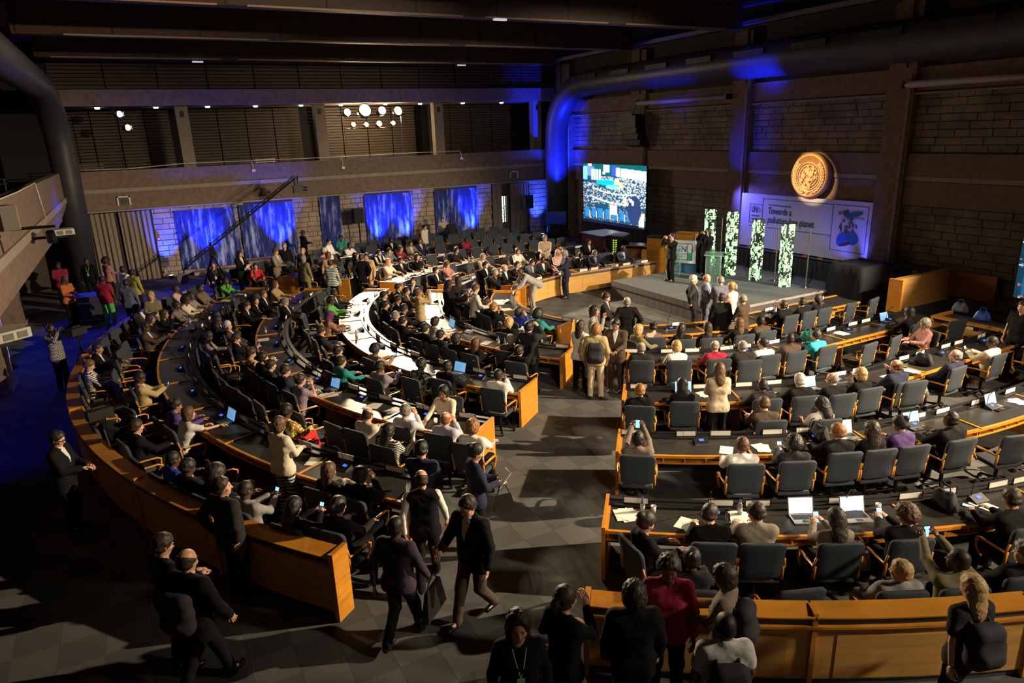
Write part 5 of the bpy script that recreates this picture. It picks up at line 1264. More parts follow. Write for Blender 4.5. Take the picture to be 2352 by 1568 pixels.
# ---------------- chairs ----------------
def chair_meshes():
    M={}
    import bmesh
    def pad(w,h,t,cr,cuts,bend):
        bm=bmesh.new(); bmesh.ops.create_cube(bm,size=1.,matrix=Matrix.Diagonal((w,t,h,1)))
        es=[e for e in bm.edges if abs((e.verts[0].co-e.verts[1].co).y)>t*.5]
        bmesh.ops.bevel(bm,geom=es,offset=cr,segments=3,affect='EDGES',profile=.5)
        es=[e for e in bm.edges if abs((e.verts[0].co-e.verts[1].co).y)<1e-5 and len(e.link_faces)==2 and e.calc_face_angle(0)>1.2]
        bmesh.ops.bevel(bm,geom=es,offset=t*.32,segments=2,affect='EDGES',profile=.5)
        for k in range(cuts): bmesh.ops.bisect_plane(bm,geom=bm.verts[:]+bm.edges[:]+bm.faces[:],plane_co=(0,0,-h/2+h*(k+1)/(cuts+1)),plane_no=(0,0,1))
        for k in (-1,1): bmesh.ops.bisect_plane(bm,geom=bm.verts[:]+bm.edges[:]+bm.faces[:],plane_co=(k*w*.25,0,0),plane_no=(1,0,0))
        for v in bm.verts: v.co=bend(v.co)
        me=bpy.data.meshes.new('chair_pad'); bm.to_mesh(me); bm.free(); me.materials.append(FAB); me.polygons.foreach_set('use_smooth',[True]*len(me.polygons)); return me
    M['backrest']=pad(.54,.52,.065,.07,3,lambda c:Vector((c.x*(1+.05*c.z/.26),c.y-.255-.16*(c.z+.0)**1*.9+.10*c.z*c.z*-1.2+.25*c.x*c.x,c.z+.76)))
    b=MB(); b.hexa([(-.25,-.22,.40),(.25,-.22,.40),(.25,.25,.40),(-.25,.25,.40),(-.25,-.22,.47),(.25,-.22,.47),(.24,.27,.475),(-.24,.27,.475)]); M['seat']=b.mesh('chair_seat',FAB,True,.025)
    for s,n in ((-1,'l'),(1,'r')):
        b=MB(); b.tube([(s*.27,-.26,.80),(s*.285,-.23,.66),(s*.30,-.05,.665),(s*.30,.14,.655),(s*.295,.20,.62),(s*.285,.19,.50),(s*.27,.13,.41)],.021,6,flat=.8); b.tube([(s*.27,-.24,.68),(s*.27,-.22,.48)],.02,6)
        M['arm'+n]=b.mesh('chair_armrest',WOOD,True)
    b=MB(); b.lathe([(.03,.12),(.03,.40),(.12,.40)],8); b.box(-.16,.16,-.12,.14,.385,.40); M['column']=b.mesh('chair_column',BLKM)
    b=MB()
    for k in range(5):
        a=2*PI*k/5+.3; b.tube([(0,0,.12),(.29*math.cos(a),.29*math.sin(a),.065)],[.028,.018],6)
    M['base']=b.mesh('chair_star_base',BLKM)
    b=MB(); b.lathe([(.001,-.03),(.028,-.03),(.028,.03),(.001,.03)],8,0,Matrix.Rotation(PI/2,4,'X')@Matrix.Translation((0,0,0))); M['caster']=b.mesh('chair_caster',BLK)
    b=MB()
    for s in (-1,1): b.tube([(s*.27,.16,.40),(s*.27,.16,0.)],.02,6); b.tube([(s*.27,-.2,.45),(s*.27,-.24,0.)],.02,6)
    M['legs']=b.mesh('chair_legs',WOOD)
    return M
CM=chair_meshes()
def make_chair(x,y,deg,label,group,near):
    T=empty('office_armchair',(x,y,0),R(deg)-PI/2)
    inst('backrest',CM['backrest'],T); inst('seat',CM['seat'],T); inst('armrest',CM['arml'],T); inst('armrest',CM['armr'],T)
    inst('column',CM['column'],T); inst('star_base',CM['base'],T)
    if near:
        for k in range(5):
            a=2*PI*k/5+.3; inst('caster',CM['caster'],T,(.29*math.cos(a),.29*math.sin(a),.03),a)
    tag(T,label,'chair',group); return T
ROWN=['first row','second row','third row','fourth row','fifth row','back row']
for (x,y,h,blk,i,k,occ) in CHAIRS:
    if blk=='X': make_chair(x,y,h,f"blue-grey armchair under the {k}",'extra chairs between the rows',True)
    elif blk=='E': make_chair(x,y,h,f"spare blue-grey armchair behind left block {ROWN[i]}, {ORD[k]} from the far end",f'spare armchairs behind the left block {ROWN[i]}',False)
    else: make_chair(x,y,h,f"{'occupied' if occ else 'empty'} blue-grey armchair, {BN[blk]} {ROWN[i]}, {ORD[k]} from the aisle",f'armchairs of the {BN[blk]}, {ROWN[i]}',(blk=='R') or (blk=='L' and x>0))
# ---------------- name plates, microphone consoles ----------------
b=MB(); b.box(-.165,.165,-.004,.004,.012,.10); PLM=b.mesh('plate_card',PAPER)
b=MB(); b.box(-.18,.18,-.02,.02,0,.014); b.box(-.18,-.166,-.008,.008,.01,.108); b.box(.166,.18,-.008,.008,.01,.108); b.box(-.18,.18,-.008,.008,.100,.108); PLB=b.mesh('plate_stand',BLK)
b=MB(); b.box(-.11,.11,.0042,.005,.05,.062); PLT=b.mesh('plate_lettering',mat('ink',(.25,.25,.25),.8,noise=0))
for (x,y,h,blk,i,k) in PLATES:
    T=empty('name_plate',(x,y,.765),R(h)-PI/2+random.uniform(-.05,.05)); inst('card',PLM,T); inst('stand',PLB,T)
    if blk!='L': inst('lettering',PLT,T)
    tag(T,f"white name plate on the {BN[blk]} {ROWN[i]} desks, {ORD[k]} from the aisle",'name plate',f'name plates of the {BN[blk]}, {ROWN[i]}')
b=MB(); b.hexa([(-.13,-.07,0),(.13,-.07,0),(.13,.09,0),(-.13,.09,0),(-.12,-.06,.02),(.12,-.06,.02),(.12,.08,.075),(-.12,.08,.075)]); MCB=b.mesh('console_body',BLK)
b=MB(); b.hexa([(-.035,.0,.047),(.045,.0,.047),(.045,.045,.062),(-.035,.045,.062),(-.035,.0,.05),(.045,.0,.05),(.045,.045,.066),(-.035,.045,.066)]); MCS=b.mesh('console_screen',mat('console_glow',(.05,.12,.9),.3,noise=0,emit=.9,ecol=(.06,.16,1)))
b=MB(); b.tube([(-.08,.07,.07),(-.085,.06,.25),(-.09,-.02,.38),(-.09,-.10,.42)],[.006,.006,.006,.013],6); MCM=b.mesh('gooseneck',BLK,True)
for (x,y,h,blk,i,k) in CONSOLES:
    T=empty('microphone_console',(x,y,.737),R(h)-PI/2+random.uniform(-.2,.2)); inst('body',MCB,T); inst('screen',MCS,T); inst('microphone',MCM,T)
    tag(T,f"black microphone console with blue display, {BN[blk]} {ROWN[i]}, {ORD[k]} from the aisle",'microphone',f'microphone consoles of the {BN[blk]}, {ROWN[i]}')
# ================= PEOPLE =================
def V3(*a): return np.array(a,float)
class Sdf:
    """distance field from capsules and ellipsoids, blended smoothly, meshed with surface nets"""
    def __init__(s): s.p=[]; s.cut=[]; s.keep=[]
    def cap(s,a,b,ra,rb=None,k=.04): s.p.append(('c',V3(*a),V3(*b),ra,ra if rb is None else rb,k)); return s
    def ell(s,c,r,M=None,k=.03): s.p.append(('e',V3(*c),V3(*r),M,None,k)); return s
    def field(s,X,Y,Z,lo,h,shape):
        D=np.full(shape,.12,np.float32)
        for t,a,b,ra,rb,k in s.p:
            if t=='c': mn=np.minimum(a-ra,b-rb)-.09; mx=np.maximum(a+ra,b+rb)+.09
            else: m=max(b); mn=a-m-.09; mx=a+m+.09
            i0=np.maximum(((mn-lo)/h).astype(int),0); i1=np.minimum(((mx-lo)/h).astype(int)+2,shape)
            if (i1<=i0).any(): continue
            sl=(slice(i0[0],i1[0]),slice(i0[1],i1[1]),slice(i0[2],i1[2]))
            x=X[sl[0]][:,None,None]; y=Y[sl[1]][None,:,None]; z=Z[sl[2]][None,None,:]
            if t=='c':
                d=b-a; L=max(float(d@d),1e-9)
                q=np.clip(((x-a[0])*d[0]+(y-a[1])*d[1]+(z-a[2])*d[2])/L,0,1)
                v=np.sqrt((x-a[0]-q*d[0])**2+(y-a[1]-q*d[1])**2+(z-a[2]-q*d[2])**2)-(ra+(rb-ra)*q)
            else:
                x=x-a[0];y=y-a[1];z=z-a[2]
                if ra is not None:
                    x,y,z=(ra[0,0]*x+ra[1,0]*y+ra[2,0]*z, ra[0,1]*x+ra[1,1]*y+ra[2,1]*z, ra[0,2]*x+ra[1,2]*y+ra[2,2]*z)
                k0=np.sqrt((x/b[0])**2+(y/b[1])**2+(z/b[2])**2); k1=np.sqrt((x/b[0]**2)**2+(y/b[1]**2)**2+(z/b[2]**2)**2)+1e-6
                v=k0*(k0-1)/k1
            D0=D[sl]; hh=np.maximum(k-np.abs(D0-v),0)/k
            D[sl]=np.minimum(D0,v)-hh*hh*k*.25
        return D
    def mesh(s,h,lo=None,hi=None,post=None):
        if lo is None:
            lo=np.min([np.minimum(p[1]-p[3],p[2]-p[4]) if p[0]=='c' else p[1]-max(p[2]) for p in s.p],0)-2.2*h
            hi=np.max([np.maximum(p[1]+p[3],p[2]+p[4]) if p[0]=='c' else p[1]+max(p[2]) for p in s.p],0)+2.2*h
        n=((hi-lo)/h).astype(int)+2
        X=(lo[0]+h*np.arange(n[0])).astype(np.float32);Y=(lo[1]+h*np.arange(n[1])).astype(np.float32);Z=(lo[2]+h*np.arange(n[2])).astype(np.float32)
        D=s.field(X,Y,Z,lo,h,tuple(n))
        if post: D=post(D,X[:,None,None],Y[None,:,None],Z[None,None,:])
        return nets(D,lo,h)
def nets(D,lo,h):
    S=D<0; A=np.zeros([d-1 for d in D.shape]+[3],np.float32); C=np.zeros([d-1 for d in D.shape],np.float32); nx,ny,nz=C.shape
    for ax in range(3):
        o=[0,0,0]; o[ax]=1
        for u in (0,1):
            for w_ in (0,1):
                b=[0,0,0]; oth=[q for q in range(3) if q!=ax]; b[oth[0]]=u; b[oth[1]]=w_
                s0=tuple(slice(b[q],b[q]+(nx,ny,nz)[q]) for q in range(3)); s1=tuple(slice(b[q]+o[q],b[q]+o[q]+(nx,ny,nz)[q]) for q in range(3))
                cr=S[s0]!=S[s1]
                if not cr.any(): continue
                d0=D[s0][cr]; d1=D[s1][cr]; t=d0/(d0-d1)
                P=np.empty((len(t),3),np.float32)
                for q in range(3): P[:,q]=b[q]+(t if q==ax else 0)
                A[cr]+=P; C[cr]+=1
    act=C>0; idx=-np.ones(C.shape,np.int64); I=np.argwhere(act); idx[act]=np.arange(len(I))
    verts=(A[act]/C[act][:,None]+I)*h+lo
    F=[]
    for ax in range(3):
        oth=[q for q in range(3) if q!=ax]
        sa=[slice(None)]*3; sb=[slice(None)]*3; sa[ax]=slice(0,-1); sb[ax]=slice(1,None)
        cr=(S[tuple(sa)]!=S[tuple(sb)]); P=np.argwhere(cr)
        ok=(P[:,oth[0]]>0)&(P[:,oth[1]]>0)&(P[:,oth[0]]<D.shape[oth[0]]-1)&(P[:,oth[1]]<D.shape[oth[1]]-1); P=P[ok]
        e0=np.zeros(3,int); e0[oth[0]]=1; e1=np.zeros(3,int); e1[oth[1]]=1
        q=np.stack([idx[tuple((P-e0-e1).T)],idx[tuple((P-e1).T)],idx[tuple(P.T)],idx[tuple((P-e0).T)]],1)
        ins=S[tuple(P.T)]
        if ax==1: ins=~ins
        q[~ins]=q[~ins][:,::-1]; F.append(q)
    return verts,np.concatenate(F)
def to_mesh(name,v,f,nm=1,extra=None):
    """extra: list of (MB, slot) joined in"""
    vs=[v];idx=[f.ravel()];cnt=[np.full(len(f),4)];mi=[np.zeros(len(f),int)];n=len(v)
    if extra:
        for b,slot in extra:
            vs.append(np.array(b.v,float).reshape(-1,3))
            for q in b.f: pass
            idx.append(np.array([i+n for q in b.f for i in q])); cnt.append(np.array([len(q) for q in b.f])); mi.append(np.full(len(b.f),slot)); n+=len(b.v)
    vs=np.concatenate(vs); idx=np.concatenate(idx); cnt=np.concatenate(cnt); mi=np.concatenate(mi)
    me=bpy.data.meshes.new(name); me.vertices.add(len(vs)); me.vertices.foreach_set('co',vs.ravel().astype(np.float32))
    me.loops.add(len(idx)); me.loops.foreach_set('vertex_index',idx.astype(np.int32)); me.polygons.add(len(cnt))
    st=np.concatenate([[0],np.cumsum(cnt)[:-1]]); me.polygons.foreach_set('loop_start',st.astype(np.int32)); me.polygons.foreach_set('loop_total',cnt.astype(np.int32))
    for k in range(nm): me.materials.append(None)
    me.polygons.foreach_set('material_index',mi.astype(np.int32)); me.polygons.foreach_set('use_smooth',np.ones(len(cnt),bool)); me.update(calc_edges=True); me.validate(); return me
def rx(a): c,s=math.cos(a),math.sin(a); return np.array([[1,0,0],[0,c,-s],[0,s,c]])
def rz(a): c,s=math.cos(a),math.sin(a); return np.array([[c,-s,0],[s,c,0],[0,0,1]])
# pose: lean(deg fwd), head pitch(deg down), wrists (R,L) xyz from floor, [legs]
POSES={
'S0':(-8,4,(.16,.22,.66),(-.16,.22,.66),'sit'),
'S1':(8,10,(.20,.40,.80),(-.18,.40,.80),'sit'),
'S2':(16,22,(.13,.46,.81),(-.13,.46,.81),'sit'),
'S3':(10,6,(.07,.22,1.06),(-.20,.38,.80),'sit'),
'S4':(0,28,(.06,.33,.92),(-.07,.33,.92),'sit'),
'S5':(0,0,(.09,.38,1.22),(-.09,.38,1.22),'sit'),
'S6':(2,26,(.13,.32,.80),(-.12,.32,.80),'cross'),
'S7':(18,4,(.20,.62,.84),(-.18,.40,.80),'sit'),
'T0':(0,4,(.27,.06,.84),(-.27,.06,.84),'std'),
'T1':(2,20,(.10,.30,1.12),(-.08,.32,1.10),'std'),
'T2':(4,14,(.30,.18,.90),(-.27,-.14,.88),'walk'),
'T3':(-2,-2,(.10,.24,1.56),(-.10,.24,1.56),'std'),
'T4':(58,-10,(.16,.78,.62),(-.22,.62,.80),'std'),
'T5':(-2,0,(.24,-.12,.96),(-.24,-.10,.96),'std'),
'T6':(2,4,(.05,.24,1.44),(-.16,.20,1.16),'std'),
'T7':(5,20,(.24,.30,1.08),(-.30,.10,.86),'walk')}
def ik(sh,wr,a,b,pole):
    d=wr-sh; L=np.linalg.norm(d)
    if L>a+b-.01: wr=sh+d/L*(a+b-.01); d=wr-sh; L=a+b-.01
    if L<.12: wr=sh+d/L*.12; d=wr-sh; L=.12
    x=(a*a-b*b+L*L)/(2*L); h_=math.sqrt(max(a*a-x*x,0)); u=d/L; p=pole-u*(pole@u); p/=np.linalg.norm(p)+1e-9
    return sh+u*x+p*h_,wr
SK={}
def skeleton(pose,hy,fem):
    key=(pose,hy,fem)
    if key in SK: return SK[key]
    lean,hp,wr,wl,legs=POSES[pose]; sit=pose[0]=='S'
    if sit: pel=V3(0,-.10,.53)
    else: pel=V3(0,-.02 if pose!='T4' else -.12,.93)
    U=rx(-R(lean)); up=lambda x,y,z: pel+U@V3(x,y,z)
    sw=.165 if fem else .19
    J=dict(pel=pel,U=U,fem=fem,sit=sit,legs=legs,neck=up(0,-.005,.545),chest=up(0,0,.36))
    hl=R(lean*.75+ (0 if pose!='T4' else 0)); tot=R(hp)
    hd=rx(-(R(lean)*.6)); nk=J['neck']; hc=nk+hd@V3(0,.022,.138)
    J['H']=rz(R(38)*hy)@rx(-tot); J['hc']=hc
    J['shR'],J['shL']=up(sw,-.01,.475),up(-sw,-.01,.475)
    J['elR'],J['wrR']=ik(J['shR'],V3(*wr),.285,.25,V3(.6,-.5,-.9)); J['elL'],J['wrL']=ik(J['shL'],V3(*wl),.285,.25,V3(-.6,-.5,-.9))
    hw=.09
    for s,n in ((1,'R'),(-1,'L')):
        hip=pel+V3(s*hw,0,0)
        if sit:
            kn=V3(s*.13,.36,.52); an=V3(s*.13,.36+(.03 if s>0 else -.02),.09)
            if legs=='cross' and s>0: kn=V3(.03,.38,.63); an=V3(-.10,.56,.32)
        elif legs=='walk':
            kn=V3(s*.10,.14 if s>0 else .02,.50); an=V3(s*.10,.26 if s>0 else -.26,.09 if s>0 else .15)
        else: kn=V3(s*.11,.02,.50); an=V3(s*.12,-.03,.09)
        J['hip'+n],J['kn'+n],J['an'+n]=hip,kn,an
    SK[key]=J; return J
def torso(S,J,g,k=.06):
    p,U,f=J['pel'],J['U'],J['fem']; q=lambda x,y,z: p+U@V3(x,y,z)
    S.cap(q(-.085,0,0),q(.085,0,0),.114+g,k=k); S.cap(q(-.06,.012,.16),q(.06,.012,.16),(.098 if f else .118)+g,k=k)
    S.cap(q(-.075,.005,.32),q(.075,.005,.32),.112+g,k=k); w_=.118 if f else .15
    S.cap(q(-w_,-.015,.44),q(w_,-.015,.44),.070+g,k=.06)
    for sx_ in (1,-1): S.cap(q(0,-.02,.535),q(sx_*w_,-.02,.462),.050+g*.6,.055+g,k=.04)
    if f: S.ell(q(.065,.085,.31),(.055+g,.05+g,.055+g)); S.ell(q(-.065,.085,.31),(.055+g,.05+g,.055+g))
def armprims(S,J,g,longs,f):
    r=(.044 if f else .050)
    for n in 'RL':
        sh,el,wr=J['sh'+n],J['el'+n],J['wr'+n]
        if longs: S.cap(sh,el,r+g+.006,r*.82+g,.045); S.cap(el,wr-(wr-el)*.08,r*.84+g,.032+g,.02)
        else: S.cap(sh,sh+(el-sh)*.62,r+g+.01,r+g+.006,.045)
def legprims(S,J,g,k=.03):
    for n in 'RL':
        S.cap(J['hip'+n],J['kn'+n],.088+g,.062+g,.05); S.cap(J['kn'+n],J['an'+n],.058+g,.042+g,k)
def hand_mb(J,n,b,curl=1.):
    wr,el=J['wr'+n],J['el'+n]; d=(wr-el); d/=np.linalg.norm(d); side=1 if n=='R' else -1
    dn=V3(0,0,-1) if abs(d[2])<.7 else V3(-side,.2,0)   # palm normal
    pn=dn-d*(dn@d); pn/=np.linalg.norm(pn); sx=np.cross(d,pn)*1.0
    M=Matrix(((sx[0],d[0],pn[0],wr[0]+d[0]*.045),(sx[1],d[1],pn[1],wr[1]+d[1]*.045),(sx[2],d[2],pn[2],wr[2]+d[2]*.045),(0,0,0,1)))
    b.ell((0,0,0),(.040,.050,.017),8,5,0,M)
    for q,(ox,L_) in enumerate([(-.029,.066),(-.010,.078),(.010,.074),(.028,.058)]):
        pts=[(ox,.030,0),(ox*1.1,.048+L_*.35,.008*curl),(ox*1.1,.048+L_*.72,.028*curl),(ox*1.05,.048+L_*.9,.050*curl)]
        b.tube([M@Vector(p) for p in pts],[.0095,.009,.008,.006],6,0)
    t=-side
    b.tube([M@Vector(p) for p in [(t*.025*1,-.02,.004),(t*.050,.012,.014),(t*.052,.045,.024)]],[.012,.010,.008],6,0)
HEADC=None
HS_=1.08
def headprims(S,J):
    H,c=J['H'],J['hc']; q=lambda x,y,z: c+H@V3(x,y,z)*HS_
    S.ell(q(0,-.015,.035),tuple(HS_*e_ for e_ in (.076,.095,.088)),H,.02); S.ell(q(0,.02,-.03),tuple(HS_*e_ for e_ in (.062,.072,.078)),H,.03)
    S.ell(q(0,.045,-.085),tuple(HS_*e_ for e_ in (.038,.034,.026)),H,.03)                     # chin
    S.cap(q(0,.086,.012),q(0,.108,-.028),.009,.014,.012)               # nose
    S.cap(q(-.03,.074,.026),q(.03,.074,.026),.012,k=.015)            # brow
    S.cap(q(-.018,.078,-.062),q(.018,.078,-.062),.009,k=.012)        # lips
    for s in (1,-1):
        S.ell(q(s*.079,-.012,-.01),tuple(HS_*e_ for e_ in (.010,.020,.032)),H,.008); S.ell(q(s*.045,.058,-.02),tuple(HS_*e_ for e_ in (.024,.022,.02)),H,.02)
    S.cap(J['neck']-J['U']@V3(0,0,.05),c+H@V3(0,-.02,-.05),.056 if not J['fem'] else .047,.050 if not J['fem'] else .043,.03)
BM={}
def body_mesh(pose,hy,fem,legs_bare):
    key=(pose,hy,fem,'b')
    if key in BM: return BM[key]
    J=skeleton(pose,hy,fem); S=Sdf(); headprims(S,J); torso(S,J,-.018); armprims(S,J,-.006,True,fem); legprims(S,J,-.012)
    for n in 'RL': S.cap(J['an'+n],J['an'+n]+V3(0,.13,-.05),.035,.025)
    v,f=S.mesh(.0165)
    b=MB(); hand_mb(J,'R',b); hand_mb(J,'L',b)
    e=MB(); H,c=J['H'],J['hc']
    for s in (1,-1):
        MM=Matrix([[*H[0],0],[*H[1],0],[*H[2],0],[0,0,0,1]]); MM.translation=Vector(c+H@V3(s*.031,.081,.004)*HS_); e.ell((0,0,0),(.012,.007,.006),8,4,0,MM)
        MM=MM.copy(); MM.translation=Vector(c+H@V3(s*.031,.086,.026)*HS_); e.ell((0,0,0),(.018,.005,.0035),8,4,0,MM)
    l=MB(); MM=Matrix([[*H[0],0],[*H[1],0],[*H[2],0],[0,0,0,1]]); MM.translation=Vector(c+H@V3(0,.0865,-.062)*HS_); l.ell((0,0,0),(.020,.005,.0055),8,4,0,MM)
    me=to_mesh('person_body',v,f,3,[(b,0),(e,1),(l,2)]); me.materials[1]=EYE; me.materials[2]=LIP; BM[key]=me; return me
def neckcut(J,r=.058,fold=.0035,hem=None):
    a=J['neck']-J['U']@V3(0,-.01,.012); b=J['hc']; U=J['U']
    def post(D,X,Y,Z):
        D=D+fold*np.sin(Z*52+3*np.sin(X*15+Y*9)+X*30)*np.sin(Y*27+X*23+2*np.sin(Z*11))
        if hem is not None: D=np.maximum(D,hem-((X-J['pel'][0])*0+(Y-J['pel'][1])*J['U'][1,2]+(Z-J['pel'][2])*J['U'][2,2]))
        d=b-a; L=float(d@d); q=np.clip(((X-a[0])*d[0]+(Y-a[1])*d[1]+(Z-a[2])*d[2])/L,0,1)
        v=np.sqrt((X-a[0]-q*d[0])**2+(Y-a[1]-q*d[1])**2+(Z-a[2]-q*d[2])**2)-r
        return np.maximum(D,-v)
    return post
def top_mesh(pose,hy,fem,kind):
    k='s' if kind in('s','chk','str','flo','d') else kind
    key=(pose,0,fem,k)
    if key in BM: return BM[key]
    J=skeleton(pose,0,fem); S=Sdf(); g=.024 if k=='j' else .014; torso(S,J,g)
    if k=='v': armprims(S,J,g,False,fem); S.p=S.p[:-2]
    else: armprims(S,J,g,k!='t',fem)
    p,U=J['pel'],J['U']
    if not J['sit']:
        q=lambda x,y,z: p+U@V3(x,y,z)
        S.cap(q(-.075,0,-.16 if k=='j' else -.10),q(.075,0,-.16 if k=='j' else -.10),.122+g,k=.08)
    v,f=S.mesh(.021,post=neckcut(J,hem=None if J['sit'] or pose=='T4' else (-.19 if k=='j' else -.12))); me=to_mesh('clothing_top',v,f,1); BM[key]=me; return me
def sleeves_mesh(pose,fem):
    key=(pose,0,fem,'sl')
    if key in BM: return BM[key]
    J=skeleton(pose,0,fem); S=Sdf(); armprims(S,J,.006,True,fem); v,f=S.mesh(.02); BM[key]=to_mesh('shirt_sleeves',v,f,1); return BM[key]
def bottom_mesh(pose,fem):
    key=(pose,0,fem,'bt')
    if key in BM: return BM[key]
    J=skeleton(pose,0,fem); S=Sdf(); p=J['pel']; S.cap(p+V3(-.085,0,0),p+V3(.085,0,0),.118,k=.05)
    for n in 'RL': S.cap(J['hip'+n],J['kn'+n],.100,.078,.05); S.cap(J['kn'+n],J['an'+n]+V3(0,0,-.025),.074,.060,.03)
    v,f=S.mesh(.022,post=lambda D,X,Y,Z:D+.005*np.sin(Z*30+3*np.sin(X*19))*np.sin(Y*24+X*29)); BM[key]=to_mesh('trousers',v,f,1); return BM[key]
def shoe_mesh(pose,fem,side):
    key=(pose,0,fem,'sh'+side)
    if key in BM: return BM[key]
    J=skeleton(pose,0,fem); S=Sdf()
    for n in side:
        an=J['an'+n]; kn=J['kn'+n]; t=V3(0,.17,-.045)
        if J['legs']=='cross' and n=='R': t=V3(-.03,.13,-.10)
        S.cap(an+V3(0,-.03,-.045),an+t,.042,.036,.03); S.cap(an,an+V3(0,0,-.03),.046,k=.03)
    v,f=S.mesh(.018); BM[key]=to_mesh('shoe',v,f,1); return BM[key]
def vee_mesh(pose,fem,tie):
    key=(pose,0,fem,'ve'+str(tie))
    if key in BM: return BM[key]
    J=skeleton(pose,0,fem); S=Sdf(); torso(S,J,.037 if tie else .033); p,U=J['pel'],J['U']; nk=J['neck']
    lo=nk-.30; hi=nk+.22
    a=nk-U@V3(0,0,.02); b=J['hc']; 
    def post(D,X,Y,Z):
        x=X-p[0];y=Y-p[1];z=Z-p[2]; ly=U[1,1]*y+U[2,1]*z; lz=U[1,2]*y+U[2,2]*z
        if tie: w_=np.maximum(np.abs(x)-.022-(.5-lz)*.02,np.maximum(.24-lz,lz-.50))
        else: w_=np.maximum(np.abs(x)-(.005+(lz-.27)*.24),np.maximum(.27-lz,lz-.52))
        w_=np.maximum(w_,-ly+.0); E=np.maximum(D,w_); E=np.maximum(E,-(D+.02))
        if not tie:
            d=b-a; L=float(d@d); q=((X-a[0])*d[0]+(Y-a[1])*d[1]+(Z-a[2])*d[2])/L
            v=np.sqrt((X-a[0]-q*d[0])**2+(Y-a[1]-q*d[1])**2+(Z-a[2]-q*d[2])**2)
            c=np.maximum(np.abs(v-.060)-.009,np.maximum(-q*.15-.0,(q-.27)*.15)); E=np.minimum(E,c)
        return E
    v,f=S.mesh(.0115,lo,hi,post); BM[key]=to_mesh('shirt_front' if not tie else 'tie',v,f,1); return BM[key]
HR={}
def hair_mesh(st):
    if st in HR: return HR[st]
    S=Sdf(); z=dict(sh=.014,bd=.011,sv=.005,lg=.017,bb=.020,cu=.030,cl=.024,af=.055,bn=.014,pt=.014,sc=.020)[st]
    S.ell((0,-.017,.037),(.077+z,.096+z,.089+z)); 
    if st in('sh','bn','pt','sv','bd'): S.ell((0,-.035,-.02),(.074+z,.075+z,.055),k=.02)
    if st=='lg': S.ell((0,-.055,-.12),(.088,.055,.17),k=.05); S.ell((0,-.03,-.03),(.088,.08,.09),k=.04)
    if st=='cl': S.ell((0,-.055,-.13),(.105,.070,.17),k=.05); S.ell((0,-.03,-.03),(.10,.09,.09),k=.04)
    if st=='bb': S.ell((0,-.03,-.045),(.095,.085,.075),k=.04)
    if st in('cu','af'): S.ell((0,-.035,-.02),(.08+z,.08+z,.07+z*.6),k=.03)
    if st=='bn': S.ell((0,-.115,.075),(.042,.042,.042),k=.01)
    if st=='pt': S.ell((0,-.125,.0),(.03,.035,.04),k=.01); S.cap((0,-.13,.02),(0,-.13,-.18),.030,.014)
    if st=='sc': S.ell((0,-.03,-.06),(.095,.10,.10),k=.04); S.cap((-.05,0,-.17),(.05,0,-.17),.075,k=.06)
    nz=dict(sh=.006,bd=.004,sv=0,lg=.007,bb=.007,cu=.013,cl=.015,af=.008,bn=.004,pt=.005,sc=.003)[st]
    def post(D,X,Y,Z):
        if nz: D=D+nz*(np.sin(X*120+3*np.sin(Z*40))*np.sin(Y*95+1.8*np.sin(X*70))*(1. if st in('lg','pt','bb','sh') else np.sin(Z*90)))
        face=np.sqrt((X/.068)**2+((Y-.10)/.085)**2+((Z+.02)/(.098 if st!='sc' else .080))**2)-1     # face opening
        D=np.maximum(D,-face*.06)
        front=(Y-.055)*.9+(-.02-Z)*.55 if st not in('sc',) else Y-2
        if st in('sh','bd','sv','bn','pt','cu','af'): D=np.maximum(D,(Y-.02)*.75+(.0-Z)*.66-.004)
        elif st!='sc': D=np.maximum(D,(Y-.055)+(-.0-Z)*.1-.01)
        if st=='bd': D=np.maximum(D,(Z-.058)+(Y+.04)*.35)
        if st in('sh','sv','bn','pt','bd'): D=np.maximum(D,-.085-Z)
        if st=='bb': D=np.maximum(D,-.118-Z)
        return D
    v,f=S.mesh(.0125 if st not in('lg','cl') else .015,V3(-.17,-.22,-.36 if st in('lg','cl','sc','pt') else -.16),V3(.17,.16,.22),post); HR[st]=to_mesh('hair',v,f,1); return HR[st]
EYE=mat('eye_dark',(.02,.015,.012),.3,noise=0); LIP=mat('lip',(.30,.10,.08),.6,noise=0)
SKIN={'L':mat('skin_fair',(.60,.34,.23),.5,scale=12,noise=.06),'M':mat('skin_tan',(.36,.19,.11),.5,scale=12,noise=.06),'D':mat('skin_deep',(.105,.048,.026),.42,scale=12,noise=.08)}
HC=dict(black=(.012,.010,.010),dark=(.030,.019,.013),brown=(.10,.05,.022),ginger=(.25,.11,.035),blond=(.42,.27,.11),grey=(.20,.18,.16),white=(.55,.52,.46),purple=(.12,.03,.12),greysc=(.30,.27,.24),pinksc=(.6,.36,.33))
HN=dict(black='black',dark='dark',brown='brown',ginger='ginger brown',blond='blond',grey='grey',white='white',purple='purple',greysc='grey',pinksc='pink')
HS=dict(sh='short {} hair',bd='receding {} hair',sv='close-cropped head',lg='long {} hair',bb='{} bob',cu='curly {} hair',cl='long curly {} hair',af='round afro hair',bn='{} hair tied up',pt='{} ponytail',sc='{} headscarf')
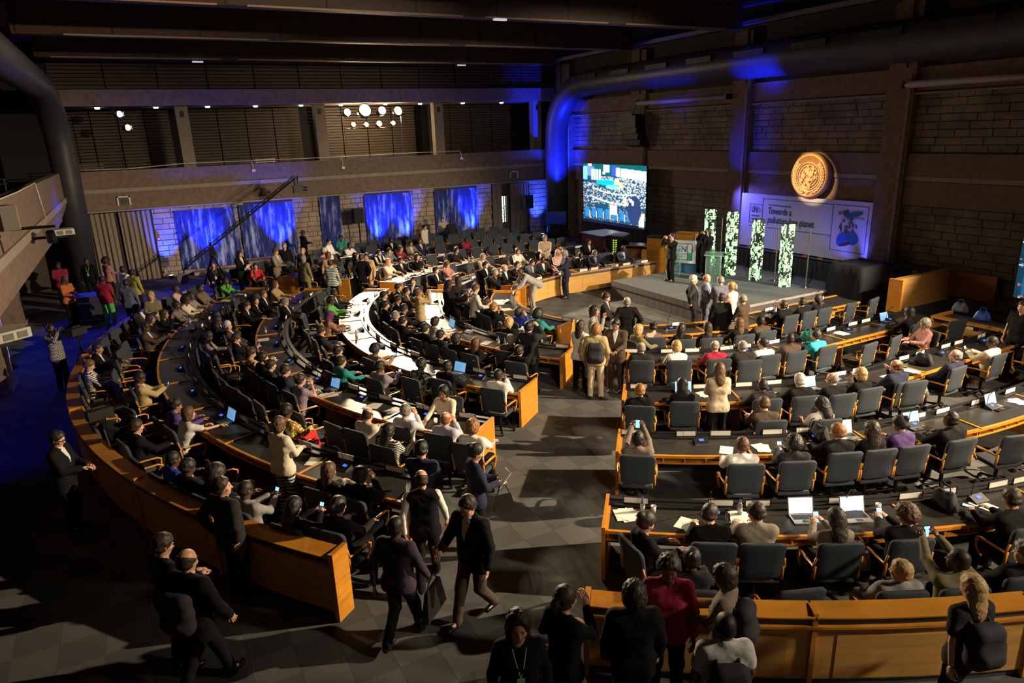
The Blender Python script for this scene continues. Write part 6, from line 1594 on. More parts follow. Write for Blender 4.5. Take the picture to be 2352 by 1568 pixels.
CC=dict(black=(.0045,.0045,.0055),charcoal=(.020,.019,.021),brown=(.060,.038,.026),navy=(.018,.022,.05),olive=(.16,.14,.07),pink=(.65,.42,.36),white=(.78,.76,.70),crimson=(.28,.012,.04),turquoise=(.03,.38,.48),cream=(.66,.59,.46),rose=(.38,.18,.17),tweed=(.17,.13,.10),purple=(.06,.03,.13),taupe=(.22,.18,.14),grey=(.25,.24,.24),beige=(.50,.40,.29),palegrey=(.55,.55,.54),plum=(.045,.03,.055),khaki=(.40,.31,.15),slate=(.10,.11,.15),orange=(.5,.14,.04),yellow=(.75,.65,.10),red=(.65,.03,.03),rosewhite=(.62,.45,.42),green=(.10,.42,.08),indigo=(.08,.05,.22),blue=(.03,.06,.45),mauve=(.25,.20,.26),silver=(.55,.56,.6),bluewhite=(.50,.50,.60),tan=(.42,.28,.15),teal=(.02,.22,.22),lilac=(.45,.42,.62),zigzag=(.5,.5,.5))
def cloth(col,kind):
    n=f'cloth_{col}'
    if kind=='str': return pattern(f'striped_{col}',(.7,.68,.6) if col!='yellow' else CC['yellow'],(.02,.02,.02) if col!='teal' else (.03,.12,.12),'stripe',5.5 if col=='teal' else 9)
    if kind=='chk': return pattern(f'checked_{col}',CC[col],tuple(c*.25 for c in CC[col]),'check',28)
    if kind=='flo': return pattern(f'printed_{col}',tuple(min(1,c*1.4) for c in CC[col]),(.35,.16,.05) if col in('purple','yellow') else (.03,.03,.03),'vor',22)
    if col=='zigzag': return pattern('zigzag_cloth',(.6,.58,.5),(.015,.015,.03),'zigzag',5)
    return mat(n,CC[col],.88,scale=18,noise=.12,bump=.25,spec=.2 if col in('black','charcoal','navy') else .35)
FEM={'lg','bb','cl','bn','pt','sc','af'}
SHOE=mat('shoe_leather',(.012,.009,.008),.3,noise=0); SHIRT=mat('shirt_white',(.62,.60,.58),.8,noise=0); TIE=mat('tie_dark',(.12,.03,.04),.6,noise=0)
PHONE_S=mat('phone_glow',(.2,.5,.9),.3,noise=0,emit=1.4,ecol=(.25,.55,1)); 
def held(T,name,mb,mats,label,cat,M):
    o=mb.build(name,mats); o.matrix_world=T@M; tag(o,label,cat); return o
def person(x,y,h,z,pose,hy,hair,hc,sk,kind,col,bot,label,ex,scale=1.):
    fem=hair in FEM
    if pose in('T4',): fem=False
    J=skeleton(pose,hy,fem); O=inst('person',body_mesh(pose,hy,fem,False),None,(x,y,z),R(h)-PI/2,[SKIN[sk]]); O.scale=(scale,)*3
    c=cloth(col,kind)
    if kind=='v': inst('waistcoat',top_mesh(pose,hy,fem,'v'),O,mats=[cloth('black','s')]); inst('shirt_sleeves',sleeves_mesh(pose,fem),O,mats=[cloth('white','s')])
    else: inst('jacket' if kind=='j' else 'shirt' if kind!='d' else 'dress_top',top_mesh(pose,hy,fem,kind),O,mats=[c])
    if kind in('j','v'): inst('shirt_front',vee_mesh(pose,fem,False),O,mats=[SHIRT])
    if 'tie' in ex: inst('tie',vee_mesh(pose,fem,True),O,mats=[TIE])
    b_=bot
    if kind in('j',) and bot=='black' and col in('grey','charcoal','brown','navy','slate','taupe','olive','tan'): b_=col
    inst('trousers',bottom_mesh(pose,fem),O,mats=[cloth(b_,'s') if b_ not in('zigzag',) else cloth('zigzag','s')])
    [inst('shoe',shoe_mesh(pose,fem,n),O,mats=[SHOE]) for n in 'RL']
    H=J['H']; MM=Matrix([[*H[0],0],[*H[1],0],[*H[2],0],[0,0,0,1]]); MM.translation=Vector(J['hc']); MM=MM@Matrix.Scale(HS_,4)
    hm=inst('hair' if hair!='sc' else 'headscarf',hair_mesh(hair),O,mats=[mat(f'hair_{hc}',HC[hc],.55 if hair!='sc' else .8,scale=40,noise=.3,bump=.3)]); hm.matrix_local=MM
    if 'glasses' in ex or 'headphones' in ex:
        b=MB()
        if 'glasses' in ex:
            for s in (1,-1): b.tube([(s*.033+.024*math.cos(q*PI/5),.097,.004+.018*math.sin(q*PI/5)) for q in range(11)],.003,5); b.tube([(s*.058,.095,.008),(s*.082,-.01,.008)],.003,5)
            b.tube([(-.009,.099,.006),(.009,.099,.006)],.003,5)
        else:
            b.tube([(.09*math.cos(q*PI/8),-.01,.02+.12*math.sin(q*PI/8)) for q in range(9)],.008,6); b.ell((.09,-.01,0),(.02,.035,.04)); b.ell((-.09,-.01,0),(.02,.035,.04))
        g=b.build('glasses' if 'glasses' in ex else 'headphones',BLK,O); g.matrix_local=MM
    if 'lanyard' in ex:
        b=MB(); p,U=J['pel'],J['U']; q=lambda x,y,z_: p+U@V3(x,y,z_)
        b.tube([q(-.06,-.05,.53),q(-.065,.05,.50),q(-.03,.13,.36),q(0,.135,.24)],.006,5); b.tube([q(.06,-.05,.53),q(.065,.05,.50),q(.03,.13,.36),q(0,.135,.24)],.006,5); b.tube([q(-.06,-.05,.53),q(0,-.085,.54),q(.06,-.05,.53)],.006,5); b.box(-.035,.035,-.004,.004,-.10,0,0,Matrix.Translation(Vector(q(0,.14,.24))))
        b.build('lanyard',mat('lanyard_green',(.25,.6,.3),.6,noise=0) if 'white' not in label else SHIRT,O)
    tag(O,label,'person','people in the hall')
    T=Matrix.Translation((x,y,z))@Matrix.Rotation(R(h)-PI/2,4,'Z')@Matrix.Scale(scale,4)
    wm=(J['wrR']+J['wrL'])/2; short=' '.join(label.replace('person in ','').split()[:3]).rstrip(',')
    who=label.replace('person in ','person in ')
    tail=' '.join(label.split(', ')[-1].split()[:5])
    mid=Matrix.Translation(Vector(wm)+Vector((0,.09,.02)))
    if 'phone' in ex or (pose in('S5',)) or (pose=='S4'):
        b=MB(); b.box(-.038,.038,-.004,.004,-.075,.075); b.box(-.034,.034,-.0055,-.0042,-.068,.068,1)
        held(T,'smartphone',b,[BLK,PHONE_S],f'lit smartphone held by the person in {short}, {tail}','phone',mid@Matrix.Rotation(R(-25 if pose in('S4','T1') else 0),4,'X'))
    if 'camera' in ex:
        b=MB(); b.box(-.07,.07,-.03,.03,-.045,.045); b.lathe([(.035,0),(.035,.09),(.001,.09)],12,0,Matrix.Translation((0,.03,0))@Matrix.Rotation(-PI/2,4,'X')); b.box(-.02,.02,-.02,.02,.045,.065)
        held(T,'photo_camera',b,BLK,f'photo camera held by the person in {short}, {tail}','camera',Matrix.Translation(Vector(J['hc']+J['H']@V3(0,.15,0))))
    if 'papers' in ex:
        b=MB(); b.hexa([(-.11,-.01,-.14),(.11,-.01,-.14),(.11,0,.14),(-.11,0,.14),(-.11,-.006,-.14),(.11,-.006,-.14),(.11,.004,.14),(-.11,.004,.14)])
        b.hexa([(-.09,-.02,-.15),(.13,-.02,-.13),(.12,-.011,.15),(-.10,-.011,.13),(-.09,-.014,-.15),(.13,-.014,-.13),(.12,-.007,.15),(-.10,-.007,.13)])
        held(T,'paper_sheets',b,PAPER,f'paper sheets held by the person in {short}, {tail}','papers',mid@Matrix.Rotation(R(-40),4,'X'))
    if 'cup' in ex:
        b=MB(); b.lathe([(.001,0),(.028,0),(.038,.09),(.034,.09),(.026,.01),(.001,.01)],14); 
        held(T,'paper_cup',b,mat('cup_brown',(.30,.11,.04),.6,scale=30,noise=.6),f'brown patterned paper cup held by the person in {short}','cup',Matrix.Translation(Vector(J['wrR'])+Vector((0,.10,.0))))
    if 'handbag' in ex or ex.startswith('bag') or ',bag' in ex:
        big=not 'handbag' in ex; b=MB(); s=1.6 if big else 1
        b.hexa([(-.16*s,-.05,-.24*s),(.16*s,-.05,-.24*s),(.16*s,.05,-.24*s),(-.16*s,.05,-.24*s),(-.11*s,-.02,0),(.11*s,-.02,0),(.11*s,.02,0),(-.11*s,.02,0)]); b.tube([(-.09*s,0,0),(-.04,0,.13),(.04,0,.13),(.09*s,0,0)],.01,6)
        o=held(T,'handbag',b,mat('bag_leather',(.014,.012,.012),.4,noise=0),f'black leather {"holdall" if big else "handbag"} carried by the person in {short}','bag',Matrix.Translation(Vector(J['wrR'])+Vector((.02,.06,-.17)))@Matrix.Rotation(PI/2,4,'Z'))
    if 'backpack' in ex or 'redpack' in ex:
        m_=BLKCLOTH if 'backpack' in ex else mat('red_nylon',(.5,.02,.02),.6); b=MB(); p,U=J['pel'],J['U']
        S=Sdf(); S.cap((-.09,-.0,.12),(.09,0,.12),.11,k=.06); S.cap((-.08,0,.38),(.08,0,.38),.10,k=.06); S.cap((-.07,-.07,.16),(.07,-.07,.16),.075,k=.03); S.cap((-.1,0,.25),(.1,0,.25),.10,k=.05); v,f=S.mesh(.022)
        me=to_mesh('backpack',v,f,1)
        for s in (1,-1): b.tube([(s*.10,.08,.43),(s*.105,.15,.50),(s*.11,.235,.45),(s*.12,.25,.33),(s*.15,.15,.14),(s*.12,.08,.08)],.014,6,flat=2)
        n=len(me.materials); t=empty('backpack',(0,0,0)); t.matrix_world=T@Matrix.Translation(Vector(p+U@V3(0,-.20,-.04)))@Matrix.Rotation(-math.atan2(U[2,1],U[1,1])*-1,4,'X'); inst('pack_body',me,t,mats=[m_]); b.build('strap',BLKCLOTH,t)
        tag(t,f"{'red' if 'redpack' in ex else 'black'} backpack worn by the person in {short}, {tail}",'backpack')
    return O
for (x,y,h,z,pose,hy,hair,hc,sk,kind,col,bot,lab,ex) in PEOPLE:
    person(x,y,h,z,pose,hy,hair,hc,sk,kind,col,bot,lab,ex,random.uniform(.97,1.02))
# ================= PROPS =================
# ---- curtains: folded cloth panels
def curtain(x0,x1,z0,z1,lab,skew=.0,y=YB-.14):
    b=MB(); n=int((x1-x0)/.035); vs=[]
    for k in range(n+1):
        x=x0+(x1-x0)*k/n; d=.07*math.sin(k*1.15)+.03*math.sin(k*.43); dt=d*.6
        vs+=[(x+skew*(k/n),y+d,z0),(x,y+dt,z1)]
    b.add(vs,[(2*k,2*k+2,2*k+3,2*k+1) for k in range(n)]); o=b.build('curtain',CURT,None,True); return tag(o,lab,'curtain')
curtain(-2.05,-.75,.02,3.05,'brown-grey floor-length curtain at the far left, beside the round duct')
curtain(-.66,.6,.02,3.05,'brown-grey curtain at the far left next to the stone wall')
curtain(17.5,18.1,.3,3.05,'narrow brown curtain left of the bright window slit')
curtain(18.62,19.75,.3,3.05,'brown curtain right of the bright window slit')
b=MB(); b.tube([(-2.1,YB-.16,3.08),(.7,YB-.16,3.08)],.02,6); tag(b.build('curtain_rail',BLKM),'thin curtain rail above the left curtains','rail')
# ---- painted cloth panels hung on the back wall
def blue_panel_mat():
    m=bpy.data.materials.new('streaked_blue_cloth'); m.use_nodes=True; nt=m.node_tree; b=nt.nodes['Principled BSDF']; b.inputs['Roughness'].default_value=.8
    tc=nt.nodes.new('ShaderNodeTexCoord'); mp=nt.nodes.new('ShaderNodeMapping'); mp.inputs['Scale'].default_value=(3.2,1,.55)
    n=nt.nodes.new('ShaderNodeTexNoise'); n.inputs['Scale'].default_value=1.1; n.inputs['Detail'].default_value=8; n.inputs['Roughness'].default_value=.65
    nt.links.new(tc.outputs['Object'],mp.inputs[0]); nt.links.new(mp.outputs[0],n.inputs['Vector'])
    r=nt.nodes.new('ShaderNodeValToRGB'); e=r.color_ramp.elements; e[0].position=.40; e[0].color=(.006,.012,.10,1); e[1].position=.64; e[1].color=(.35,.42,.85,1)
    x=e.new(.5); x.color=(.015,.03,.25,1)
    nt.links.new(n.outputs['Fac'],r.inputs[0]); nt.links.new(r.outputs[0],b.inputs['Base Color']); return m
BP=blue_panel_mat()
for k,(x0,x1,z0,z1,lab) in enumerate([(1.5,4.12,.25,2.94,'wide streaked blue cloth panel behind the camera crane tripod'),(4.24,6.74,.48,2.98,'wide streaked blue cloth panel right of the camera crane tripod'),(7.98,9.02,.4,3.12,'narrow dark blue cloth panel between the wide panels'),(10.25,12.8,.25,2.98,'bright streaked blue panel right of the left loudspeaker'),(14.05,16.6,.25,2.98,'streaked blue panel behind the two standing people, left of the window slit')]):
    t=empty('painted_panel',((x0+x1)/2,YB-.09,z0)); w_=(x1-x0)/2; b=MB(); b.box(-w_,w_,-.03,0,0,z1-z0); b.build('panel_face',BP,t); b=MB(); b.box(-w_,w_,0,.03,z1-z0-.05,z1-z0); b.box(-w_,w_,0,.03,0,.05); b.build('batten',BLK,t); tag(t,lab,'panel')
b=MB(); b.box(1.9,4.0,YB-.5,YB-.05,0,.14); b.box(4.3,6.9,YB-.6,YB-.05,0,.4,0); tag(b.build('wall_ledge',CONCL),'low pale ledge at the foot of the blue panels','ledge')
# ---- blue floor uplights (the lamps themselves)
um=MB(); um.lathe([(.001,0),(.09,0),(.11,.16),(.001,.16)],12); UPB=um.mesh('uplight_body',BLKM)
um=MB(); um.lathe([(.001,.165),(.09,.165)],12); UPL=um.mesh('uplight_lens',mat('uplight_glow',(.1,.2,1),.3,noise=0,emit=14,ecol=(.08,.18,1)))
for k,(x,y,nr) in enumerate(UPLIGHTS):
    t=empty('blue_uplight',(x,y,0)); inst('housing',UPB,t); inst('lens',UPL,t); tag(t,f'small blue floor uplight at the foot of the wall, {ORD[k]} from the left','light','blue floor uplights')
# ---- stage lamps on the back gallery
def lamp_rig():
    y=YB+.45
    for k,x in enumerate((9.75,12.75)):
        t=empty('lamp_stand',(x,y,3.5)); b=MB(); b.tube([(0,0,.3),(0,0,3.45)],[.03,.018],8); b.build('pole',CHROME,t)
        for q in range(3): b=MB(); a=q*2*PI/3; b.tube([(0,0,.7),(.5*math.cos(a),.5*math.sin(a),0)],.016,6); b.build('leg',BLKM,t)
        tag(t,['thin lamp stand at the left of the bright stage lamps','thin lamp stand at the right of the bright stage lamps'][k],'stand')
    b=MB(); b.tube([(9.5,y,6.85),(13.0,y,6.85)],.025,8); b.tube([(9.8,y,6.22),(12.8,y,6.22)],.02,8); tag(b.build('lamp_bar',BLKM),'horizontal bars carrying the bright stage lamps','bar')
    hb=MB(); hb.lathe([(.001,-.28),(.08,-.28),(.13,-.1),(.13,.02),(.12,.02),(.12,-.08),(.001,-.10)],16,0,Matrix.Rotation(PI/2,4,'X')); HB=hb.mesh('lamp_housing',BLKM,True)
    for k,(x,z,r,e) in enumerate([(9.95,7.0,.17,150),(10.85,7.08,.30,220),(11.73,7.05,.20,160),(12.57,7.02,.21,160),(10.2,6.42,.11,90),(10.86,6.40,.11,90),(11.52,6.43,.14,110),(12.26,6.44,.11,90)]):
        t=empty('stage_lamp',(x,y-.12,z)); t.rotation_euler=(R(-14),0,R(6)); h=inst('housing',HB,t); h.scale=(r/.12,)*3
        lm=MB(); lm.lathe([(.001,0),(r*.95,0)],20,0,Matrix.Translation((0,-.03,0))@Matrix.Rotation(PI/2,4,'X')); lm.lathe([(r*.4,.03),(r*.95,0)],20,0,Matrix.Translation((0,-.03,0))@Matrix.Rotation(PI/2,4,'X'))
        lm.build('lens',mat(f'lamp_glow_{e}',(1,.85,.6),.3,noise=0,emit=e*.35,ecol=(1,.80,.48)),t)
        tag(t,f"glaring warm stage lamp, {'upper' if k<4 else 'lower'} row, {ORD[k%4]} from the left",'lamp','stage lamps on the back gallery')
lamp_rig()
for k,(x,z,c,lab) in enumerate([(.1,7.1,(.75,.9,1),'cool white spotlight on a stand at the left of the back gallery'),(.32,6.55,(1,.55,.25),'amber spotlight on a stand at the left of the back gallery')]):
    t=empty('spotlight',(x,YB+.3,z)); t.rotation_euler=(0,0,R(-10+25)); b=MB(); b.lathe([(.001,.32),(.14,.3),(.15,0),(.17,-.05),(.13,-.02),(.001,-.0)],16,0,Matrix.Rotation(-PI/2,4,'X')); b.build('housing',BLKM,t,True)
    b=MB(); b.lathe([(.001,0),(.12,0)],16,0,Matrix.Translation((0,-.03,0))@Matrix.Rotation(PI/2,4,'X')); b.build('lens',mat('spot_glow_%d'%k,c,.3,noise=0,emit=14 if k==0 else 7,ecol=c),t)
    for s in (1,-1): b=MB(); b.box(s*.14-.01,s*.14+.01,-.16,-.02,-.1,.1); b.build('barn_door',BLK,t)
    tag(t,lab,'lamp')
b=MB(); b.tube([(-.1,YB+.3,7.3),(-.1,YB+.3,4.2),(-.1,YB+.3,3.5)],.02,8); b.tube([(-.35,YB+.3,7.1),(.3,YB+.3,7.1)],.02,6); tag(b.build('spotlight_stand',BLKM),'thin black stand carrying the two left gallery spotlights','stand')
# ---- camera crane
t=empty('camera_crane',(2.55,31.6,0)); 
for q in range(3): b=MB(); a=q*2*PI/3+.5; b.tube([(0,0,1.3),(.55*math.cos(a),.55*math.sin(a),0)],.03,6); b.build('leg',BLKM,t)
b=MB(); b.box(-.13,.13,-.13,.13,1.25,1.6); b.tube([(0,0,1.6),(0,0,1.8)],.05,8); b.build('pivot_head',BLKM,t)
b=MB(); p0=Vector((-1.2,-.9,.95)); p1=Vector((3.9,.7,4.15))
b.tube([p0,p1],.045,8); 
for q in range(26):
    a=p0.lerp(p1,q/26); c=p0.lerp(p1,(q+1)/26); o_=Vector((0,0,.13 if q%2 else -.0)); o2=Vector((0,0,-.0 if q%2 else .13)); b.tube([a+o_,c+o2],.012,4)
b.tube([p0+Vector((0,0,.13)),p1+Vector((0,0,.13))],.02,6); b.build('boom',BLKM,t)
b=MB(); b.lathe([(.001,-.06),(.22,-.06),(.22,.06),(.001,.06)],18,0,Matrix.Translation(p0+Vector((-.1,-.1,-.35)))@Matrix.Rotation(PI/2,4,'X')); b.tube([p0,p0+Vector((-.1,-.1,-.35))],.03,6); b.build('counterweight',mat('weight_grey',(.12,.12,.11),.6,noise=0),t)
b=MB(); e=p1; b.tube([e,e+Vector((.15,0,.1)),e+Vector((.1,0,-.25))],.03,6); b.box(e.x-.1,e.x+.3,e.y-.14,e.y+.14,e.z-.62,e.z-.3); b.lathe([(.09,0),(.09,.2),(.001,.2)],10,0,Matrix.Translation((e.x+.3,e.y,e.z-.46))@Matrix.Rotation(PI/2,4,'Y')); b.box(e.x-.02,e.x+.1,e.y-.1,e.y+.1,e.z-.3,e.z-.0); b.build('camera_head',BLK,t)
tag(t,'long black camera crane on a tripod in front of the blue panels','crane')
def tripod(x,y,h,lab,cam_=True,rz_=0):
    t=empty('tripod',(x,y,0),rz_)
    for q in range(3): b=MB(); a=q*2*PI/3; b.tube([(0,0,h*.86),(.42*math.cos(a),.42*math.sin(a),0)],[.022,.014],6); b.build('leg',BLKM,t)
    b=MB(); b.tube([(0,0,h*.6),(0,0,h)],.025,8); b.box(-.06,.06,-.06,.06,h-.02,h+.05); b.build('center_column',BLKM,t)
    tag(t,lab+', its tripod','tripod')
    if cam_:
        c=empty('video_camera',(x,y,h+.05),rz_); b=MB(); b.box(-.09,.09,-.22,.2,0,.18); b.box(-.02,.02,-.12,.1,.2,.23); b.build('camera_body',BLK,c); b=MB(); b.lathe([(.055,0),(.07,.16),(.001,.16)],12,0,Matrix.Translation((0,.2,.1))@Matrix.Rotation(-PI/2,4,'X')); b.build('lens',BLKM,c); tag(c,lab,'camera')
tripod(-1.75,19.6,1.35,'video camera of the headphone operator at the left edge',True,-.8)
tripod(-1.15,13.6,1.15,'small camera beside the curved parapet at the left',True,-1.2)
tripod(6.6,25.4,1.35,'black video camera in the far aisle beside dark suits',True,-1.6)
tripod(7.4,26.0,1.25,'second video camera in the far aisle near white-shirted person',True,-1.6)
tripod(5.9,26.6,1.2,'third video camera in the far aisle',True,-1.3)
# ---- loudspeakers on stands
def speaker(x,y,z,lab,rz_=0):
    t=empty('loudspeaker',(x,y,z),rz_); b=MB(); b.box(-.25,.25,-.2,.2,0,.72); b.build('cabinet',BLK,t,bev=.02); b=MB(); b.box(-.22,.22,-.212,-.2,.03,.69); b.build('grille',mat('grille_dark',(.02,.02,.02),.9,scale=200),t); tag(t,lab,'speaker')
    s=empty('speaker_stand',(x,y,0)); b=MB(); b.tube([(0,0,.3),(0,0,z)],.03,8); b.build('pole',BLKM,s)
    for q in range(3): b=MB(); a=q*2*PI/3+.3; b.tube([(0,0,.7),(.5*math.cos(a),.5*math.sin(a),0)],.016,6); b.build('leg',BLKM,s)
    tag(s,'thin '+lab.replace('loudspeaker','loudspeaker stand'),'stand')
speaker(9.65,34.0,1.75,'black loudspeaker before the stone wall, left of the bright blue panel')
speaker(19.3,34.0,1.7,'black loudspeaker beside the curtain at the far right corner')
t=empty('line_array',(21.3,27.3,6.35)); 
for q in range(5): b=MB(); b.box(-.3,.3,-.55,.55,-.26,0); o=b.build('speaker_module',BLK,t); o.location=(.02*q*q,0,-.29*q); o.rotation_euler=(0,R(4*q),0)
b=MB(); b.box(-.3,.3,-.3,.3,0,.06); b.tube([(0,0,.06),(.3,0,.7)],.02,6); b.build('fly_frame',BLKM,t); tag(t,'hanging black loudspeaker array on the right wall above the video wall','speaker')
# ---- pixel grids (video pictures)
def pixgrid(name,img,to3,mtl,parent):
    h_,w_,_=img.shape; us,vs_=np.meshgrid(np.linspace(0,1,w_+1),np.linspace(0,1,h_+1)); P=np.array([to3(u,v) for u,v in zip(us.ravel(),vs_.ravel())])
    k=np.arange(h_*w_); r=k//w_; c=k%w_; a=r*(w_+1)+c; F=np.stack([a,a+1,a+w_+2,a+w_+1],1)
    me=bpy.data.meshes.new(name); me.from_pydata(P.tolist(),[],F.tolist()); me.materials.append(mtl)
    ca=me.color_attributes.new('Col','FLOAT_COLOR','CORNER'); colr=np.ones((h_*w_,4,4),np.float32); colr[:,:,:3]=img.reshape(-1,1,3); ca.data.foreach_set('color',colr.ravel()); 
    return inst(name,me,parent)
def hall_image(h=104,w=118,seed=2):
    g=np.random.default_rng(seed); I=np.zeros((h,w,3)); I[:]=(.004,.03,.06)
    yy,xx=np.mgrid[0:h,0:w]; y=yy/h; x=xx/w      # y=0 bottom
    def rect(x0,x1,y0,y1,c): I[(x>=x0)&(x<x1)&(y>=y0)&(y<y1)]=c
    rect(0,1,.8,1,(.0,.05,.06)); rect(0,.06,.72,.95,(.1,.65,.9)); rect(.06,.18,.78,.95,(.08,.12,.9)); rect(.08,.14,.96,1,(.9,.8,.7)); rect(.34,.44,.86,.99,(.45,.75,.85)); rect(.48,.55,.80,.97,(.02,.04,.7))
    m=(x>.55)&(y>.80-.12*(x-.55))&(y<.94-.10*(x-.55)); I[m]=(.85,1,1); 
    for xs in (.61,.815): rect(xs,xs+.012,.76,.94,(.01,.04,.05))
    m=(x>.55)&(np.abs(y-(.905-.10*(x-.55)))<.006); I[m]=(.02,.1,.12)
    for xs in (.14,.185,.225,.265): rect(xs,xs+.025,.72,.90,(.7,.95,.9))
    m=((x-.42)/.2)**2+((y-.68)/.055)**2<1; I[m]=(.0,.22,.42); m=((x-.5)/.12)**2+((y-.61)/.035)**2<1; I[m]=(.1,.45,.6)
    rect(.33,.37,.82,.86,(.8,.35,.2)); rect(.52,.60,.66,.74,(.75,.35,.15)); rect(.60,.66,.6,.7,(.7,.3,.12)); rect(.66,.71,.36,.46,(.7,.35,.12))
    n=g.random((h,w)); cb=np.zeros((h,w)); 
    big=g.random((h//2+1,w//2+1)).repeat(2,0).repeat(2,1)[:h,:w]
    crowd=(y<.78)&~(((x-.44)/.2)**2+((y-.66)/.07)**2<1)&~((x<.3)&(y>.66)); dens=np.where(x>.5,.44,.34)+.25*(y-.4)
    hi=crowd&(big*.6+n*.4>1-dens*.85)&(y>.30); cc=g.random((h,w,1)); I[hi]=((cc*np.array([.75,.85,.9])+(1-cc)*np.array([.35,.55,.65]))*g.random((h,w,1)).clip(.3))[hi]
    oc=crowd&(g.random((h,w))>.965); I[oc]=(.75,.30,.14)
    for k,(cy,r_) in enumerate([(.36,.012),(.52,.008)]):
        yc=cy-.10*((x-.55)/.5)**2*-1-.05*x; m=(np.abs(y-yc)<r_)&(x>.15)&(x<.82); I[m]=(.5,.75,.78)
    for k in range(8):
        xs=.03+.115*k; rect(xs,xs+.075,.04+.01*(k%2),.22,(.01,.10,.24)); rect(xs+.08,xs+.088,.03,.16,(.6,.4,.35))
    rect(.45,.56,.14,.30,(.75,.75,.8)); rect(.50,.54,.28,.34,(.3,.12,.08)); rect(.90,.97,.0,.16,(.8,.85,1)); rect(.94,.98,.14,.22,(.6,.35,.3)); m=((x-.83)/.10)**2+((y-.25)/.25)**2<1; I[m]=(.01,.02,.06); rect(.76,.79,.38,.44,(.7,.35,.3)); rect(.79,.82,.33,.41,(.6,.65,.8))
    J=I.copy(); J[1:-1,1:-1]=.5*I[1:-1,1:-1]+.125*(I[:-2,1:-1]+I[2:,1:-1]+I[1:-1,:-2]+I[1:-1,2:]); return J
t=empty('video_wall',(21.0,28.3,1.28)); SCM=vcolmat('video_picture',3.0)
pixgrid('picture',hall_image(),lambda u,v:(-.07,2.6-5.15*u,.02+2.82*v),SCM,t)
for i in range(4):
    for j in range(5):
        b=MB(); b.box(-.06,.04,2.6-5.15*(j+1)/5+.004,2.6-5.15*j/5-.004,.02+2.82*i/4+.004,.02+2.82*(i+1)/4-.004); b.build('screen_tile',BLK,t)
b=MB(); b.box(-.2,.1,-2.7,2.75,-.10,.0); b.build('bottom_rail',CHROME,t)
for yy_ in (2.7,1.0,-.9,-2.5): b=MB(); b.tube([(0,yy_,-.1),(0,yy_,-1.28)],.035,8); b.tube([(-.5,yy_,-1.25),(.4,yy_,-1.25)],.03,6); b.build('support_post',BLKM,t)
tag(t,'large glowing video wall showing the conference hall, far right corner','screen')
t=empty('video_screen',(21.0,7.3,.9)); pixgrid('picture',hall_image(70,80,7)*.4,lambda u,v:(-.07,2.55-4.6*u,.1+2.7*v),SCM,t); b=MB(); b.box(-.06,.06,-2.1,2.6,0,2.85); b.build('screen_case',BLK,t)
for yy_ in (2.3,-1.8): b=MB(); b.tube([(0,yy_,0),(0,yy_,-.9)],.04,8); b.build('support_post',BLKM,t)
tag(t,'glowing video screen cut off at the right edge of the view','screen')
# ---- LED towers on the stage
TG=vcolmat('tower_light',1.05)
def tower(x,y,z1,lab,seed):
    g=np.random.default_rng(seed); t=empty('led_tower',(x,y,SZ),R(-14)); w_=.16; d_=.13; H_=z1-SZ
    b=MB(); b.box(-w_,w_,-d_,d_,0,H_); b.build('tower_case',BLK,t)
    h_,n=56,8; A=g.random((h_,n)); B=g.random((h_//3+1,n//2+1)).repeat(3,0).repeat(2,1)[:h_,:n]; C=g.random((h_//6+1,n//3+1)).repeat(6,0).repeat(3,1)[:h_,:n]
    on=(A*.35+B*.45+C*.35)>.55; I=np.zeros((h_,n,3)); I[:]=(.015,.02,.015); w2=g.random((h_,n,1)); I[on]=((1-w2)*np.array([.85,1,.8])+w2*np.array([.35,.85,.25]))[on]
    pixgrid('light_panel',I,lambda u,v:(-w_-.006,d_-2*d_*u,H_*v),TG,t)
    pixgrid('light_panel',I[::-1],lambda u,v:(-w_+2*w_*u,-d_-.006,H_*v),TG,t)
    return tag(t,lab,'light tower')
tower(18.75,19.3,2.85,'leftmost glowing green and white pixel tower, behind the photographer on stage',11)
tower(18.75,18.2,2.85,'second glowing green and white pixel tower from the left on stage',12)
tower(18.75,17.0,2.68,'third glowing pixel tower from the left, in front of the banner edge',13)
tower(18.75,15.75,2.64,'rightmost glowing green and white pixel tower on stage',14)
for k,y in enumerate((19.1,17.55,16.5,15.2)):
    b=MB(); b.tube([(19.15,y,SZ),(19.15,y,2.5)],.022,8); b.lathe([(.16,0),(.16,.02),(.02,.04)],12,0,Matrix.Translation((19.15,y,SZ))); tag(b.build('steel_pole',CHROME),f'thin steel pole behind the pixel towers, {ORD[k]} from the left','pole')
# black drape backdrop behind towers
t=empty('black_backdrop',(0,0,0)); b=MB(); wavy(b,(20.4,20.4),(20.4,14.8),.0,1.2,.05,90); b.build('drape',BLKCLOTH,t); b=MB(); b.tube([(20.45,20.4,1.22),(20.45,14.8,1.22)],.03,6); b.build('top_rail',BLKM,t); tag(t,'black cloth backdrop below the banner behind the stage','drape')
# bench back with wood blocks between banner and drape
t=empty('wall_bench',(0,0,0)); b=MB(); b.box(21.2,21.9,14.8,20.6,.0,1.05); b.build('bench_body',STRIP,t)
for k in range(9): b=MB(); b.box(21.1,21.2,14.9+k*.66,15.05+k*.66,.95,1.16); b.build('wood_block',WOOD,t)
tag(t,'long slate wall bench with wood blocks below the banner','bench')
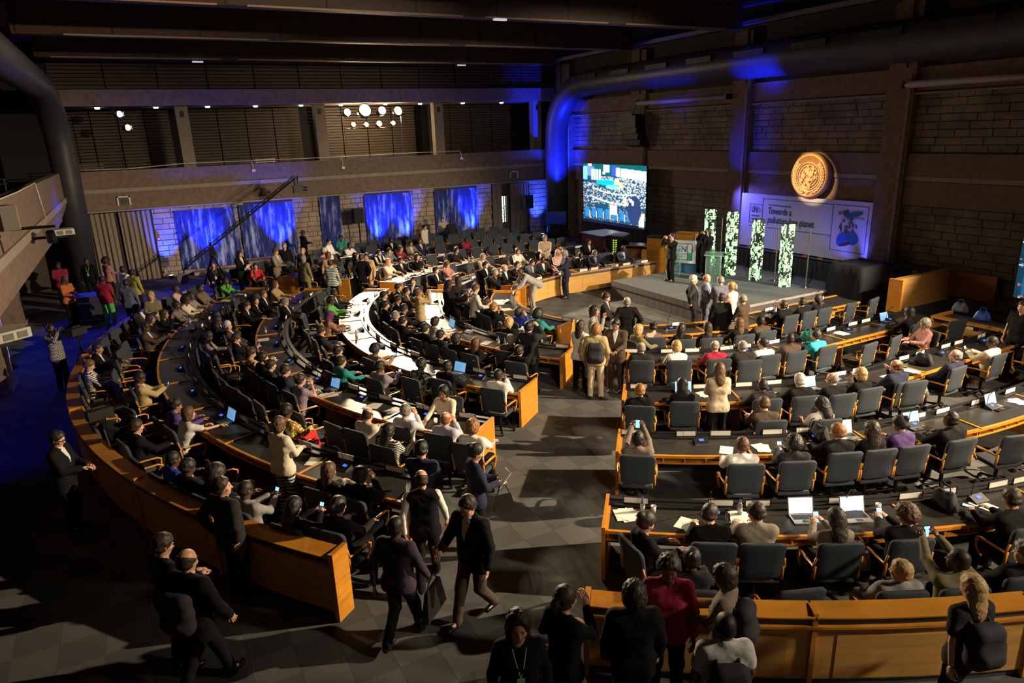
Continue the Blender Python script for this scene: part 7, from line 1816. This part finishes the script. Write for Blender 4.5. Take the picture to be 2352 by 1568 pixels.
# ---- banner with lettering
def text(body,size,loc,rot,m,parent,name='lettering',bold=0.,cx=1.):
    c=bpy.data.curves.new('t','FONT'); c.body=body; c.size=size; c.extrude=.002; c.offset=bold; o=bpy.data.objects.new('t',c); COL.objects.link(o)
    dg=bpy.context.evaluated_depsgraph_get(); me=bpy.data.meshes.new_from_object(o.evaluated_get(dg)); bpy.data.objects.remove(o); me.materials.clear(); me.materials.append(m)
    q=inst(name,me,parent); q.location=loc; q.rotation_euler=rot; q.scale=(cx,1,1); return q
BX=XR-.30
t=empty('conference_banner',(BX,0,0)); BW=mat('banner_white',(.62,.58,.60),.7,scale=2,noise=.04); b=MB(); b.box(0,.03,14.8,20.65,1.10,3.17); b.build('banner_sheet',BW,t)
INK=mat('banner_ink',(.03,.06,.08),.7,noise=0); TEAL=mat('banner_teal',(.02,.10,.22),.7,noise=0); DOT=mat('banner_dot',(.48,.47,.48),.7,noise=0)
RT=(PI/2,0,-PI/2)   # text facing -x, reading along -y
text('Towards a',.34,(-.012,19.16,2.46),RT,INK,t,bold=.007,cx=.76); text('pollution-free planet',.34,(-.012,19.16,2.12),RT,INK,t,bold=.007,cx=.76)
text('The 3rd UN Environment Assembly',.10,(-.012,19.16,2.76),RT,INK,t,cx=.72); text('UN',.34,(-.012,20.0,2.46),RT,TEAL,t,bold=.008,cx=.6); text('environment',.11,(-.012,20.0,2.30),RT,TEAL,t,cx=.75); text('assembly',.11,(-.012,20.0,2.17),RT,TEAL,t,cx=.75)
b=MB()
def line(y0,z0,y1,z1,w_=.022):
    if y0==y1: b.box(-.008,0,y0-w_,y0,min(z0,z1),max(z0,z1))
    else: b.box(-.008,0,min(y0,y1),max(y0,y1),z0-w_,z0)
for a_ in [(20.1,2.78,19.46,2.78),(20.1,2.05,20.1,2.78),(20.1,2.07,19.46,2.07),(19.46,1.9,19.46,3.02),(19.46,3.02,14.92,3.02),(19.46,1.93,16.3,1.93),(16.3,1.42,16.3,3.02),(16.3,1.44,14.92,1.44),(14.94,1.44,14.94,3.02),(20.1,1.93,19.46,1.93)]: line(*a_)
b.build('frame_lines',TEAL,t)
b=MB(); b.lathe([(.05,0),(.06,0),(.06,.004),(.05,.004)],16,0,Matrix.Translation((-.01,19.62,2.55))@Matrix.Rotation(-PI/2,4,'Y')); b.lathe([(.085,0),(.092,0),(.092,.004),(.085,.004)],16,0,Matrix.Translation((-.01,19.62,2.55))@Matrix.Rotation(-PI/2,4,'Y')); b.build('small_emblem',TEAL,t)
b=MB()
for i in range(26):
    for j in range(6):
        if random.random()<.75: y_=19.3-i*.115; z_=1.82-j*.105; b.box(-.004,0,y_-.02,y_+.02,z_-.02,z_+.02)
stuff(b.build('dot_pattern',DOT,t))
# hanging plant artwork with blue bird-like flower: flat print pieces
b=MB(); g=random.Random(4)
def blob(y_,z_,ry,rz2,mi,a=0.,n=14,dx=0.):
    vs=[(-.006-dx,y_+ry*math.cos(q*2*PI/n)*math.cos(a)-rz2*math.sin(q*2*PI/n)*math.sin(a),z_+ry*math.cos(q*2*PI/n)*math.sin(a)+rz2*math.sin(q*2*PI/n)*math.cos(a)) for q in range(n)]
    b.add(vs,[tuple(range(n))],mi)
for q in range(12): blob(15.9-.06*q+g.uniform(-.15,.25),2.85-.085*q+g.uniform(-.1,.1),.07,.08,0,g.random(),dx=.001*q)
for q in range(14): blob(g.uniform(15.3,16.0),g.uniform(1.5,2.9),.035,.12,1,g.uniform(-.5,.5),dx=.013)
blob(15.45,2.72,.36,.09,2,-.25,dx=.015); blob(15.25,2.5,.22,.10,3,-.1,dx=.016); blob(15.85,1.85,.17,.26,4,.5,dx=.017); blob(15.45,1.9,.26,.22,2,.3,dx=.018); blob(15.7,1.68,.25,.06,5,-.3,dx=.02)
b.build('artwork_shape',[mat('art_brown',(.22,.15,.09),.7,noise=.3),mat('art_green',(.05,.09,.04),.7,noise=.2),mat('art_teal',(.02,.12,.22),.7,noise=.2),mat('art_pale',(.6,.66,.66),.7,noise=0),mat('art_blue',(.02,.10,.55),.7,noise=.2),mat('art_dark',(.05,.03,.05),.7,noise=0)],t)
tag(t,'long white conference banner with teal frame lines and lettering below the gold emblem','banner')
# ---- emblem
t=empty('wall_emblem',(XR-.30,17.36,3.95)); t.scale=(1,.94,.94); EM=Matrix(((0,0,-1,0),(-1,0,0,0),(0,1,0,0),(0,0,0,1)))
GOLDD=mat('shaded_gold_ground',(.48,.27,.11),.5,.3,noise=.15,scale=3)  # disc gold darkened against the relief: shade put into its colour
b=MB(); b.lathe([(.001,.10),(.72,.10),(.74,.125),(.80,.12),(.86,.04),(.86,-.10),(.001,-.10)],56,0,EM); b.build('disc',GOLDD,t,True)
b=MB()
for r_ in (.10,.20,.30,.40,.50): b.lathe([(r_-.014,.10),(r_-.014,.135),(r_+.014,.135),(r_+.014,.10)],48,0,EM)
for q in range(8):
    a=q*PI/4; b.box(.10,.50,-.008,.008,.10,.125,0,EM@Matrix.Rotation(a,4,'Z'))
b.build('globe_grid',GOLD,t)
b=MB(); g=random.Random(8)
for (cx_,cy_,sc) in [(.12,.10,.17),(.22,.27,.10),(-.05,.20,.13),(-.20,.02,.12),(-.28,-.16,.10),(.02,-.14,.14),(.07,-.34,.12),(.30,-.05,.09),(.16,-.12,.08),(-.12,-.30,.07),(-.02,.36,.06),(.33,.14,.07)]:
    n=11; vs=[];top=[]
    for q in range(n):
        rr2=sc*g.uniform(.5,1.0); a=q*2*PI/n; vs.append((cx_+rr2*math.cos(a),cy_+rr2*math.sin(a)))
    P=[EM@Vector((u,v,.10)) for u,v in vs]+[EM@Vector((u,v,.16)) for u,v in vs]; b.add(P,[tuple(range(n,2*n))]+[(q,(q+1)%n,(q+1)%n+n,q+n) for q in range(n)])
b.build('continent',GOLD,t)
lf=MB(); lf.ell((0,0,0),(.034,.095,.04),8,5); LF=lf.mesh('laurel_leaf',GOLD,True)
for s in (1,-1):
    for q in range(13):
        a=-PI/2+s*(.35+q*.165); 
        for w2 in (-1,1):
            rr2=.635+w2*.042; P=EM@Vector((rr2*math.cos(a),rr2*math.sin(a),.12)); o=inst('laurel_leaf',LF,t); o.matrix_local=Matrix.Translation(P)@EM@Matrix.Rotation(a+(0 if s>0 else PI)+w2*s*-.45,4,'Z')
b=MB()
for s in (1,-1): b.tube([EM@Vector((.60*math.cos(-PI/2+s*q*.17),.60*math.sin(-PI/2+s*q*.17)-(.10 if q==0 else 0),.115)) for q in range(0,13)],.014,6)
b.build('branch_stem',GOLD,t,True)
tag(t,'round golden wall emblem with globe grid and laurel branches','emblem')
# rotate globe so local x is up: emblem frame uses EM (x->z)
# ---- stage furniture
def glass_lectern(x,y,rz_,lab):
    t=empty('glass_lectern',(x,y,SZ),rz_); b=MB(); b.box(-.26,.26,-.18,.18,0,.02); b.build('base_plate',GLASS,t)
    for (x0,x1,y0,y1) in [(-.24,-.228,-.15,.15),(.228,.24,-.15,.15),(-.24,.24,-.15,-.138)]: b=MB(); b.box(x0,x1,y0,y1,.02,1.08); b.build('glass_side',GLASS,t)
    b=MB(); b.hexa([(-.3,-.2,1.06),(.3,-.2,1.06),(.3,.2,1.14),(-.3,.2,1.14),(-.3,-.2,1.075),(.3,-.2,1.075),(.3,.2,1.155),(-.3,.2,1.155)]); b.build('reading_top',GLASS,t)
    b=MB(); b.box(-.245,-.235,-.155,-.145,0,1.1); b.box(.235,.245,-.155,-.145,0,1.1); b.box(-.3,.3,-.205,-.2,1.055,1.08); b.build('edge_strip',mat('glass_edge',(.35,.55,.5),.2,noise=0),t); tag(t,lab,'lectern')
glass_lectern(17.1,19.35,R(-52),'clear acrylic lectern at the left of the stage before the wooden podium')
glass_lectern(16.95,17.2,R(-52),'clear acrylic lectern in the middle of the stage below the photographer')
t=empty('wooden_podium',(18.95,22.2,0),R(-62)); b=MB(); b.box(-.55,.55,-.3,.3,0,1.45); b.build('podium_body',WOOD,t); b=MB(); b.box(-.6,.6,-.34,.34,1.45,1.5); b.build('podium_top',DARKTOP,t); tag(t,'tall orange wooden podium at the far left of the stage','podium')
t=empty('speaker_desk',(18.75,20.6,0.0),R(-65)); t.scale=(.8,.8,.98); b=MB(); b.hexa([(-.5,-.33,1.52),(.5,-.33,1.52),(.5,.33,1.62),(-.5,.33,1.62),(-.55,-.38,1.82),(.55,-.38,1.82),(.5,.35,1.88),(-.5,.35,1.88)]); b.build('desk_box',WOOD,t); b=MB(); b.tube([(0,0,0),(0,0,1.55)],.07,12); b.build('white_column',WHITE,t); b=MB(); b.box(-.35,.35,-.3,.3,0,.05); b.build('base_plate',BLKM,t); tag(t,'orange wooden lectern head on a white column, stage left','lectern')
t=empty('podium_sign',(17.75,19.6,SZ),R(-60)); b=MB(); b.box(-.48,.48,-.02,.02,.35,1.2); b.build('board',PAPER,t); b=MB(); b.box(-.48,.48,.02,.3,0,.35); b.build('stand_block',mat('sign_blue',(.03,.10,.2),.6),t)
b=MB(); 
for a_ in [(-.36,.36,.47,.49),(-.36,.36,1.07,1.09)]: b.box(a_[0],a_[1],-.03,-.02,a_[2],a_[3])
for x_ in (-.36,.34,.16): b.box(x_,x_+.02,-.03,-.02,.47,1.09)
b.build('frame_lines',TEAL,t); b=MB(); b.box(.18,.34,-.03,-.02,.49,.75); b.build('green_block',mat('sign_green',(.05,.45,.15),.6,noise=0),t)
text('UN',.3,(-.3,-.024,.78),(PI/2,0,0),TEAL,t,bold=.006); text('environment',.085,(-.3,-.024,.68),(PI/2,0,0),TEAL,t); text('assembly',.085,(-.3,-.024,.58),(PI/2,0,0),TEAL,t)
tag(t,'white framed sign board on stage behind the clear lectern','sign')
t=empty('covered_chair',(18.45,19.45,SZ)); b=MB(); b.lathe([(.34,0),(.33,.5),(.30,.95),(.16,1.12),(.001,1.15)],18); b.build('black_cover',BLKCLOTH,t,True); tag(t,'black cloth covered object on stage beside the photographer','cloth')
# plant arrangement beside middle lectern
t=empty('plant_stand',(17.55,17.55,SZ)); b=MB(); b.lathe([(.001,0),(.2,0),(.24,.5),(.001,.5)],14); b.build('pot',BLK,t)
lfm=MB(); lfm.add([(0,0,0),(.035,.0,.07),(0,0,.17),(-.035,.0,.07)],[(0,1,2,3)]); lfm=lfm.mesh('leaf',mat('plant_green',(.03,.20,.04),.6,noise=.3))
for q in range(110):
    a=random.random()*2*PI; r_=random.uniform(.05,.36); o=inst('leaf',lfm,t,(r_*math.cos(a),r_*math.sin(a),random.uniform(.1,1.05))); o.rotation_euler=(random.uniform(-1,1),random.uniform(-1,1),a)
b=MB(); b.tube([(0,0,.4),(0,0,1.0)],.02,6); b.build('stem',mat('stem_green',(.03,.08,.02),.8),t); tag(t,'dark leafy plant arrangement beside the middle lectern on stage','plant')
# ---- draped boxes right of stage
def drape_box(x0,x1,y0,y1,z1,lab,seed):
    g=random.Random(seed); b=MB(); n=7; P={}
    V=[];F=[]
    def pt(i,j,k): return None
    nx,nz=14,10
    # top + skirt as one cloth grid
    for i in range(nx+1):
        for j in range(nx+1):
            u=i/nx*2-1; v=j/nx*2-1; e=max(abs(u),abs(v)); 
            if e>.62: s_=.62/e; d=(e-.62)/.38; x=(x0+x1)/2+u*s_/.62*(x1-x0)/2*(1+.05*d); y=(y0+y1)/2+v*s_/.62*(y1-y0)/2*(1+.05*d); z=z1*(1-d)+.01; x+=.04*math.sin(9*math.atan2(v,u)*2+seed)*d; y+=.04*math.cos(11*math.atan2(v,u)*2)*d
            else: x=(x0+x1)/2+u/.62*(x1-x0)/2; y=(y0+y1)/2+v/.62*(y1-y0)/2; z=z1+g.uniform(-.015,.015)
            V.append((x,y,z))
    for i in range(nx):
        for j in range(nx): a=i*(nx+1)+j; F.append((a,a+nx+1,a+nx+2,a+1))
    b.add(V,F); o=b.build('draped_cloth',BLKCLOTH,None,True); tag(o,lab,'cloth')
drape_box(19.4,20.9,13.35,14.6,1.45,'black cloth draped over a tall block right of the stage',1)
drape_box(20.3,21.2,13.0,13.9,1.25,'smaller black draped block beside the pillar right of the stage',2)
# ---- right side benches
t=empty('tall_wood_bench',(0,0,0)); b=MB(); b.box(18.95,21.6,11.95,12.15,.45,1.38); b.build('front_board',WOODF,t); b=MB(); b.box(18.9,19.0,11.75,12.17,.45,1.40); b.build('end_board',WOOD,t); b=MB(); b.box(18.95,21.6,11.95,12.2,0,.45); b.build('plinth',STRIP,t); b=MB(); b.box(21.5,21.7,10.6,13.9,.6,1.35); b.build('side_board',WOODD,t); tag(t,'tall orange wooden bench front right of the stage','bench')
t=empty('wall_seat_row',(0,0,0)); b=MB(); b.box(21.35,21.6,12.3,13.7,1.15,1.35); b.build('seat_back',FAB,t)
for y_ in (12.4,13.0,13.6): b=MB(); b.box(21.3,21.36,y_-.18,y_+.0,1.0,1.22); b.build('wood_block',WOOD,t)
tag(t,'row of blue seats with wood blocks at the right wall','seats')
t=empty('side_desk',(0,0,0)); 
for k,(ya,yb) in enumerate([(8.6,10.2),(6.9,8.55)]):
    b=MB(); b.box(17.95,18.02,ya,yb,.08,.68); b.build('front_panel',WOODF,t); b=MB(); b.box(17.97,18.0,ya,yb,.68,.80); b.build('front_strip',STRIP,t); b=MB(); b.box(17.9,18.05,ya,yb,.80,.86); b.build('front_cap',WOOD,t); b=MB(); b.box(18.05,18.8,ya,yb,.76,.79); b.build('desk_top',DARKTOP,t)
b=MB(); b.box(17.9,18.8,10.2,10.26,0,.86); b.build('end_panel',WOOD,t); b=MB(); b.box(17.94,17.965,9.2,9.36,.69,.79); b.build('number_card',PAPER,t); tag(t,'long side desk with slate strip and wooden front at the right','desk')
# ---- far right booth, rack, monitor
t=empty('control_booth',(0,0,0)); b=MB(); b.box(18.3,19.7,27.2,27.3,0,1.15); b.box(18.3,18.4,25.6,27.3,0,1.15); b.build('booth_wall',mat('red_brown_board',(.10,.025,.02),.5),t); b=MB(); b.box(18.25,19.8,25.5,27.35,1.15,1.19); b.build('booth_top',WOODD,t); tag(t,'dark red-brown control booth below the video wall','booth')
t=empty('equipment_rack',(18.75,24.9,0),R(-60)); b=MB(); b.box(-.35,.35,-.35,.35,0,1.25); b.build('rack_case',BLK,t); b=MB()
for i in range(7):
    for j in range(2): b.box(-.12+j*.12,-.06+j*.12,-.365,-.35,.55+i*.085,.585+i*.085)
b.build('indicator_light',mat('green_led',(.4,.9,.05),.3,noise=0,emit=1.6,ecol=(.5,.9,.05)),t); b=MB(); b.box(-.38,.38,-.38,.38,1.25,1.29); b.build('rack_lid',STRIP,t); tag(t,'black equipment rack with rows of green lights','rack')
t=empty('side_desk',(0,0,0)); b=MB(); b.hexa([(18.9,24.6,.08),(20.9,21.9,.08),(20.95,21.95,.08),(18.95,24.65,.08),(18.9,24.6,.66),(20.9,21.9,.66),(20.95,21.95,.66),(18.95,24.65,.66)]); b.build('front_panel',WOODF,t)
b=MB(); b.hexa([(18.87,24.57,.8),(20.87,21.87,.8),(21.5,22.4,.8),(19.5,25.1,.8),(18.87,24.57,.84),(20.87,21.87,.84),(21.5,22.4,.84),(19.5,25.1,.84)]); b.build('desk_top',DARKTOP,t)
b=MB(); b.hexa([(18.86,24.56,.8),(20.86,21.86,.8),(20.9,21.9,.8),(18.9,24.6,.8),(18.86,24.56,.85),(20.86,21.86,.85),(20.9,21.9,.85),(18.9,24.6,.85)]); b.hexa([(18.88,24.58,.66),(20.88,21.88,.66),(20.9,21.9,.66),(18.9,24.6,.66),(18.88,24.58,.69),(20.88,21.88,.69),(20.9,21.9,.69),(18.9,24.6,.69)]); b.build('wood_rail',WOOD,t); tag(t,'wooden side desk left of the stage behind the front row','desk')
t=empty('monitor_trolley',(20.0,32.2,0),R(-40)); b=MB(); b.box(-.6,.6,-.05,.05,.9,1.65); b.build('monitor',BLK,t); b=MB(); b.box(-.55,.55,-.06,-.05,.95,1.6); b.build('monitor_screen',mat('monitor_blue',(.01,.03,.2),.2,noise=0,emit=.06,ecol=(.02,.05,.5)),t); b=MB(); b.tube([(-.4,0,0),(-.4,0,.9)],.03,6); b.tube([(.4,0,0),(.4,0,.9)],.03,6); b.box(-.5,.5,-.2,.2,.3,.34); b.build('trolley_frame',BLKM,t); tag(t,'blue lit monitor on a trolley in the far right corner','monitor')
t=empty('black_partition',(0,0,0)); b=MB(); wavy(b,(20.9,31.0),(20.9,23.2),.0,1.3,.03,60); b.build('drape',BLKCLOTH,t); tag(t,'black drape below the video wall','drape')
# ---- left side: road case, projectors, wall speakers
t=empty('road_case',(-2.0,27.6,0),R(-12)); b=MB(); b.box(-.55,.55,-.35,.35,.12,.95); b.build('case_body',mat('case_dark',(.05,.045,.06),.5),t); b=MB()
for z in (.12,.72,.95): b.box(-.565,.565,-.365,-.35,z-.03,z); 
for x_ in (-.56,.54): b.box(x_,x_+.02,-.365,.365,.12,.95)
b.build('metal_edge',CHROME,t); b=MB(); b.box(-.42,-.2,-.37,-.352,.6,.75); b.build('label_card',PAPER,t)
for x_ in (-.45,.45): b=MB(); b.lathe([(.001,-.03),(.06,-.03),(.06,.03),(.001,.03)],10,0,Matrix.Translation((x_,-.25,.06))@Matrix.Rotation(PI/2,4,'X')); b.build('caster',BLK,t)
tag(t,'dark road case with metal edges and a paper label near the left wall','case')
def projector(x,y,z,rz_,s,lab):
    t=empty('projector',(x,y,z),rz_); b=MB(); b.box(-.5*s,.5*s,-.36*s,.36*s,0,.24*s); b.build('case',mat('projector_white',(.42,.41,.37),.5,noise=0),t,bev=.02*s); b=MB()
    for q in range(3): b.box((-.42+.3*q)*s,(-.20+.3*q)*s,-.368*s,-.36*s,.04*s,.19*s)
    b.build('vent_grille',mat('vent_grey',(.13,.13,.12),.7,scale=90),t); b=MB(); b.lathe([(.07*s,0),(.09*s,.1*s),(.001,.1*s)],14,0,Matrix.Translation((.5*s,0,.12*s))@Matrix.Rotation(PI/2,4,'Y')); b.build('lens',BLK,t); b=MB(); b.box(-.45*s,.3*s,-.3*s,.3*s,-.09*s,0); b.tube([(-.3*s,0,-.05*s),(-1.1*s,.1,-.05*s)],.04,6); b.build('wall_bracket',BLKM,t); tag(t,lab,'projector')
projector(-1.75,10.4,3.55,R(35),.55,'white projector with vents hanging off the left gallery, nearest the camera')
projector(-1.75,20.6,3.75,R(10),.62,'second white projector hanging off the left gallery, further back')
t=empty('wall_spotlight',(GX+.2,16.0,4.25)); b=MB(); b.box(-.2,.8,-.04,.04,.12,.17); b.build('bracket_arm',BLKM,t); b=MB(); b.lathe([(.001,.14),(.1,.12),(.12,-.16),(.001,-.16)],14,0,Matrix.Translation((.7,-.05,-.03))@Matrix.Scale(.75,4)@Matrix.Rotation(R(20),4,'X')); b.build('lamp_head',BLKM,t); b=MB(); b.lathe([(.001,-.165),(.11,-.165)],14,0,Matrix.Translation((.7,-.05,-.03))@Matrix.Scale(.75,4)@Matrix.Rotation(R(20),4,'X')); b.build('lens',mat('blue_lens',(.1,.1,1),.3,noise=0,emit=3,ecol=(.12,.12,1)),t); tag(t,'blue lit lamp on a black arm on the left gallery front','lamp')
t=empty('wall_speaker',(GX+.3,15.6,4.62),R(35)); b=MB(); b.box(-.14,.14,-.14,.14,-.2,.25); b.build('cabinet',mat('speaker_brown',(.05,.04,.03),.6,noise=0),t); b=MB(); b.box(.14,.16,-.13,.13,-.19,.24); b.build('front_cover',mat('cover_olive',(.18,.15,.06),.6,noise=0),t); tag(t,'small tilted loudspeaker on the left gallery front','speaker')
t=empty('lit_strip_glow',(-3.9,22.8,0)); b=MB(); b.tube([(0,0,.3),(0,0,2.6)],.16,14); b.build('glow_column',mat('blue_lit_glow',(.15,.25,1),.4,noise=0,emit=1.6,ecol=(.12,.2,1)),t,True); b=MB(); b.lathe([(.3,0),(.3,.05),(.05,.3)],14); b.build('foot',BLKM,t); tag(t,'glowing blue column in place of a blue-lit wall strip behind the near projector','light')  # self-lit column added to imitate a strip of wall lit blue
for k,(x,z,lab) in enumerate([(.72,1.77,'small red fire alarm box on the stone wall at the left'),(17.05,1.77,'small red fire alarm box on the stone wall near the window slit')]):
    b=MB(); b.box(x-.06,x+.06,YB-.12,YB-.05,z-.06,z+.06); b.box(x-.03,x+.03,YB-.13,YB-.12,z-.03,z+.03,1); o=b.build('alarm_box',[mat('alarm_red',(.5,.03,.02),.5,noise=0),WHITE]); tag(o,lab,'alarm')
# ---- gallery rail desks and a few bits up there
for k,(x,y,z) in enumerate([(-1.3,YB+.35,5.05),(5.8,YB+.35,4.95),(-3.2,22,5.1)]):
    b=MB(); b.box(-.45,.45,-.02,.02,0,.03); b.box(-.45,.45,-.02,.02,-.12,-.09); b.tube([(-.4,0,-.3),(-.4,0,.03)],.015,5); b.tube([(.4,0,-1.2),(.4,0,.03)],.015,5); o=b.build('steel_rail',CHROME); o.location=(x,y,z); tag(o,['short steel rail at the left end of the back gallery','short steel rail in the middle of the back gallery','short steel rail on the left gallery'][k],'rail')
# ---- tabletop things
LPT=mat('screen_blue',(.25,.5,.85),.3,noise=0,emit=.55,ecol=(.2,.5,.9)); LPW=mat('screen_white',(.8,.9,1),.3,noise=0,emit=1.25,ecol=(.72,.88,1)); LTX=mat('screen_text',(.03,.08,.2),.5,noise=0); ALU=mat('laptop_grey',(.35,.34,.33),.4,.5,noise=0)
def laptop(x,y,h,kind,lab,z=.74,s=1.):
    t=empty('laptop',(x,y,z),R(h)-PI/2); t.scale=(s,s,s); big=kind=='w'; base=ALU if big else BLK
    b=MB(); b.box(-.17,.17,-.12,.12,0,.018); b.build('base',base,t); b=MB()
    for i in range(5):
        for j in range(12): b.box(-.145+j*.0245,-.124+j*.0245,-.02+i*.024,-.0+i*.024,.018,.021)
    b.build('keyboard',BLK if big else ALU,t); b=MB(); b.box(-.045,.045,-.10,-.04,.018,.0195); b.build('touchpad',STRIP,t)
    M=Matrix.Translation((0,.12,.015))@Matrix.Rotation(R(-18),4,'X'); b=MB(); b.box(-.17,.17,0,.008,0,.23,0,M); b.build('lid',base,t); b=MB(); b.box(-.158,.158,-.002,0,.012,.218,0,M); b.build('display',LPW if big else LPT,t)
    b=MB()
    for i in range(7): b.box(-.13,-.13+random.uniform(.08,.26),-.003,-.002,.045+i*.023,.0475+i*.023,0,M)
    b.build('display_text',LTX,t); tag(t,lab,'laptop')
def papers(x,y,h,lab,n=3,z=.738,s=1.):
    b=MB()
    for k in range(n):
        M=Matrix.Rotation(random.uniform(-.5,.5),4,'Z')@Matrix.Translation((random.uniform(-.06,.06),random.uniform(-.05,.05),0)); b.box(-.105*s,.105*s,-.148*s,.148*s,.002*k,.002*k+.0015,0,M)
    o=b.build('paper_sheets',PAPER); o.location=(x,y,z); o.rotation_euler=(0,0,R(h)-PI/2); tag(o,lab,'papers')
bm_=MB(); bm_.lathe([(.001,0),(.032,0),(.033,.13),(.030,.16),(.013,.195),(.013,.21)],14); BTB=bm_.mesh('bottle_body',mat('bottle_clear',(.75,.8,.82),.08,noise=0,trans=.85),True); bm_=MB(); bm_.lathe([(.014,.205),(.015,.228),(.001,.228)],10); BTC=bm_.mesh('bottle_cap',mat('cap_blue',(.04,.08,.45),.5,noise=0)); bm_=MB(); bm_.lathe([(.034,.06),(.034,.11)],14); BTL=bm_.mesh('bottle_label',mat('label_white',(.5,.55,.6),.6,noise=.2))
def bottle(x,y,h,lab,z=.738):
    t=empty('water_bottle',(x,y,z)); inst('bottle_body',BTB,t); inst('cap',BTC,t); inst('bottle_label',BTL,t); tag(t,lab,'bottle')
def cup(x,y,h,lab,z=.738):
    b=MB(); b.lathe([(.001,0),(.028,0),(.038,.1),(.034,.1),(.026,.01),(.001,.01)],14); o=b.build('paper_cup',WHITE,None,True); o.location=(x,y,z); tag(o,lab,'cup')
def bag(x,y,h,lab,m,w_=.4,hh=.28,z=.738):
    S=Sdf(); S.cap((-w_/2+.08,0,.08),(w_/2-.08,0,.08),.09,k=.05); S.cap((-w_/2+.12,0,hh-.1),(w_/2-.12,0,hh-.1),.075,k=.08); v,f=S.mesh(.02); v[:,2]=np.maximum(v[:,2],.0); v[:,2]+=.03*np.sin(v[:,0]*23)*np.sin(v[:,1]*31)*(v[:,2]>.05)
    me=to_mesh('bag_body',v,f,1); t=empty('cloth_bag',(x,y,z),R(h)); inst('bag_body',me,t,mats=[m]); b=MB(); b.tube([(-.08,0,hh-.05),(-.05,0,hh+.07),(.05,0,hh+.07),(.08,0,hh-.05)],.008,6); b.build('handle',m,t); tag(t,lab,'bag')
FN={'laptop':laptop,'papers':papers,'bottle':bottle,'cup':cup}
for (kind,x,y,h,arg,lab,z) in PROPS:
    if kind in('laptopw','laptopb'): laptop(x,y,h,kind[-1],lab,z)
    elif kind=='papers': papers(x,y,h,lab,arg or 3,z)
    elif kind=='bottle': bottle(x,y,h,lab,z)
    elif kind=='cup': cup(x,y,h,lab,z)
    elif kind=='phone':
        b=MB(); b.box(-.037,.037,-.075,.075,0,.009); b.box(-.033,.033,-.068,.068,.009,.0102,1); o=b.build('smartphone',[BLK,PHONE_S]); o.location=(x,y,z); o.rotation_euler=(0,0,R(h)-.9); tag(o,lab,'phone')
    elif kind=='bag': bag(x,y,h,lab,{0:BLKCLOTH,1:mat('tan_canvas',(.55,.38,.2),.8,scale=20,bump=.3),2:mat('blue_nylon',(.02,.06,.35),.5),3:mat('green_nylon',(.01,.25,.17),.5),4:mat('rose_leather',(.16,.09,.09),.45),5:mat('denim',(.07,.10,.15),.8,scale=30)}[arg],z=z)
    elif kind=='jacket':
        bag(x,y,h,lab,BLKCLOTH,.5,.42,z)
